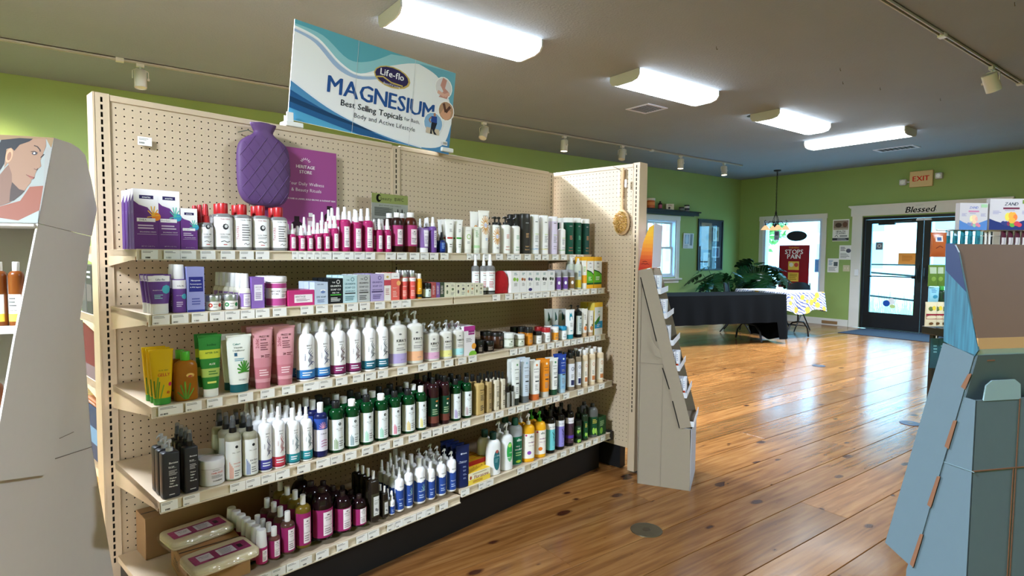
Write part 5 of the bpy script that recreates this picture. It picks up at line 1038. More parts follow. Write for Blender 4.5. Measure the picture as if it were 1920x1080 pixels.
for k,(a,b) in enumerate([(1613,1661),(1664,1719)]):
    I(2,'2',a,b,468,'box','f0b226',None,[('r',-1,0,1,1,'f0f0ee'),('r',-1,.87,1,1,'f3b52a'),('r',-1,0,1,.12,'f3b52a'),('p',[(-1,.12),(1,.12),(1,.42),(.3,.5),(-1,.56)],'63b52c'),('p',[(-1,.56),(.3,.5),(1,.42),(1,.46),(.3,.54),(-1,.6)],'1f5a2c'),('r',-1,.12,1,.18,'1f5a2c'),('t','alba',0,.8,1.0,.24,'4a3a70','b'),('t','sheer',.1,.68,.8,.16,'444'+'444','b'),('l',-.5,.25,.5,.38,3,'eaf6e0')],'tall yellow and green carton, '+['left','right'][k],2,.6)
# ---- third shelf
I(3,'3',310,485,365,'tube','d8b010','3f9a3c',[('t','ALOE VERA',.1,.62,.9,.12,'6a7a20','b'),('t','GELLY',.15,.54,1.2,.22,'c04a28','b'),('s',[(-.8,.12),(-.5,.4),(-.4,.5)],.14,'7aa030'),('s',[(-.6,.12),(-.3,.42)],.12,'5c9030'),('s',[(-.3,.12),(.1,.36)],.12,'7aa030'),('s',[(-.9,.14),(-.8,.44)],.12,'4c8030'),('e',.75,.36,.2,.2,'c0305c'),('t','lily',.6,.22,.5,.2,'c04a28','bi')],'yellow aloe tube with green cap',3,.5,cw=.72,hc=.12)
I(3,'3',482,655,380,'bottle','c07a1c','4fb02c',[('s',[(-.1,.04),(-.5,.34)],.14,'5a8a2c'),('s',[(-.05,.04),(-.15,.4)],.14,'6a9a34'),('s',[(0,.04),(.3,.36)],.14,'5a8a2c'),('s',[(.05,.04),(.6,.25)],.12,'6a9a34'),('s',[(-.15,.04),(-.75,.2)],.12,'4a7a2c'),('e',.3,.52,.36,.22,'d8b060'),('e',.3,.5,.2,.12,'a04a30')],'amber aloe bottle with green cap',2,.6,n=2.6,tr=.45,hb=.82,sh=.3,nr=.36,cr=.4)
I(3,'3',662,832,260,'tube','2f7d35','efeeea',[('r',-1.3,.62,1.3,.76,'c0ca3c'),('r',-1.3,.32,1.3,.46,'a8c060'),('t','bodies',.1,.84,.8,.16,'1c5a26','b'),('t','AFTER SUN',.1,.71,1.2,.16,'2c6a2c','b'),('t','ALOE',.1,.53,.6,.13,'e6f0d8','b'),('l',-.3,.35,.8,.43,2,'4a7a34'),('l',-.5,.2,.6,.27,1,'d8e070')],'green after-sun tube with white cap',2,.5,cw=.66,hc=.13)
I(3,'3',860,1045,260,'tube','e8ebe4','0f5a62',[('t','Calm+',-.2,.84,.6,.14,'3a8a84','b'),('t','Vitamin',-.1,.78,.8,.12,'333'+'333'),('t','Conditioner',-.05,.73,1.0,.12,'333'+'333'),('r',-.45,.63,-.2,.69,'2c5a7a'),('l',-.45,.54,.4,.6,2,'6a9ab0')]+[('s',[(.35,.36),(.35+.62*math.cos(t),.4+.62*math.sin(t)*.24)],.13,'3f8a2c') for t in (-.35,.15,.7,1.2,1.57,2.0,2.5,3.0,3.5)]+[('t','MYCHELLE',.2,.22,.8,.1,'555'+'555')],'white tube with hemp leaf, teal cap',2,.5,cw=.72,hc=.14)
for k,(a,b,y) in enumerate([(1045,1200,207),(1203,1357,195)]):
    I(3,'3',a,b,y,'tube','cf949c','b06a76',[('r',-1.3,.16,1.3,.35,'b8707c'),('r',-1.3,.35,1.3,.5,'c2808a'),('t','2chic',-.55,.74,.9,.26,'8a2c44','v'),('t','FRIZZ BE',.15,.85,.95,.13,'4a3034','b'),('t','GONE',.05,.8,.55,.12,'4a3034','b'),('l',-.25,.62,.6,.76,4,'7a4c54'),('t','20',-.1,.53,.35,.16,'5a2c38','b'),('l',.15,.5,.75,.56,2,'7a3c48'),('l',-.5,.2,.7,.32,3,'e8c8cc')],'pink tapered tube, '+['left','right'][k]+' of two',3,.5,cw=.7,hc=.1)
BB=dict(hb=.82,sh=.42,nr=.4,cr=.44)
for k,(c,a,b,y,c1,c2,wd2,de) in enumerate([('3',1365,1498,178,'3a7ab8','1c2f6e','shampoo','white bottle with blue base band, left'),('3',1490,1607,168,'3a7ab8','1c2f6e','conditioner','white bottle with blue base band, right'),
     ('3',1608,1722,157,'7c2c5a','4a1638','shampoo','white bottle with plum base band, left'),('3',1720,1830,150,'7c2c5a','4a1638','conditioner','white bottle with plum base band, right'),
     ('4',-10,93,218,'2a6a80','12384c','shampoo','white bottle with teal base band, left'),('4',83,184,210,'2a6a80','12384c','conditioner','white bottle with teal base band, right')]):
    I(3,c,a,b,y,'bottle','eeeef0','efefef',bwc(c1,c2,wd2),de,3,.8,**BB)
KK=dict(n=2.5,tr=.12,hb=.77,sh=.2,nr=.34,cr=.36)
for a,b,y,c,de,q in [(184,316,175,'a79ac6','large clear soap pump, lavender base',2),(313,433,165,'e6b088','large clear soap pump, peach base',2),(438,551,260,'d2a2c0','small clear soap pump, pink base',3),(552,642,250,'e2de90','small clear soap pump, yellow base',3),(645,727,240,'a8dce2','small clear soap pump, aqua base',3)]:
    I(3,'4',a,b,y,'pump','dad8d0','c9cbcc',[('r',-1.25,.06,1.25,.24,c),('e',.1,.6,.16,.1,'6a6a6a'),('t',"KIRK'S",.25,.48,1.1,.22,'26262a','b'),('t','SINCE 1839',.25,.41,.8,.1,'44444a'),('l',-.3,.29,.8,.36,2,GR),('t','gentle',.4,.13,.6,.1,'7a6a8a')],de,q,.7,**KK)
I(3,'4',728,808,275,'box','e6e2e6',None,[('r',-1,0,1,1,'e8e4e8'),('r',-1,.84,1,1,'b03a8c'),('r',-.2,.7,.9,.84,'8f2c74'),('t','BODY CREAM',.3,.77,1.1,.12,'f0e0ee','b'),('e',.8,.3,.4,.4,'e8a040'),('e',.6,.02,.7,.5,'7fb83c'),('l',-.6,.45,.5,.6,3,GR)],'white carton with magenta top and fruit',3,.7)
I(3,'4',845,932,312,'jar','4a2814','161412',[],'amber glass jar with black lid, left',1,1,off=.06,hb=.8,tr=.2)
I(3,'4',915,1012,318,'jar','4a2814','161412',[('r',.1,.2,1.2,.6,'26160e'),('l',.3,.25,1,.5,3,'8a6a4a')],'amber glass jar with black lid, right',1,1,off=.03,hb=.8,tr=.2)
for k,(a,b,y) in enumerate([(806,872,376),(873,946,380)]):
    I(3,'4',a,b,y,'jar','241812','101010',[('r',-1.2,.1,1.2,.55,'1c1614'),('l',-.5,.15,.6,.5,4,'9a8a7a')],'small black balm jar, '+['left','right'][k],2,1,hb=.68)
for k,(a,b,y) in enumerate([(1013,1090,322),(1091,1166,332)]):
    I(3,'4',a,b,y,'jar','b8bca8','dfe0da',[('r',-1.3,.12,1.3,.56,'dfe2d6'),('e',.2,.44,.2,.12,'4a5a3a'),('l',-.3,.18,.6,.36,3,'6a7a5a')],'clear cream jar with white lid, '+['left','right'][k],2,1,hb=.68,tr=.3)
I(3,'4',1060,1130,280,'jar','4a4a40','1a1a1a',[],'black-lidded jar behind the cream jars',1,1,off=.1)
for a,b,y,bd,cp,lc,de in [(1166,1225,283,'b87018','1c1a1a','d88a28','orange label jar with black lid'),(1227,1290,312,'e4e4e2','1c1c1c','eceeee','white jar with black lid'),(1288,1352,285,'e6e6e6','b0242c','f0f0f0','white jar with red lid'),(1353,1411,278,'eaeaea','e8e8e6','e89a2c','white jar with orange label'),(1412,1470,275,'eaeaea','2590b8','f0f4f6','white jar with blue lid')]:
    I(3,'4',a,b,y,'jar',bd,cp,[('r',-1.3,.08,1.3,.6,lc),('t','CREAM',.2,.42,.8,.16,'444'+'444','b'),('l',-.3,.14,.7,.32,3,'777'+'777')],de,2,1,hb=.72)
for k,(a,b) in enumerate([(1305,1362),(1358,1410),(1405,1462)]):
    I(3,'4',a,b,150,'tube','e6eaea','4aa0b0',[('p',[(-.2,.55),(.5,.6),(.4,.72),(.1,.85),(-.1,.9)],['3a5a4a','356058','2c7a78'][k])],'white tube standing behind the lids, '+['left','middle','right'][k],1,.45,off=.13,cw=.75)
I(3,'4',1458,1522,155,'tube','eceff0','1f8aa0',[('p',[(-.2,.62),(.6,.66),(.5,.76),(.3,.9),(.1,.84),(-.1,.9),(-.2,.75)],'2890a8'),('l',-.1,.4,.6,.55,4,GR),('l',-.1,.25,.5,.3,1,'2890a8')],'white tube with teal flame, teal cap',1,.45,cw=.75,hc=.15)
I(3,'4',1520,1577,125,'pump','151a1a','121416',[('r',-.9,.1,1.2,.68,'c4cfcc'),('e',.35,.6,.22,.2,'20282a'),('l',-.1,.2,.8,.45,5,'5a7a78')],'black pump bottle with pale label',2,1,hb=.82,cr=.45,sh=.15)
for a,b,y,c2,de in [(1572,1616,150,'e8823c','slim tube with papaya print'),(1615,1660,163,'b8743c','slim tube with nut print')]:
    I(3,'4',a,b,y,'tube','e6e2da','c8a888',[('e',.2,.3,.55,.6,c2),('e',.5,.42,.3,.3,'4a5a34'),('l',-.1,.6,.5,.8,3,GR)],de,2,.5,cw=.8,hc=.14)
I(3,'4',1658,1682,215,'drop','221c10','161616',[('r',-1.2,.05,1.2,.5,'d8c030')],'tiny dropper bottle with yellow label',1,1,hb=.55,cr=.6)
I(3,'4',1668,1725,105,'box','ecd060',None,[('r',-1,0,1,1,'eef2f4'),('r',-1,.86,1,1,'f0c030'),('r',-1,.2,1,.42,'2f9ad0'),('p',[(-1,.36),(-.2,.52),(.4,.6),(.2,.42),(-.6,.3)],'3f8a34'),('t','alba',.1,.72,1,.2,'4aa080','b'),('t','sun',.1,.62,.7,.2,'e0a030','b'),('l',-.4,.24,.5,.34,2,'e0f0fa')],'tall yellow and blue carton',2,.6)
# ---- fourth shelf
BT=[('t','Biotene',.25,.78,1.0,.24,'e8e8ea','b'),('t','H-24',.0,.69,.6,.2,'e8e8ea','b'),('l',-.3,.66,.75,.67,1,'c8c8c8'),('l',-.3,.5,.7,.62,4,'b8b8ba'),('t','Thicker',.15,.44,.8,.15,'f0f0f0','b'),('t','Fuller',.1,.38,.6,.15,'f0f0f0','b'),('t','Hair',.0,.32,.4,.15,'f0f0f0','b'),('t','Naturally',.2,.26,.95,.15,'f0f0f0','b'),('l',-.3,.06,.6,.1,1,'c8c8c8')]
def bts(k): return [(e[0],e[1],e[2]*k,e[3],e[4]*k)+e[5:] if e[0]=='l' else e[:3]+(e[3]*k,)+e[4:] for e in BT]
I(4,'5',378,532,322,'pump','34343a','bcbdc0',bts(.78),'black square bottle with grey pump',3,.75,n=7,hb=.8,sh=.12,nr=.4,cr=.42,rough=.4)
I(4,'5',536,664,255,'hair','2c2c30','121214',bts(.76),'black square bottle with clear-capped sprayer',4,.8,n=7,hb=.75,sh=.15,nr=.4,cr=.5,rough=.4)
I(4,'5',660,852,455,'jar','d9d5d8','dcd9dc',[('t','HAIR MASK',.3,.5,1.0,.2,'d06a5c','b'),('l',-.1,.58,.7,.62,1,'555'+'555'),('l',-.2,.3,.8,.43,3,'777'+'777'),('t','COSMEDIX',.3,.2,.8,.12,'333'+'333','b')],'wide white hair mask jar',2,1,hb=.7)
for a,b,y,c1,c2,t,de in [(850,972,152,'f0a088','c8604c','WEATHER','clear hairspray bottle with coral stripes'),(972,1091,148,'5a7ac0','3a3c44','EXTRA','clear hairspray bottle with blue stripes')]:
    I(4,'5',a,b,y,'hair','c4bfa4','0f1012',[('r',-1.2,.03,1.2,.62,'e6e8e6'),('e',.3,.53,.2,.2,'2a2c2e'),('t','MILL CREEK',.3,.44,1.05,.15,'6a6c6e'),('t',t,.35,.27,.95,.16,c2,'b'),('t','HOLD' if t[0]=='E' else 'CONTROL',.35,.22,.8,.14,c2,'b'),('l',.0,.06,.75,.17,3,GR)]+[('r',-.6+k*.13,.04,-.53+k*.13,.3-.03*k,c1) for k in range(4)],de,3,1,hb=.74,sh=.35,nr=.34,cr=.46,tr=.5)
for a,b,y,c1,c2,kd,de in [(1088,1190,105,'4a4a9a','26286a','spray','white spray bottle with indigo band'),(1187,1285,87,'c04050','a01c34','spray','white spray bottle with red band'),(1288,1390,98,'2f8a94','1a5a68','bottle','white bottle with teal band, left'),(1390,1482,87,'2f8a94','1a5a68','spray','white bottle with teal band, right')]:
    I(4,'5',a,b,y,kd,'ededee','efefef',bwc(c1,c2,'shampoo'),de,4,1,hb=.78,sh=.38,nr=.34,cr=.38,cap='taper')
I(4,'5',1487,1590,57,'bottle','161c4c','e8e8e6',[('r',-1.3,.52,1.3,.72,'2c4a9a')]+[('s',[(.2,.54),(.2+.6*math.cos(t),.54+.6*math.sin(t)*.2)],.07,'e0a0b8') for t in (.2,.6,1,1.4,1.8,2.2,2.6,3)]+[('r',-1.3,.12,1.3,.52,'d8d4e0'),('t','Colloidal',.3,.44,.9,.14,'3a3054','b'),('s',[(-.1,.3),(.3,.32),(.8,.31)],.09,'9a2c74'),('s',[(-.1,.25),(.3,.27),(.8,.26)],.09,'9a2c74'),('s',[(-.1,.2),(.3,.22),(.8,.21)],.09,'9a2c74')],'cobalt bottle with sunburst label',3,1,hb=.82,sh=.3,nr=.42,cr=.44)
MG=dict(rough=.12,hb=.87,sh=.35,nr=.4,cr=.5)
for c,a,b,y,cc,st,w2,de in [('5',1592,1708,45,BK,'6a8a44','BIOTIN','green bottle with olive stripes, black cap'),('5',1712,1817,33,W_,'4a7a8a','BIOTIN','green bottle with teal stripes, white cap'),('6',-24,76,80,BK,'8fd0b0','ALOE VERA','green bottle with mint stripes, black cap'),('6',80,183,70,W_,'6fc0a0','ALOE VERA','green bottle with mint stripes, white cap'),
    ('6',184,274,50,BK,'d03a6a','TEA TREE','green bottle with pink stripes, black cap'),('6',275,377,35,BK,'d8b83c','CHAMOMILE','green bottle with yellow stripes, black cap'),('6',378,458,15,W_,'e0d040','LEMON','green bottle with yellow stripes, white cap')]:
    I(4,c,a,b,y,'bottle','08381a',cc,mill(st,w2),de,3,1,**MG)
for k,(a,b,y) in enumerate([(462,549,645),(550,626,632)]):
    I(4,'4',a,b,y,'bottle','2a1216','121212',[('r',-1.2,.08,1.2,.22,'6a3a30'),('r',-1.2,.22,1.2,.6,'16402c'),('e',.3,.44,.2,.2,'dfe6d8'),('e',.4,.53,.3,.14,'c8783c'),('l',-.4,.25,.7,.38,3,'9ab08a')],'dark bottle, forest green label, '+['left','right'][k],3,1,rough=.15,hb=.88,sh=.45,nr=.36,cr=.4)
for k,(a,b,y,st) in enumerate([(627,706,655,'8a6ab0'),(707,785,640,'b08a90')]):
    I(4,'4',a,b,y,'bottle','08381a',BK,mill(st,'LAVENDER'),'green bottle with '+['purple','mauve'][k]+' stripes, black cap',3,1,**MG)
for a,b,y,c1,de in [(787,880,632,'c0a468','amber square bottle with black cap'),(876,932,625,'ae9668','tan square bottle with black cap'),(928,986,612,'d8ceb8','cream square bottle with black cap, left'),(982,1028,605,'d6cdb8','cream square bottle with black cap, right')]:
    I(4,'4',a,b,y,'bottle',c1,'131314',[('t','Biotene',.25,.64,1.0,.18,'2a2826','b'),('t','H-24',.1,.57,.6,.16,'2a2826','b'),('l',-.2,.36,.8,.52,5,'4a4640'),('l',-.2,.1,.7,.25,3,'4a4640')],de,3,.8,n=6,hb=.82,sh=.2,nr=.4,cr=.42)
for k,(a,b,y) in enumerate([(1029,1062,712),(1063,1096,704)]):
    I(4,'4',a,b,y,'bottle','9a9a94','161616',[('t','Biotene',.2,.4,.9,.5,'2a2a2a','vb')],'small grey square bottle, '+['left','right'][k],2,.9,n=6,hb=.72,sh=.15,nr=.5,cr=.6)
TBS=[(1068,1130,515,'dfe3e0','26302c','6a9a6a','white tube with black base',0),(1135,1200,503,'c3d0de','63686c','8ab0c0','pale blue tube with grey base',0),(1203,1274,522,'eae8e4','cc6a34','d88a5a','white tube with orange base',0),(1278,1343,512,'e58a22','c8c4bc','f8e0c0','orange tube with pale base',0),(1344,1404,503,'e8eae6','1c4a34','4a8a5a','white tube with dark green base',0),(1403,1462,478,'2c48a0','a8c4d4','c8e0f0','blue tube with icy lower half',1)]
for a,b,y,c1,c2,c3,de,ic in TBS:
    I(4,'4',a,b,y,'tube',c1,c2,([('r',-1.2,.1,1.2,.5,'8ab4d0')] if ic else [])+[('e',.3,.88,.22,.22,c3),('t','GRANDPA',.2,.78,1.0,.22,'3a3c40' if not ic else 'dfe8f8','b'),('t','SOAP CO',.2,.71,.9,.18,'3a3c40' if not ic else 'dfe8f8','b'),('l',-.2,.55,.8,.62,2,GR),('r',-.1,.46,.7,.49,'3a3c40'),('l',-.2,.24,.6,.4,4,GR)],de,2,.5,cw=.85,hc=.15)
for k,(a,b,y) in enumerate([(1466,1523,468),(1525,1571,455)]):
    I(4,'4',a,b,y,'bottle','8a7a66','141416',[('r',-1.1,.1,1.2,.72,'dcdee6'),('e',.35,.58,.4,.5,'3a3c5a'),('e',.35,.58,.28,.36,'dcdee6'),('r',-.1,.14,.8,.28,'2c3054'),('l',-.1,.32,.6,.44,3,GR)],'taupe bottle with navy print, '+['left','right'][k],3,.7,n=3,hb=.86,sh=.2,nr=.5,cr=.55)
for k,(a,b,y) in enumerate([(1570,1618,445),(1620,1671,437),(1675,1731,427)]):
    I(4,'4',a,b,y,'bottle','ddc8a8','e8e6e2',[('r',-1.1,.1,1.2,.7,'e6dccb'),('e',.35,.58,.35,.5,'cc8a5a'),('e',.35,.58,.24,.36,'e6dccb'),('r',-.1,.14,.8,.26,'c07a4a'),('l',-.1,.3,.6,.42,3,GR)],'cream bottle with peach print, '+['left','middle','right'][k],3,.7,n=3,hb=.86,sh=.2,nr=.5,cr=.55)
# ---- bottom shelf
CO=lambda t='Castor Oil',v1=.6:heritage('9a2a66',t,.35,.1,v1)
I(5,'7',1072,1158,510,'bottle','a83272','e9e8e8',heritage('ac3068','Castor Oil',.4,.08,.42),'roll-on oil bottle with tall white cap',7,1,cap='taper',hb=.5,sh=.05,nr=.86,cr=.94)
I(5,'7',1162,1249,490,'bottle','6a3a34','e9e8e8',CO(),'small castor oil bottle with white cap',4,1,tr=.2,hb=.72,sh=.3,nr=.38,cr=.5)
I(5,'7',1250,1356,378,'bottle','5c4034','e9e8e8',CO(),'medium castor oil bottle with white cap',4,1,tr=.2,hb=.76,sh=.3,nr=.34,cr=.4)
I(5,'7',1357,1471,260,'bottle','7a6420','e9e8e8',CO(v1=.58),'tall castor oil bottle, golden oil',4,1,tr=.25,hb=.82,sh=.35,nr=.34,cr=.36)
I(5,'7',1473,1629,205,'bottle','1c0d10','2a1c1c',CO('Organic Castor Oil',.56),'big dark round-shouldered castor oil bottle',3,1,rough=.12,hb=.9,sh=.7,nr=.28,cr=.32)
I(5,'7',1633,1761,232,'bottle','1c0d10','2a1c1c',CO('Organic Castor Oil'),'medium dark castor oil bottle',3,1,rough=.12,hb=.88,sh=.6,nr=.3,cr=.34)
I(5,'7',1765,1870,257,'bottle','1c0d10','2a1c1c',CO('Black Castor Oil'),'small dark castor oil bottle',3,1,rough=.12,hb=.87,sh=.6,nr=.32,cr=.36)
CA=[('r',-.95,.1,.95,.56,'3c3a2a'),('r',-.5,.12,.9,.5,'dcdedc'),('t','CASTOR',.2,.42,1.0,.18,'2c2c2e','b'),('l',-.3,.34,.7,.39,2,GR),('e',.1,.24,.22,.34,'6a6a70'),('e',.4,.22,.22,.34,'8a8a90'),('l',-.3,.14,.7,.17,1,GR)]
I(5,'6',30,124,625,'bottle','26201a','e4e4e2',CA,'square dark oil bottle with white cap',4,.9,n=6,rough=.15,hb=.84,sh=.3,nr=.3,cr=.32)
I(5,'6',125,186,735,'bottle','26201a','e4e4e2',CA,'short square oil bottle with white cap',3,.9,n=6,rough=.15,hb=.8,sh=.25,nr=.36,cr=.4)
LF=lambda v=.5:[('r',-1.3,.05,1.3,v,'2c4a94'),('e',0,v,.9,.34,'efeff2'),('t','Life-flo',.3,v+.06,.9,.2,'3c3c44','b'),('t','Magnesium',.2,v*.55,1.1,.14,'dfe6f4','b'),('l',-.3,.12,.6,v*.42,2,'a8bce0')]
I(5,'6',185,231,770,'spray','e8e8ea','ececee',LF(.4),'tiny blue-label mist bottle',2,1,hb=.62,cr=.55,nr=.5)
for a,b,y,kd,de,n2 in [(230,296,600,'spray','white blue-label spray, leftmost',4),(295,361,550,'spray','white blue-label spray with leaf print',4),(362,451,530,'bottle','wide white blue-label bottle, disc cap',4),(453,520,555,'bottle','slim white blue-label bottle, disc cap',3),(523,599,520,'pump','white blue-label pump bottle, left',4),(601,673,485,'pump','white blue-label pump bottle, right',4)]:
    I(5,'6',a,b,y,kd,'eaeaec','e9e9eb',LF(.52)+([('s',[(.5,.3),(.5+.5*math.cos(t),.3+.14*math.sin(t))],.08,'8fc0c8') for t in (0,.6,1.2,1.8,2.4,3)] if y in(550,530) else []),de,n2,1,hb=.8 if kd!='spray' else .74,sh=.38,nr=.36,cr=.4,cap='disc')
I(5,'6',670,766,440,'tube','16224e','121b40',[('e',-.25,.8,.12,.12,'c8d0e8'),('t','TRACE',.2,.8,.7,.15,'dfe4f2','b'),('t','Magnesium',.0,.62,1.1,.16,'c8d0e8'),('l',-.7,.585,.7,.595,1,'c8d0e8')]+[('l',-.1,.2+k*.09,.5,.24+k*.09,2,'8a96c0') for k in range(4)],'navy blue squeeze tube',4,.45,cw=.9,hc=.04)
FX=I(5,'6',762,918,622,'box','e8c438',None,[('r',-1,0,1,1,'e8cc4c'),('r',-1,.42,1,1,'efe8c8'),('t','Florasone',.18,.56,1.3,.3,'8c2c1c','b'),('e',-.8,.6,.09,.12,'b04a28'),('l',-.6,.8,.8,.9,1,'8a7a30'),('l',-.6,.08,.5,.3,2,'a05a1c')],'flat yellow ointment carton',1,.35)
I(5,'6',755,888,545,'box','d8a020',None,[('r',-1,0,1,1,'e6bc34'),('r',-1,.75,1,1,'a02018'),('t','Itches &',.1,.6,1.3,.2,'7c1c14','b'),('t','Rashes',.2,.42,1.2,.2,'7c1c14','b'),('l',-.6,.1,.6,.3,2,'8a5a1c')],'yellow and red carton behind ointment',4,.25,off=.045)
JS=dict(n=2.3,hb=.83,sh=.4,nr=.4,cr=.44)
I(5,'6',884,990,345,'bottle','e4e5e5','0e3a34',[('e',.3,.36,.5,1.35,'2c6a70'),('t','JASON',.3,.46,.75,.18,'e0ecec','b'),('l',-.05,.3,.65,.4,3,'a8d0d0'),('e',.3,.56,.24,.24,'a85a50')],'white bottle with teal oval, green cap',2,.7,**JS)
I(5,'6',985,1079,282,'pump','e4e6e6','e6e7e8',[('e',.3,.4,.5,1.45,'35a050'),('t','JASON',.3,.38,.8,.2,'f2f8f2','b'),('e',.3,.54,.3,.3,'a8d868'),('l',-.1,.2,.7,.3,3,'d8f0dc')],'white pump bottle with green oval',2,.7,n=2.3,hb=.76,sh=.35,nr=.36,cr=.36)
I(5,'6',1040,1148,243,'bottle','a4a8ac','0f4f40',[('r',-1.2,.03,1.2,.62,'1c6a4a'),('t','alba',.3,.55,.8,.26,'e8f0ec','b'),('t','very',.1,.42,.6,.16,'e8f0ec','b'),('t','emollient',.3,.35,1.2,.2,'e8f0ec','b'),('l',-.2,.2,.7,.3,2,'9fd08a'),('e',.2,.09,.4,.18,'a8cc3c')],'silver and green bath bottle',2,.8,off=.012,cap='taper',hb=.85,sh=.35,nr=.4,cr=.45)
for a,b,y,cc,c2,c3,de in [(1145,1235,215,'ecece8','5a2c84','8a4ab0','yellow lotion pump with purple print'),(1225,1316,195,'3f9a2c','c8282c','e07a2c','yellow lotion pump with red print')]:
    I(5,'6',a,b,y,'pump','e8a820',cc,[('r',-1.2,.08,1.2,.6,'efe9e0'),('p',[(-1.1,.08),(1.1,.08),(1.1,.3),(0,.26),(-1.1,.16)],c2),('e',-.1,.2,.35,.3,c3),('t','alba',.3,.54,.8,.24,'2c5a48','b'),('t','emollient',.3,.42,1.1,.2,'7a2c74','b'),('t','body wash',.3,.35,1.0,.16,'7a2c74'),('e',-.6,.57,.16,.16,'c03a6a')],de,2,.75,n=2.4,hb=.78,sh=.4,nr=.34,cr=.34)
for a,b,y,c1,c2,de in [(1309,1384,185,'6fc8d0','e4e4e2','black bottle with turquoise tree label'),(1381,1451,165,'8a82cc','e2e2ea','black bottle with violet tree label'),(1451,1519,148,'4a3440','e6e0e6','black bottle with brown tree label')]:
    I(5,'6',a,b,y,'bottle','16120f','121212',[('r',-1.3,.08,1.3,.66,c1),('r',-1.3,.56,1.3,.7,c2),('t','Dr. Woods',.2,.62,1.2,.22,'2a2430','b'),('s',[(.5,.28),(.45,.42),(.1,.5)],.12,'16141a'),('s',[(.45,.4),(.8,.5)],.09,'16141a'),('s',[(.48,.34),(.2,.4)],.07,'16141a'),('r',-1.3,.2,1.3,.27,'5a3aa0' if c1[0]=='4' else c1),('t','wash',.3,.16,.7,.12,c2)],de,3,1,rough=.15,hb=.85,sh=.3,nr=.36,cr=.42)
JG=[('r',-1.4,.1,1.4,.62,'2a4a2c'),('e',-.2,.3,.3,.4,'8fc048'),('e',.3,.34,.2,.34,'a8d060'),('l',-.3,.45,.5,.56,2,'c8d8b0')]
x=I(5,'6',1518,1577,368,'jar','26382a','10120f',JG,'dark green cream jar, bottom of two stacked',1,1,hb=.7)
I(5,'6',1514,1576,258,'jar','26382a','10120f',JG,'dark green cream jar, top of two stacked',1,1,hb=.7,z0=x[5])
GRN=[('r',-1.2,.08,1.2,.62,'1c4a2c'),('e',-.1,.2,.25,.6,'8fc048'),('e',.35,.2,.25,.5,'a8d060'),('e',.6,.12,.2,.4,'7ab040'),('l',-.3,.42,.6,.56,3,'c8b850')]
I(5,'6',1572,1622,178,'bottle','22301f','14160f',GRN,'slim dark green bottle with leaf label',2,1,hb=.84,cr=.45,nr=.4)
I(5,'6',1612,1692,140,'bottle','5a5a58','2a2a28',GRN,'large grey bottle with green leaf label',2,.8,hb=.9,sh=.5,nr=.3,cr=.35)
I(5,'6',1697,1750,235,'box','1f4a2a',None,[('r',-1,0,1,1,'24522e'),('e',-.2,.25,.4,.5,'7ab040'),('l',-.6,.5,.6,.8,4,'a8c890')],'green gift carton at the right end',1,.8)
def red_mitt():
    z=SHZ[2]*INCH; yf=-SHD[2]*INCH+.02; X0,X1=solveX(680+960/3.84,yf,z+.05),solveX(680+1060/3.84,yf,z+.05); w=X1-X0; h=solveZ(360+570/3.84,X0,yf)-z
    t=thing('exfoliating_mitt','bright red cloth mitt standing on the second shelf','mitt',G((X0+X1)/2,yf+.02,z+.0006),GA)
    a=w/2; MB().loft([(0,a*.92,.014),(h*.04,a*.98,.018),(h*.1,a,.018),(h*.13,a*.93,.016),(h*.4,a,.022),(h*.7,a*.9,.02),(h*.9,a*.62,.016),(h*.97,a*.45,.012),(h,a*.3,.006)],2.6,28).build('body',mat('b0141c',.9,noise=.12,scale=60,bump=.4),t)
    MB().tube([(-a*.98,0,h*.115),(0,-.0175,h*.115),(a*.98,0,h*.115)],.0016,6).build('cuff_seam',mat('8c0f16',.9),t)
red_mitt()
# ------------------------------------------------------------------ cardboard displays
def plane_pt(px,py,P0,n): d=ray(px,py); return CAM+d*((P0-CAM).dot(n)/d.dot(n))
CARDW=mat('d6d0ca',.7,noise=.02,scale=40,bump=.1); CARDT=mat('988c7c',.75,noise=.03,scale=40,bump=.1); CARDG=mat('4c5e68',.7,noise=.04,scale=30,bump=.1)
EDGE=mat('6a4630',.8); WLIP=mat('d8dae6',.5)
class Frame:
    def __init__(s,P0,dx,dy): s.P0=Vector((P0.x,P0.y,0)); s.dx=Vector((dx[0],dx[1],0)).normalized(); s.dy=Vector((dy[0],dy[1],0)).normalized(); s.M=Matrix((s.dx,s.dy,Vector((0,0,1)))).transposed().to_4x4(); s.M.translation=s.P0
    def px(s,x,y,w=0):      # pixel -> local point on the plane y=w
        p=plane_pt(x,y,s.P0+s.dy*w,s.dy)-s.P0; return Vector((p.dot(s.dx),w,p.z))
def fthing(name,label,cat,F): t=thing(name,label,cat); t.matrix_world=F.M; return t
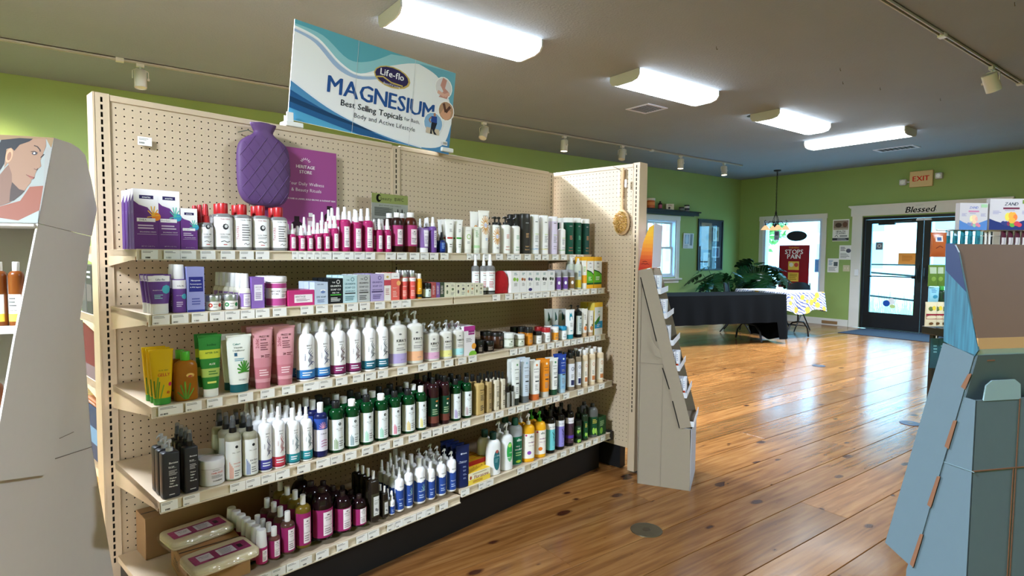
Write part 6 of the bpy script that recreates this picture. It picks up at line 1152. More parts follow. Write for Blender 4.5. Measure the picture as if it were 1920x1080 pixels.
# --- tower display at the end of the shelving
b0,b1=at_z(1194.7,906,0),at_z(1294,921,0); d=(b1-b0); F=Frame(b0,d,(-d.y,d.x)); WD=.34
t=fthing('display_stand','tall beige cardboard display tower with six stepped trays','display stand',F)
P=lambda x,y,w=0:F.px(x,y,w)
ov=[P(1197,507),P(1278,804),P(1294,804),P(1294,921),P(1194.7,906)]; 
for q in ov[-2:]: q.z=0
for w in (0,WD-.004): MB().prism([q+Vector((0,w,0)) for q in ov],(0,.004,0)).build('side_panel',CARDT,t)
x1=ov[3].x; zt=ov[2].z
MB().box((x1-.004,0,0),(x1,WD,zt)).box((ov[1].x,.0,zt-.004),(x1,WD,zt)).build('front_panel',mat('a9aab4',.7),t)
MB().box((ov[4].x,0,0),(ov[4].x+.004,WD,ov[0].z)).build('back_panel',CARDT,t)
q0=P(1194.7,680); MB().box((q0.x,-.0015,q0.z),(P(1243,684).x,0,q0.z+.003)).box((P(1243,684).x,-.0012,0),(P(1243,684).x+.002,0,q0.z)).build('crease',mat('8a7f72',.8),t)
ta,tb,tc,td=P(1197,506.5,-.004),P(1222,503,-.004),P(1296.3,801,-.004),P(1275,804,-.004)
for w in (-.004,WD): MB().prism([Vector((q.x,w,q.z)) for q in (ta,tb,tc,td)],(0,.004,0)).build('tray_side',CARDT,t)
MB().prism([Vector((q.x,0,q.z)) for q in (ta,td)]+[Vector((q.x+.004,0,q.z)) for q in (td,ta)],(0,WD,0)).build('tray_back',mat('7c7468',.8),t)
MB().prism([P(1222,640,-.006),P(1219,628,-.006),P(1228,668,-.006),P(1241,672,-.006),P(1236,655,-.006)],(0,.002,0)).prism([P(1218,645,-.005),P(1222,634,-.005),P(1240,667,-.005),P(1225,660,-.005)],(0,.002,0)).build('locking_tab',CARDT,t)
mb=MB()
for (xa,ya),(xb_,yb_) in (((1202,520),(1232,640)),((1243,690),(1256,730)),((1262,752),(1275,803))):
    a,b=P(xa,ya,-.0045),P(xb_,yb_,-.0045); MB().prism([a,b,b+Vector((-.006,0,0)),a+Vector((-.006,0,0))],(0,.0005,0)).build('slot_shadow',mat('1c1814',.9),t)  # dark strip laid on the card as the shade inside a slot
hdr=[P(1197,507,-.003),P(1222,502.5,-.003),P(1226,421,-.003),P(1217,426,-.003),P(1206,455,-.003),P(1199.5,490,-.003)]
mb=MB(); mb.prism(hdr,(0,.003,0),'d8842c')
zb,zt2=hdr[0].z,hdr[2].z
def gradstrips(mb,poly,y,cols):
    # horizontal printed bands clipped to convex-ish outline by scanline
    n=len(cols); 
    for k in range(n):
        za=zb+(zt2-zb)*k/n; zc_=zb+(zt2-zb)*(k+1)/n
        def span(z):
            xs=[]
            for i in range(len(poly)):
                a,b=poly[i],poly[(i+1)%len(poly)]
                if (a.z-z)*(b.z-z)<=0 and abs(a.z-b.z)>1e-6: xs.append(a.x+(b.x-a.x)*(z-a.z)/(b.z-a.z))
            return (min(xs),max(xs)) if len(xs)>1 else None
        s1,s2=span(za+1e-5),span(zc_-1e-5)
        if s1 and s2: mb.add([(s1[0],y,za),(s1[1],y,za),(s2[1],y,zc_),(s2[0],y,zc_)],[(0,1,2,3)],cols[k])
gradstrips(mb,hdr,-.0042,['b8301c','bd3a1e','c4491f','cb5a22','d06a24','d47a26','d68728','d8932a','d99c2a','daa42b','d8a82c','d6aa2c'])
s_=MB(); 
cx=(hdr[0].x+hdr[1].x)/2; zc_=zb+.035
mb.tube([(cx-.02,-.0055,zc_),(cx-.01,-.0055,zc_+.008),(cx,-.0055,zc_),(cx+.012,-.0055,zc_+.006),(cx+.022,-.0055,zc_-.002)],.0012,4,'6a2018')
mb.tube([(cx-.015,-.0055,zc_+.014),(cx,-.0055,zc_+.018),(cx+.012,-.0055,zc_+.013)],.001,4,'6a2018')
mb.build('header_side',[PRINT],t)
h1,h2=hdr[1],hdr[2]; 
MB().prism([Vector((h1.x,0,h1.z)),Vector((h1.x+.004,0,h1.z)),Vector((h2.x+.004,0,h2.z+.01)),Vector((h2.x,0,h2.z+.01))],(0,WD,0)).build('header_card',mat('d4cdd8',.6),t)
rp_=random.Random(9)
for k,fr in enumerate((.165,.32,.49,.65,.82,1.0)):
    e=tb.lerp(tc,fr); bk=ta.lerp(td,fr); lx=e.x; z=e.z
    MB().box((bk.x,.001,z),(lx+.012,WD-.001,z+.003)).build('tray_floor',CARDT,t)
    MB().box((lx+.010,.0,z),(lx+.013,WD,z+.032)).box((lx-.012,-.001,z),(lx+.012,.002,z+.03)).build('tray_lip',WLIP,t)
    if k<5:
        for j in range(3 if k!=2 else 2):
            x_=lx-.04+j*.018; hh=.10; lab=f"slim {'white' if k<3 else 'white and red'} carton in tower tray, {['top','second','third','fourth','fifth'][k]} tray, {['innermost','middle','outermost'][j]}"
            p=F.M@Vector((x_,.06,z+.0035)); b=thing('carton',lab,'box',p,math.atan2(F.dx.y,F.dx.x))
            MB().box((-.008,-.045,0),(.008,.045,hh),ch=.0006).build('body',mat('dfe2ee',.4),b)
            flat_print('end_print',.014,hh,[('r',-1,0,1,1,'e2e4f0'),('r',-1,0,1,.35,'c0482c' if k>2 else 'b8c8e6'),('l',-.6,.5,.6,.9,4,'7a8ab0')],b,(0,-.0452,0))
# small orange box standing behind tower
p=at_x(1226,519,3.35)
b_=thing('carton','orange white snack carton glimpsed behind the tower display','box',(3.1,2.53,1.02),R(30)); MB().box((-.035,-.02,0),(.035,.02,.19),ch=.001).build('body',mat('c8582c',.5),b_); flat_print('print',.066,.185,[('r',-.8,.1,.8,.4,'e8e0d8'),('r',-.8,.5,.8,.8,'d8843c')],b_,(0,-.0205,0))
b_.location=at_depth(1226,528,3.75); b_.location.z-=.1
cs=thing('counter_stand','plain card stand holding the orange carton behind the tower','stand',(b_.location.x,b_.location.y,0),R(30)); hz_=b_.location.z
MB().box((-.05,-.03,0),(.05,.03,.02),ch=.003).build('base',CARDT,cs); MB().box((-.03,-.012,.02),(.03,.012,hz_-.012)).build('post',CARDT,cs); MB().box((-.05,-.03,hz_-.012),(.05,.03,hz_-.001)).build('ledge',CARDT,cs)
# --- left display (white) close to the camera
D1,D2=1.42,1.72
A=at_depth(71.3,418.5,D1); B=at_depth(168,441.5,D2); d=(B-A); dd=Vector((d.x,d.y,0)).normalized(); F=Frame(A,dd,(-dd.y,dd.x)); WD=.42
t=fthing('display_stand','white cardboard floor display with a bathing woman header, left edge','display stand',F)
V_=lambda pts,w=0:[F.px(x,y,w) for x,y in pts]
hs=V_([(101.5,258.3),(133,268.5),(148,278),(160,291),(171,337),(182,392.6),(172,442.6),(71.3,418.5)])
for w in (0,WD): MB().prism([q+Vector((0,w,0)) for q in hs],(0,.004,0)).build('header_side',CARDW,t)
ts=V_([(71.3,419.5),(171,443.5),(150,600),(136.6,640),(102,868),(94.6,889),(0,902),(-20,905),(27,640)])
for w in (0,WD): MB().prism([q+Vector((0,w,0)) for q in ts],(0,.004,0)).build('tray_side',CARDW,t)
MB().box((hs[7].x-.012,.004,hs[7].z-.008),(hs[7].x+.22,WD,hs[7].z-.003)).build('header_shelf',CARDW,t)
bs=V_([(60,600),(155,600),(172,836),(213,1080),(235,1210),(-60,1210),(-40,900)],.02)
zmin=min(q.z for q in bs); k_=(bs[3]-bs[2]); 
br=bs[3]+k_*((0-bs[3].z)/k_.z); 
bpoly=[bs[0],bs[1],bs[2],bs[3],Vector((br.x,.02,0)),Vector((bs[6].x-.25,.02,0)),Vector((bs[6].x-.25,.02,bs[6].z-.01)),Vector((bs[6].x,.02,bs[6].z-.01))]
for w in (0,WD-.04): MB().prism([q+Vector((0,w,0)) for q in bpoly],(0,.004,0)).build('base_side',CARDW,t)
MB().prism([bpoly[1],bpoly[2],bpoly[4],bpoly[4]+Vector((-.004,0,0)),bpoly[2]+Vector((-.004,0,0)),bpoly[1]+Vector((-.004,0,0))],(0,WD-.04,0)).build('base_back',CARDW,t)
f1,f2=F.px(104,860,.018),F.px(172,838,.018); g1,g2=F.px(112,822,.017),F.px(138,810,.017)
MB().tube([f1,f2],.0012,5).tube([g1,g2],.0010,5).build('crease',mat('8c8178',.8),t)
# header photograph (flat print)
e0,e1=hs[7],hs[0]; up_=(e1-e0); H_=up_.length; zax=up_.normalized(); xax=Vector((0,-1,0)); yax=zax.cross(xax)
ph=MB(); hw=WD/2
def cv(x,y):
    ed=548-(y-45)*163/865; return (1+((x-ed)/5.4/FPX*1.52)/hw, (910-y)/865)
SK='8e6c54'; SK2='745442'; SK3='844a34'
def ps(l): return [cv(x,y) for x,y in l]
els=[('r',-1,0,1,1,'8c918d'),('p',ps([(0,120),(100,105),(60,300),(0,560)]),'7f8884'),('p',ps([(0,45),(560,20),(520,160),(480,60),(110,100),(0,130)]),'856a48'),('p',ps([(470,150),(530,150),(385,905),(300,905),(330,540),(440,540)]),'8c8b87'),
 ('p',ps([(0,730),(90,760),(250,700),(330,560),(440,545),(400,790),(230,890),(90,870),(0,840)]),SK3),('p',ps([(-700,400),(0,620),(0,860),(-700,860)]),SK3),
 ('p',ps([(0,600),(140,380),(200,300),(330,520),(270,620),(170,720),(60,770),(0,740)]),SK2),
 ('p',ps([(130,380),(150,200),(230,120),(330,80),(478,55),(478,140),(455,200),(440,250),(425,290),(430,350),(395,385),(378,430),(372,465),(345,490),(340,520),(310,560),(290,600),(245,585),(190,520),(190,440),(160,330)]),SK),
 ('p',ps([(190,520),(245,590),(290,602),(260,640),(200,700),(165,710),(175,600)]),'3a2a22'),
 ('p',ps([(110,100),(260,70),(372,70),(340,100),(260,140),(215,205),(190,175),(150,190),(130,340),(80,440),(30,560),(0,590),(30,440),(60,250)]),'17181c'),
 ('e',)+cv(172,255)+(.035,.1,'b88c6c'),('e',)+cv(172,262)+(.02,.06,'8a6048'),
 ('s',ps([(378,140),(405,150),(425,180),(428,200)]),.012,'2a1c18'),('e',)+cv(380,222)+(.028,.022,'3a3236'),('e',)+cv(378,220)+(.010,.012,'dfe2e6'),('s',ps([(350,205),(380,200),(405,215)]),.008,'1c1414'),('s',ps([(428,262),(445,240),(458,225)]),.008,'2a1c18'),
 ('s',ps([(370,380),(395,388),(400,372)]),.008,'5a3a30'),('p',ps([(305,440),(335,450),(372,465),(360,482),(340,478)]),'94503f'),('s',ps([(305,442),(335,462),(370,468)]),.006,'4a241c'),
 ('p',ps([(0,840),(90,870),(230,892),(400,790),(385,912),(0,912)]),'989e9b')]
# keep everything inside the card outline
def clip(e):
    e=tuple(''.join('%02x'%int(int(v[i:i+2],16)*.85) for i in (0,2,4)) if isinstance(v,str) and len(v)==6 else v for v in e)
    if e[0] in('p','s'): return (e[0],[(min(u,1.0),min(max(v,0),1.0)) for u,v in e[1]])+tuple(e[2:])
    return e
ph.box((-hw,0,0),(hw,.003,H_),'d0ccc8'); draw(ph,Flat(hw,H_,0),[clip(e) for e in els])
o=ph.build('header_photo',[PRINT],t); M=Matrix((xax,yax,zax)).transposed().to_4x4(); M.translation=e0+Vector((0,hw,0)); o.matrix_local=M
# trays and amber bottles
te0,te1=ts[0],ts[7]; ZL_=F.px(20,850).z
def edge_at(z): k=(z-te0.z)/(te1.z-te0.z); return te0.x+(te1.x-te0.x)*k
trays=[]
for py in (421,584,737): 
    z=F.px(30,py,.2).z; trays.append(z); x_=edge_at(z)
    MB().box((x_+.004,.005,z-.004),(x_+.2,WD-.002,z)).build('tray_floor',CARDW,t)
    MB().box((x_+.002,.004,z-.012),(x_+.005,WD,z+(.006))).build('tray_lip',CARDW,t)
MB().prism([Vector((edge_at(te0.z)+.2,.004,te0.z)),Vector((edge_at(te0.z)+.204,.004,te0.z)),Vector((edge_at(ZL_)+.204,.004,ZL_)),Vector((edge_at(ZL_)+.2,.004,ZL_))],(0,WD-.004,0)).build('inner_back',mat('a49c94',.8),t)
AMB=[('r',-1.1,.08,1.1,.5,'e6e2dc'),('l',-.6,.3,.7,.46,3,'6a6a6a'),('r',-1.1,.08,1.1,.2,'e8c850'),('t','BATH',.1,.25,.8,.2,'3a3a3a','b')]
AM2=[('r',-1.1,.08,1.1,.5,'e0dade'),('l',-.6,.3,.7,.46,3,'3a3a3a'),('r',-1.1,.08,1.1,.22,'b08ac0')]
for ti,(z,h,E) in enumerate(((trays[1],.150,AMB),(trays[2],.145,AM2))):
    Pm=mk('bottle',.030,.030,h,'8a4a1c','e2e0de',E,dict(tr=.35,hb=.86,sh=.4,nr=.42,cr=.45))
    for k in range(7):
        x_=edge_at(z)+.05; p=F.M@Vector((x_,.022+.033*k,z+.0006))
        b=thing('bottle',f"amber oil bottle in left display, {['upper','lower'][ti]} tray, {['nearest the side panel','second from side panel','third from side panel','fourth from side panel','fifth from side panel','sixth from side panel','seventh from side panel'][k]}",'bottle',p,math.atan2(F.dx.y,F.dx.x)-math.pi/2-.2,'amber bottles in the left display')
        for pn,me in Pm: link(pn,me,b)
# --- right display (blue grey) seen from behind
C0=at_depth(1829,752,1.2); az=R(23.4); F=Frame(C0,(math.sin(az),math.cos(az)),(math.cos(az),-math.sin(az))); WD=.46
t=fthing('display_stand','blue grey cardboard floor display with brown header back, right edge','display stand',F)
V_=lambda pts,w=0:[F.px(x,y,w) for x,y in pts]
BLUE=None
hs=V_([(1773,457),(1784,456),(1790,459),(1797,473),(1834,657),(1827,668),(1769,640)],-.002)
def wood_print():
    m,N,L,b=nm('blue_wood_print'); g=N.new('ShaderNodeTexCoord'); mp=N.new('ShaderNodeMapping'); mp.inputs['Scale'].default_value=(60,60,3); L.new(g.outputs['Object'],mp.inputs[0])
    n=N.new('ShaderNodeTexNoise'); n.inputs['Scale'].default_value=3; n.inputs['Detail'].default_value=5; L.new(mp.outputs[0],n.inputs[0]); c=N.new('ShaderNodeValToRGB'); c.color_ramp.elements[0].position=.3; c.color_ramp.elements[0].color=(*lin('1b4658'),1); c.color_ramp.elements[1].position=.7; c.color_ramp.elements[1].color=(*lin('2f6a80'),1)
    L.new(n.outputs['Fac'],c.inputs[0]); L.new(c.outputs[0],b.inputs['Base Color']); b.inputs['Roughness'].default_value=.5; return m
MB().prism(hs,(0,.004,0)).build('header_side',wood_print(),t)
nv=V_([(1773,457),(1784,456),(1790,459),(1797,473),(1811,547),(1773,507)],-.0032)
MB().prism(nv,(0,.0008,0)).build('navy_corner_print',mat('16284c',.5),t)
BR=mat('5e432f',.75,noise=.04,scale=25); 
a,b=F.px(1796,473,0),F.px(1833,634,0); tp=F.px(1787,457,0)
mb=MB()
def slab(p,q,m_,nmn,w0=0,w1=WD,th=.004): MB().prism([Vector((p.x,w0,p.z)),Vector((q.x,w0,q.z)),Vector((q.x+th,w0,q.z)),Vector((p.x+th,w0,p.z))],(0,w1-w0,0)).build(nmn,m_,t)
slab(tp+Vector((-.0,0,0)),b,BR,'header_back')
c=F.px(1834,655,0); slab(b+Vector((-.001,0,0)),c,mat('b08a5c',.75),'fold_strip')
d_=F.px(1828,667,0); LG=mat('a8c0c8',.6); slab(c,d_+Vector((-.001,0,0)),LG,'top_edge')
e=[F.px(1768,643,-.002),F.px(1827,665,-.002),F.px(1710.5,1064.6,-.002),F.px(1659.5,1017.4,-.002)]
for w in (0,WD): MB().prism([q+Vector((0,w,0)) for q in e],(0,.004,0)).build('tray_side',CARDG,t)
slab(e[1]+Vector((-.004,0,-.001)),e[2]+Vector((-.004,0,0)),CARDG,'tray_back',.002,WD-.002)
mb=MB()
for (xa,ya),(xb_,yb_) in (((1822,700),(1809,730)),((1794,788),(1778,842)),((1763,893),(1745,952)),((1731,1002),(1712,1064))):
    p,q=F.px(xa,ya,-.003),F.px(xb_,yb_,-.003); MB().prism([p,q,q+Vector((.009,0,.003)),p+Vector((.008,0,-.003))],(0,.0008,0)).build('brown_slot_edge',EDGE,t)
ztop=F.px(1829,751,0).z; xf=F.px(1700,1000,0).x
MB().box((0,0,0),(.004,WD,ztop)).build('base_back',CARDG,t)
bp=[Vector((0,.001,0)),Vector((0,.001,ztop)),F.px(1808,745,.001),F.px(1771,866,.001),F.px(1712,1075,.001)]; bp[-1].x=max(bp[-1].x,.14); bp+= [Vector((bp[-1].x,.001,0))]
for w in (0,WD-.004): MB().prism([q+Vector((0,w,0)) for q in bp],(0,.003,0)).build('base_side',CARDG,t)
x1=bp[-1].x; MB().box((x1-.004,.0,0),(x1,WD,.5)).build('base_front',CARDG,t)
# raised tab, seams
MB().prism([Vector((-.001,.02,ztop-.002)),Vector((-.001,.025,ztop+.03)),Vector((-.001,.04,ztop+.04)),Vector((-.001,.10,ztop+.04)),Vector((-.001,.115,ztop+.03)),Vector((-.001,.118,ztop-.002))],(.003,0,0)).build('tab',mat('7f99a2',.7),t)
zf=F.px(1828,886,0).z; MB().box((-.0012,.115,0),(0,.117,ztop)).box((-.0014,0,zf-.0012),(0,WD,zf+.0012)).box((-.0012,.108,0),(0,.110,zf)).build('seam',EDGE,t)
a,b=F.px(1769,866,0),F.px(1827,886,0); MB().tube([a,b],.0012,5).build('fold_line',mat('5a7078',.8),t)
s0=F.px(1848,671,0); MB().box((d_.x-.002,.03,d_.z-.012),(d_.x,.05,d_.z-.008)).build('slot_tab',EDGE,t)
# ------------------------------------------------------------------ snack rack behind the right display
rb=at_depth(1800,600,3.35); RF=Frame(rb,(RT.x,RT.y),(FW.x,FW.y))
rk=fthing('wire_rack','black and white wire rack of hanging snack bags behind blue display','rack',RF)
WIRE=mat('d8d8da',.35)
RP=lambda px,py,dep=0: RF.M.inverted()@at_depth(px,py,3.35+dep)
def rz(py): return RP(1800,py).z
xl,xr=RP(1752,600).x,RP(1985,600).x
z_top=rz(432)
mb=MB()
for x in (RP(1846,450).x,RP(1853,450).x,xr): mb.tube([(x,.02,.02),(x,.02,z_top+.15)],.006,8)
mb.tube([(xl,.02,z_top),(xr,.02,z_top)],.006,8); mb.build('uprights',WIRE,rk)
mb=MB()
for k in range(16):
    z=z_top-.03-k*.06; mb.tube([(xl+.16,.03,z),(xr,.03,z)],.0025,5)
for k in range(12):
    x=RP(1838,450).x+k*.04; mb.tube([(x,.035,.3),(x,.035,z_top)],.0022,5)
mb.build('wire_grid',WIRE,rk)
for i,py in enumerate((613,)):
    z=rz(py); MB().box((xl-.03,-.12,z-.045),(xr,.06,z),ch=.004).build('black_shelf',BLACKM,rk)
MB().box((xl+.01,-.1,0),(xr,.06,.06),ch=.004).box((xl+.02,.03,.0),(xl+.05,.06,rz(613)-.04)).build('base',BLACKM,rk)
z=rz(633); MB().tube([(xl-.02,-.05,z),(xl+.1,-.05,z)],.003,6).tube([(xl-.02,-.05,z+.04),(xl-.02,-.05,z-.01)],.003,6).build('hook_bar',WIRE,rk)
def bag(px0,px1,py0,py1,c,label,els,dep=0,grp=None,rz_=0,metal=0):
    a=at_depth((px0+px1)/2,py1,3.35+dep); w=(px1-px0)/FPX*(3.35+dep); h=(py1-py0)/FPX*(3.35+dep)
    t=thing('snack_bag',label,'snack bag',a,-math.atan2(FW.x,FW.y)+rz_,grp)
    A=w/2; r=[(0,A,.002),(h*.04,A,.003),(h*.12,A*.97,w*.1),(h*.35,A*.95,w*.17),(h*.6,A*.95,w*.16),(h*.85,A*.97,w*.09),(h*.94,A,.003),(h,A*1.02,.002)]
    MB().loft(r,2.3,22).build('pouch',mat(c,.25,noise=.05,scale=20,bump=.35),t)
    mb=MB(); draw(mb,Surf(r,2.3,A,h),els); mb.build('print',[PRINT],t); return t
bag(1743,1773,436,482,'a8552c','crinkled orange snack bag hanging at rack top left',[('r',-.55,.62,.4,.86,'d8c8c0'),('r',-.35,.66,.2,.8,'3a5a90'),('s',[(-.5,.35),(0,.45),(.4,.38)],.1,'6a2c14')],-.05)
for k in range(5):
    bag(1768+k*14,1784+k*14,432,466,'1f6a7c','teal and white snack bag on rack, '+['leftmost','second','third','fourth','rightmost'][k]+' of five',[('r',-.9,.7,.9,.95,'a8c4d4' if k<2 else '2a7a8c'),('r',-.6,.3,.5,.6,'17505e')],-.01*k,'teal bags on the wire rack',.5)
for k in range(4):
    bag(1872+k*13,1888+k*13,433,466,'4a1c30','maroon topped silver snack bag on rack, '+['leftmost','second','third','rightmost'][k]+' of four',[('r',-.95,.1,.95,.62,'b8b4b8'),('r',-.3,.1,.0,.62,'8a868c')],-.02,'maroon bags on the wire rack',.4)
for k in range(3): bag(1739+k*13,1757+k*13,497,537,'5a7a34','green snack bag on rack, '+['left','middle','right'][k]+' of three',[('r',-.8,.6,.6,.9,'a8b8a0'),('e',0,.35,.5,.5,'7a9a44')],-.04+.02*k,'green bags on the wire rack')
bag(1740,1760,538,566,'8ac4dc','pale blue printed snack bag above the yellow bags',[('e',.1,.35,.5,.35,'3a8ab0'),('l',-.6,.6,.5,.9,3,'3a7aa8')],-.02)
for k in range(3): bag(1733+k*12,1755+k*12,566,612,'d8ccb0','cream and maroon snack bag on rack shelf, '+['left','middle','right'][k]+' of three',[('r',-.95,.3,.95,.52,'8a1c34'),('e',-.2,.72,.4,.4,'5a6a3a'),('e',.4,.75,.35,.4,'d8c040'),('e',.0,.12,.4,.25,'6a4a2c')],-.06+.02*k,'cream bags on the rack shelf')
for k in range(2): bag(1742+k*14,1760+k*14,634,690,'1f4450','dark teal bag hanging low on rack, '+['left','right'][k],[('l',-.5,.5,.5,.8,3,'5a8a94')],-.04)
p=at_depth(1765,566,3.33); o=thing('bottle','small green-capped bottle beside the pale blue bag','bottle',p); 
for pn,me in mk('bottle',.04,.04,.09,'1f3a28','38a040',[('r',-1,.2,1,.5,'2a2a2a')],dict(hb=.75,cr=.55)): link(pn,me,o)
def zbox(px0,px1,pya,pyb,label,fade,rz_):
    a=at_depth((px0+px1)/2,pyb,3.3); w=(px1-px0)/FPX*3.3; h=(pyb-pya)/FPX*3.3
    t=thing('display_box',label,'box',a,-math.atan2(FW.x,FW.y)+rz_)
    MB().box((-w/2,0,0),(w/2,.03,h),ch=.001).build('body',mat('b4b0b6',.5),t)
    F1=['d8c850','e0a040','e07a3a','c03a4c','5a9a3c','2c3470','7a2c50']; F2=['dcd8a0','e0c0a0','e0a8a0','c87a94','8ab09a','6a80b4','a07a9c']; cc=F2 if fade else F1
    els=[('r',-1,0,1,1,'bcb8be'),('p',[(-1,0),(1,0),(1,.38),(.6,.3),(.2,.22),(-.3,.2),(-.7,.28),(-1,.36)],'4f7ab8' if fade else '1c2c68'),('t','ZAND',0,.83,.62,.2,'5a6ab0' if fade else '16243c','bi'),('r',-.38,.66,.38,.72,'c07a9c' if fade else '6a2440'),('l',-.3,.6,.3,.64,1,'7a80a8'),('l',-.85,.5,-.45,.62,3,'8a88b0'),('l',.5,.5,.9,.62,3,'8a88b0')]
    for u,v,r1,r2,k in ((-.15,.42,.13,.2,0),(0,.46,.12,.18,1),(.12,.44,.13,.2,1),(.2,.4,.1,.16,2),(-.35,.22,.1,.1,5),(-.22,.2,.12,.12,5),(-.08,.2,.1,.12,6),(.08,.17,.13,.13,4),(.28,.2,.14,.12,3),(.4,.16,.12,.1,3),(.05,.3,.16,.14,1)): els.append(('e',u,v,r1,r2,cc[k]))
    els.append(('r',.5,.84,.95,.96,'9ac09a' if fade else '6a8a3a'))
    flat_print('print',w,h,els,t,(0,-.0004,0)); return t
zbox(1796,1852,381,431,'pale faded fruit lozenge display box atop rack, left',True,.08); zbox(1856,1932,373,431,'bright fruit lozenge display box atop rack, right',False,-.08)
# ------------------------------------------------------------------ tables by the far window
def drape(name,label,corners,z,hang,m_,th,amp=.018,cols=34,wob=6.0,seed=1):
    rn=random.Random(seed); C=[Vector((c[0],c[1],0)) for c in corners]; n=len(C); cen=sum(C,Vector())/n
    per=[]
    for i in range(n):
        a,b=C[i],C[(i+1)%n]; L=(b-a).length; k=max(6,int(L/.045)); nn=Vector(((b-a).y,-(b-a).x,0)).normalized()
        if nn.dot((a+b)/2-cen)<0: nn=-nn
        for j in range(k): per.append((a.lerp(b,j/k),nn,i,j/k))
    P=len(per); rows=9; mb=MB(); vs=[]
    for r in range(rows+1):
        for k,(p,nn,i,f) in enumerate(per):
            h=hang(i,f); q=r/rows; s=p+nn*(.006+amp*q*(math.sin(k*.9+i)+.6*math.sin(k*.37+2*i)+.3*math.sin(k*1.7)+.9)*(1))
            if f<.04: s+= (p-cen).normalized()*.03*q
            vs.append((s.x,s.y,z-(z-h)*q))
    fs=[(r*P+k,(r+1)*P+k,(r+1)*P+(k+1)%P,r*P+(k+1)%P) for r in range(rows) for k in range(P)]
    mb.add(vs,fs,smooth=True); mb.add(vs[:P],[tuple(range(P))])
    o=mb.build(name,m_); tag(o,label,'tablecloth'); return o
def ftable(label,C,z,legs):
    cen=(sum(c[0] for c in C)/4,sum(c[1] for c in C)/4); t=thing('folding_table',label,'table',(cen[0],cen[1],0))
    mb=MB(); pts=[Vector((c[0]-cen[0],c[1]-cen[1],z-.035)) for c in C]; mb.prism(pts,(0,0,.03)); mb.build('tabletop',mat('8a8a88',.5),t)
    for a,b in legs:
        p,q=Vector((a[0]-cen[0],a[1]-cen[1],0)),Vector((b[0]-cen[0],b[1]-cen[1],0)); m=(p+q)/2
        MB().tube([p+Vector((0,0,.015)),p.lerp(m,.12)+Vector((0,0,.16)),p.lerp(m,.5)+Vector((0,0,.26)),m+Vector((0,0,.27)),q.lerp(m,.5)+Vector((0,0,.26)),q.lerp(m,.12)+Vector((0,0,.16)),q+Vector((0,0,.015))],.014,8).tube([m+Vector((0,0,.27)),m+Vector((0,0,z-.036))],.014,8).build('leg',mat('2a2c30',.4,.6),t)
e=Vector((-2.04,.604,0)).normalized(); nn=Vector((-e.y,e.x,0)); 
if nn.y<0: nn=-nn
FR=Vector((8.62,4.70,0)); C=[FR,FR+e*2.3,FR+e*2.3+nn*.76,FR+nn*.76]
ftable('long folding table under the black cloth',C,.745,[(FR+e*.35+nn*.1,FR+e*.35+nn*.66),(FR+e*1.95+nn*.1,FR+e*1.95+nn*.66)])
def hg(i,f):
    if i==0: return .33 if f>.07 else .07
    if i==3: return .04+.03*math.sin(f*9)
    if i==1: return .12
    return .3
CLOTH=mat('0d0f11',.95,noise=.1,scale=9,bump=.1,spec=.06)
drape('tablecloth','black cloth draped over the long folding table',C,.75,hg,CLOTH,0)
C2=[Vector((9.72,4.66,0)),Vector((8.98,4.86,0)),Vector((9.28,5.98,0)),Vector((10.02,5.78,0))]
ftable('small folding table under the floral cloth by the window',C2,.745,[(C2[0].lerp(C2[1],.15).lerp(C2[2],.1),C2[0].lerp(C2[1],.85).lerp(C2[2],.1)),(C2[3].lerp(C2[2],.15),C2[3].lerp(C2[2],.85))])
def floral():
    m,N,L,b=nm('floral_cloth'); g=N.new('ShaderNodeTexCoord'); w=N.new('ShaderNodeTexWave'); w.wave_type='BANDS'; w.bands_direction='DIAGONAL'; w.inputs['Scale'].default_value=11; w.inputs['Distortion'].default_value=5; w.inputs['Detail'].default_value=2; L.new(g.outputs['Object'],w.inputs[0])
    c=N.new('ShaderNodeValToRGB'); c.color_ramp.interpolation='CONSTANT'; c.color_ramp.elements[0].color=(*lin('3a4c8c'),1); c.color_ramp.elements[1].position=.28; c.color_ramp.elements[1].color=(*lin('dfe0e6'),1); k=c.color_ramp.elements.new(.72); k.color=(*lin('8fa0c8'),1); k=c.color_ramp.elements.new(.82); k.color=(*lin('e6e6ea'),1); L.new(w.outputs['Fac'],c.inputs[0])
    v=N.new('ShaderNodeTexVoronoi'); v.inputs['Scale'].default_value=6.5; L.new(g.outputs['Object'],v.inputs[0]); lt=N.new('ShaderNodeMath'); lt.operation='LESS_THAN'; lt.inputs[1].default_value=.33; L.new(v.outputs['Distance'],lt.inputs[0])
    mx=N.new('ShaderNodeMix'); mx.data_type='RGBA'; L.new(lt.outputs[0],mx.inputs['Factor']); L.new(c.outputs[0],mx.inputs['A']); mx.inputs['B'].default_value=(*lin('d0a83c'),1); L.new(mx.outputs['Result'],b.inputs['Base Color']); b.inputs['Roughness'].default_value=.7; return m
drape('tablecloth','white cloth with blue stripes and yellow flowers on the small table',C2,.752,lambda i,f:.44+.04*math.sin(f*7+i),floral(),0,amp=.022,seed=3)
for k,(x,y,rz_,w,lb) in enumerate(((9.45,5.15,.3,.22,'white papers near the middle of the small table'),(9.62,4.95,1.0,.2,'white booklet at the right of the small table'),(9.2,5.45,.1,.25,'white papers at the left of the small table'))):
    p_=thing('paper_stack',lb,'paper',(x,y,.7535),rz_); MB().box((-w/2,-.14,0),(w/2,.14,.012+.006*k),ch=.001).build('sheets',mat('dfe2e8',.6),p_); MB().box((-w/2+.01,-.12,.0125+.006*k),(w/2-.03,.12,.0135+.006*k)).build('top_sheet',mat('b4c8e4',.6),p_)
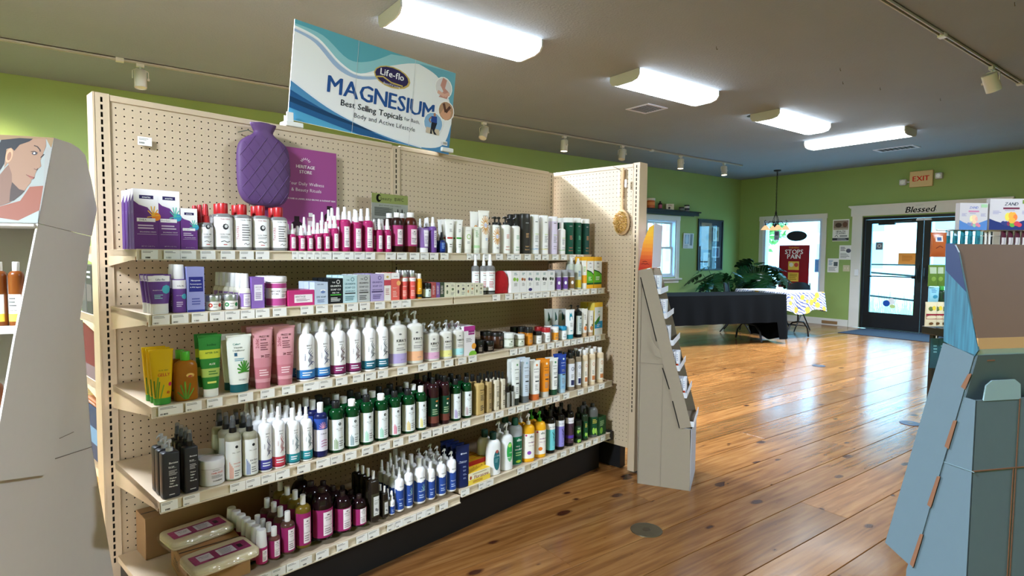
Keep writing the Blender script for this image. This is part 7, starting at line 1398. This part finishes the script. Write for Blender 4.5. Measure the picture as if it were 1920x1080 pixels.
def chair(x,y,rz_,label):
    t=thing('folding_chair',label,'chair',(x,y,0),rz_,'black folding chairs at the tables'); m_=mat('12141a',.35)
    mb=MB(); vs=[];n=12
    for zz in (.62,.70,.78,.84,.865):
        for j in range(n+1):
            u=-1+2*j/n; k=1-.12*max(0,(zz-.78)/.085)**2; vs.append((u*.21*k,.19+.035*(1-u*u)+(zz-.62)*.12,zz-(.05*abs(u)**3 if zz>.83 else 0)))
    fs=[(r*(n+1)+j,r*(n+1)+j+1,(r+1)*(n+1)+j+1,(r+1)*(n+1)+j) for r in range(4) for j in range(n)]
    mb.add(vs,fs,smooth=True); mb.add([(a,b+.012,c) for a,b,c in vs],[tuple(reversed(f)) for f in fs],smooth=True); mb.build('backrest',m_,t)
    MB().box((-.2,-.2,.43),(.2,.18,.455),ch=.008).build('seat',m_,t)
    for s_ in (-1,1):
        MB().tube([(s_*.22,-.24,.01),(s_*.22,.05,.45),(s_*.22,.2,.72),(s_*.2,.215,.86)],.011,8).build('leg',m_,t); MB().tube([(s_*.2,.27,.01),(s_*.2,.0,.38),(s_*.2,-.12,.44)],.011,8).build('leg',m_,t)
    MB().tube([(-.22,-.17,.12),(.22,-.17,.12)],.008,6).tube([(-.2,.22,.08),(.2,.22,.08)],.008,6).build('stretcher',m_,t)
p=at_z(1381,548,.72); chair(9.2,5.86,R(25),'black folding chair behind the black-clothed table'); chair(10.28,5.50,R(-95),'black folding chair between the small table and window')
# ------------------------------------------------------------------ plants
def leaf_mesh():
    pts=[]; n=15
    def prof(t): return .5*math.sin(math.pi*min(1,t**.75))**.85*(1.05-.25*t)
    R_=[];L_=[]
    seq=[]
    for i in range(n+1):
        t=i/n; seq.append((prof(t),t,0))
    out=[(0,.06)]
    for i in range(1,n):
        t=i/n; w=prof(t); 
        if 2<i<n-2 and i%3==0: out.append((w*.38,t+.01))
        else: out.append((w,t-.06+.05*(i%3)))
    out.append((0,1.0))
    mb=MB()
    for s_ in (1,-1):
        for a,b in zip(out,out[1:]):
            def P3(p): x,y=p[0]*s_,p[1]; return (x,y,-.35*x*x-.28*y*y+.05*abs(x))
            def M3(y): return (0,y,-.28*y*y-.01)
            q=[P3(a),P3(b),M3(b[1]),M3(a[1])]
            mb.add(q,[(0,1,2,3) if s_>0 else (3,2,1,0)],smooth=False)
    return mb.mesh('leaf',[LEAF])
LEAF=mat('14381c',.25,noise=.25,scale=8); LM=leaf_mesh()
def monstera(label,x,y,n,spread,z0,z1,pot,seed,ex=1):
    rn=random.Random(seed); t=thing('monstera_plant',label,'plant',(x,y,0))
    MB().loft([(0,.12,.12),(.02,.13,.13),(.3,.17,.17),(.32,.18,.18),(.32,.15,.15),(.29,.14,.14)],2,24).build('pot',mat(pot,.5),t)
    MB().loft([(.28,.15,.15),(.29,.01,.01)],2,16).build('soil',mat('2a1c12',.95),t)
    for k in range(n):
        a=2*math.pi*k/n*1.618+rn.uniform(-.3,.3); rr=spread*(.25+.75*rn.random()); zz=z0+(z1-z0)*rn.random()*(1-.35*rr/spread)+ (z1-z0)*.2*(1-rr/spread)
        e=Vector((math.cos(a)*rr*ex,math.sin(a)*rr,zz)); s_=rn.uniform(.24,.42)
        MB().tube([(rn.uniform(-.04,.04),rn.uniform(-.04,.04),.28),(e.x*.35,e.y*.35,zz*.75),e],[.009,.007,.005],6).build('stem',mat('2c5228',.5),t)
        l=link('leaf',LM,t,e); l.scale=(s_,s_,s_); l.rotation_euler=(rn.uniform(-1.1,.05),rn.uniform(-.5,.5),a-math.pi/2+rn.uniform(-.5,.5))
monstera('smaller monstera plant by the picture frame on the left wall',10.0,6.85,18,.3,.78,1.25,'cfe0d0',4)
monstera('large monstera plant in the corner beside the far window',10.72,6.42,34,.5,.78,1.28,'3a3a36',8,1.0)
# ------------------------------------------------------------------ chandelier
t=thing('chandelier','black scroll-arm chandelier with amber glass shades by the window','chandelier',(11.0,6.26,ZC)); IR=mat('15100c',.5,.3)
MB().loft([(-.03,.03,.03),(-.02,.065,.065),(0,.07,.07)],N=20).build('canopy',IR,t)
mb=MB(); z=-.03
while z>-.80: mb.tube([(.0,.012*math.cos(q),z-.02+.02*math.sin(q)) if int((z+9)/.034)%2 else (.012*math.cos(q),0,z-.02+.02*math.sin(q)) for q in [i*math.pi/4 for i in range(8)]],.0035,5,closed=True); z-=.034
mb.tube([(.004,0,-.03),(-.004,.004,-.4),(.003,-.003,-.82)],.003,5); mb.build('chain',IR,t)
mb=MB().loft([(-.88,.012,.012),(-.84,.022,.022),(-.80,.008,.008)],N=10); mb.loft([(-1.12,.012,.012),(-1.1,.035,.035),(-1.08,.035,.035),(-1.05,.014,.014)],N=12)
for k in range(6):
    a=k*math.pi/3; mb.tube([(math.cos(a)*r,math.sin(a)*r,zz) for r,zz in ((.01,-.86),(.035,-.92),(.05,-.98),(.03,-1.04),(.012,-1.08))],.005,6)
mb.build('center_scroll',IR,t)
SHD_=mat('e8b888',.35,emit=1.1)
for k in range(4):
    a=k*math.pi/2+.75; ca,sa=math.cos(a),math.sin(a)
    MB().tube([(ca*r,sa*r,zz) for r,zz in ((.02,-1.06),(.06,-1.0),(.11,-1.0),(.14,-1.05),(.17,-1.06),(.2,-1.02),(.205,-.99),(.19,-.975),(.18,-.99))],.006,6).tube([(ca*r,sa*r,zz) for r,zz in ((.05,-1.01),(.07,-1.05),(.05,-1.08),(.03,-1.06))],.004,6).tube([(ca*.185,sa*.185,-1.05),(ca*.185,sa*.185,-1.08)],.012,8).build('arm',IR,t)
    mb=MB(); mb.T=Matrix.Translation((ca*.185,sa*.185,0)); mb.loft([(-1.165,.085,.085),(-1.15,.075,.075),(-1.12,.055,.055),(-1.09,.03,.03),(-1.078,.018,.018)],N=20,capb=False); mb.build('glass_shade',SHD_,t)
# ------------------------------------------------------------------ left wall: ledge, frame, flyer
t=thing('wall_ledge','long black wall ledge above the side window','shelf',(0,0,0)); x1=10.17
MB().box((8.0,YB-.02,2.135),(x1-.03,YB,2.20)).build('back_strip',BLACKM,t); MB().box((8.0,YB-.17,2.195),(x1,YB,2.222),ch=.003).build('board',BLACKM,t); MB().box((8.0,YB-.15,2.135),(x1-.05,YB-.13,2.195)).build('apron',BLACKM,t)
def on_ledge(px0,px1,pyt,kind,c,cc,els,label,**o):
    yy=YB-.09; a=at_y(px0,pyt,yy); b=at_y(px1,pyt,yy); w=(b.x-a.x)*.62; h=max(.06,a.z-2.222)
    nn_,cat=KN[kind]; q=thing(nn_,label,cat,((a.x+b.x)/2,yy,2.2225),-.7)
    for pn,me in mk(kind,w,w*o.get('q',1),h,c,cc,els,o): link(pn,me,q)
on_ledge(1212,1229,371,'jar','b85c30','d8d0c0',[('r',-1.2,.3,1.2,.6,'d88a50')],'orange jar with pale lid on the wall ledge',hb=.8)
on_ledge(1234,1242,377,'bottle','241018','1a1014',[('r',-1.2,.1,1.2,.55,'b05a78')],'small dark bottle with pink label on wall ledge')
on_ledge(1248,1263,382,'box','c8bca8',None,[('r',-1,0,1,1,'d4ccbc'),('e',-.2,.3,.3,.3,'3a2c28'),('l',-.5,.6,.6,.9,2,'8a6a5a')],'cream carton on the wall ledge',q=.7)
on_ledge(1273,1283,388,'jar','4a4c4c','2c2c2e',[('r',-1.2,.2,1.2,.6,'8a8c88')],'low grey jar on the wall ledge'); on_ledge(1283,1293,384,'jar','e0dcd4','2c2c2e',[('r',-1.2,.1,1.2,.5,'3c3c44')],'taller white jar at ledge end',hb=.8)
t=thing('picture_frame','black frame with collage of clippings on the left wall','picture',(10.72,YB,1.03)); w,h=.86,1.07
rectframe(MB(),-w/2,w/2,0,h,.03,-.03,0).build('frame',BLACKM,t)
flat_print('collage',w-.05,h-.05,[('r',-1,0,1,1,'2a3548'),('r',-.78,.40,.1,.95,'a08c78'),('r',-.7,.42,.02,.8,'98846e'),('t','NEWS',-.3,.9,.6,.08,'6a3c28','b'),('e',-.25,.66,.13,.16,'5a4c44'),('l',-.72,.45,.05,.55,4,'7a6c5c'),('r',.2,.58,.72,.88,'b4b8a8'),('r',.3,.62,.4,.84,'6a7268'),('r',.5,.66,.66,.8,'7a826a'),('e',.5,.53,.1,.1,'4a6a6c'),('r',.15,.24,.82,.47,'aab2c0'),('r',.22,.26,.74,.44,'4c5474'),('r',-.58,.05,-.02,.34,'b8b8ae'),('r',-.5,.07,-.2,.16,'4c505c'),('e',-.12,.27,.1,.1,'7a7c84'),('l',-.5,.18,-.1,.3,4,'8a8c90')],t,(0,-.012,.025))
MB().box((-w/2+.028,-.02,.028),(w/2-.028,-.017,h-.028)).build('pane',PANE,t)
fl_=flat_print('flyer',.33,.31,[('r',-1,0,1,1,'d4d8dc'),('r',-.7,.3,.1,.9,'8aa4c0'),('e',-.3,.6,.3,.6,'b8d0e0'),('r',.3,.2,.8,.95,'7a8890'),('l',-.8,.04,.2,.26,3,'9aa0a8')],None,(9.97,YB-.012,1.48),(.04,0,0),.001); tag(fl_,'pale flyer taped on the left wall beside the window','flyer')
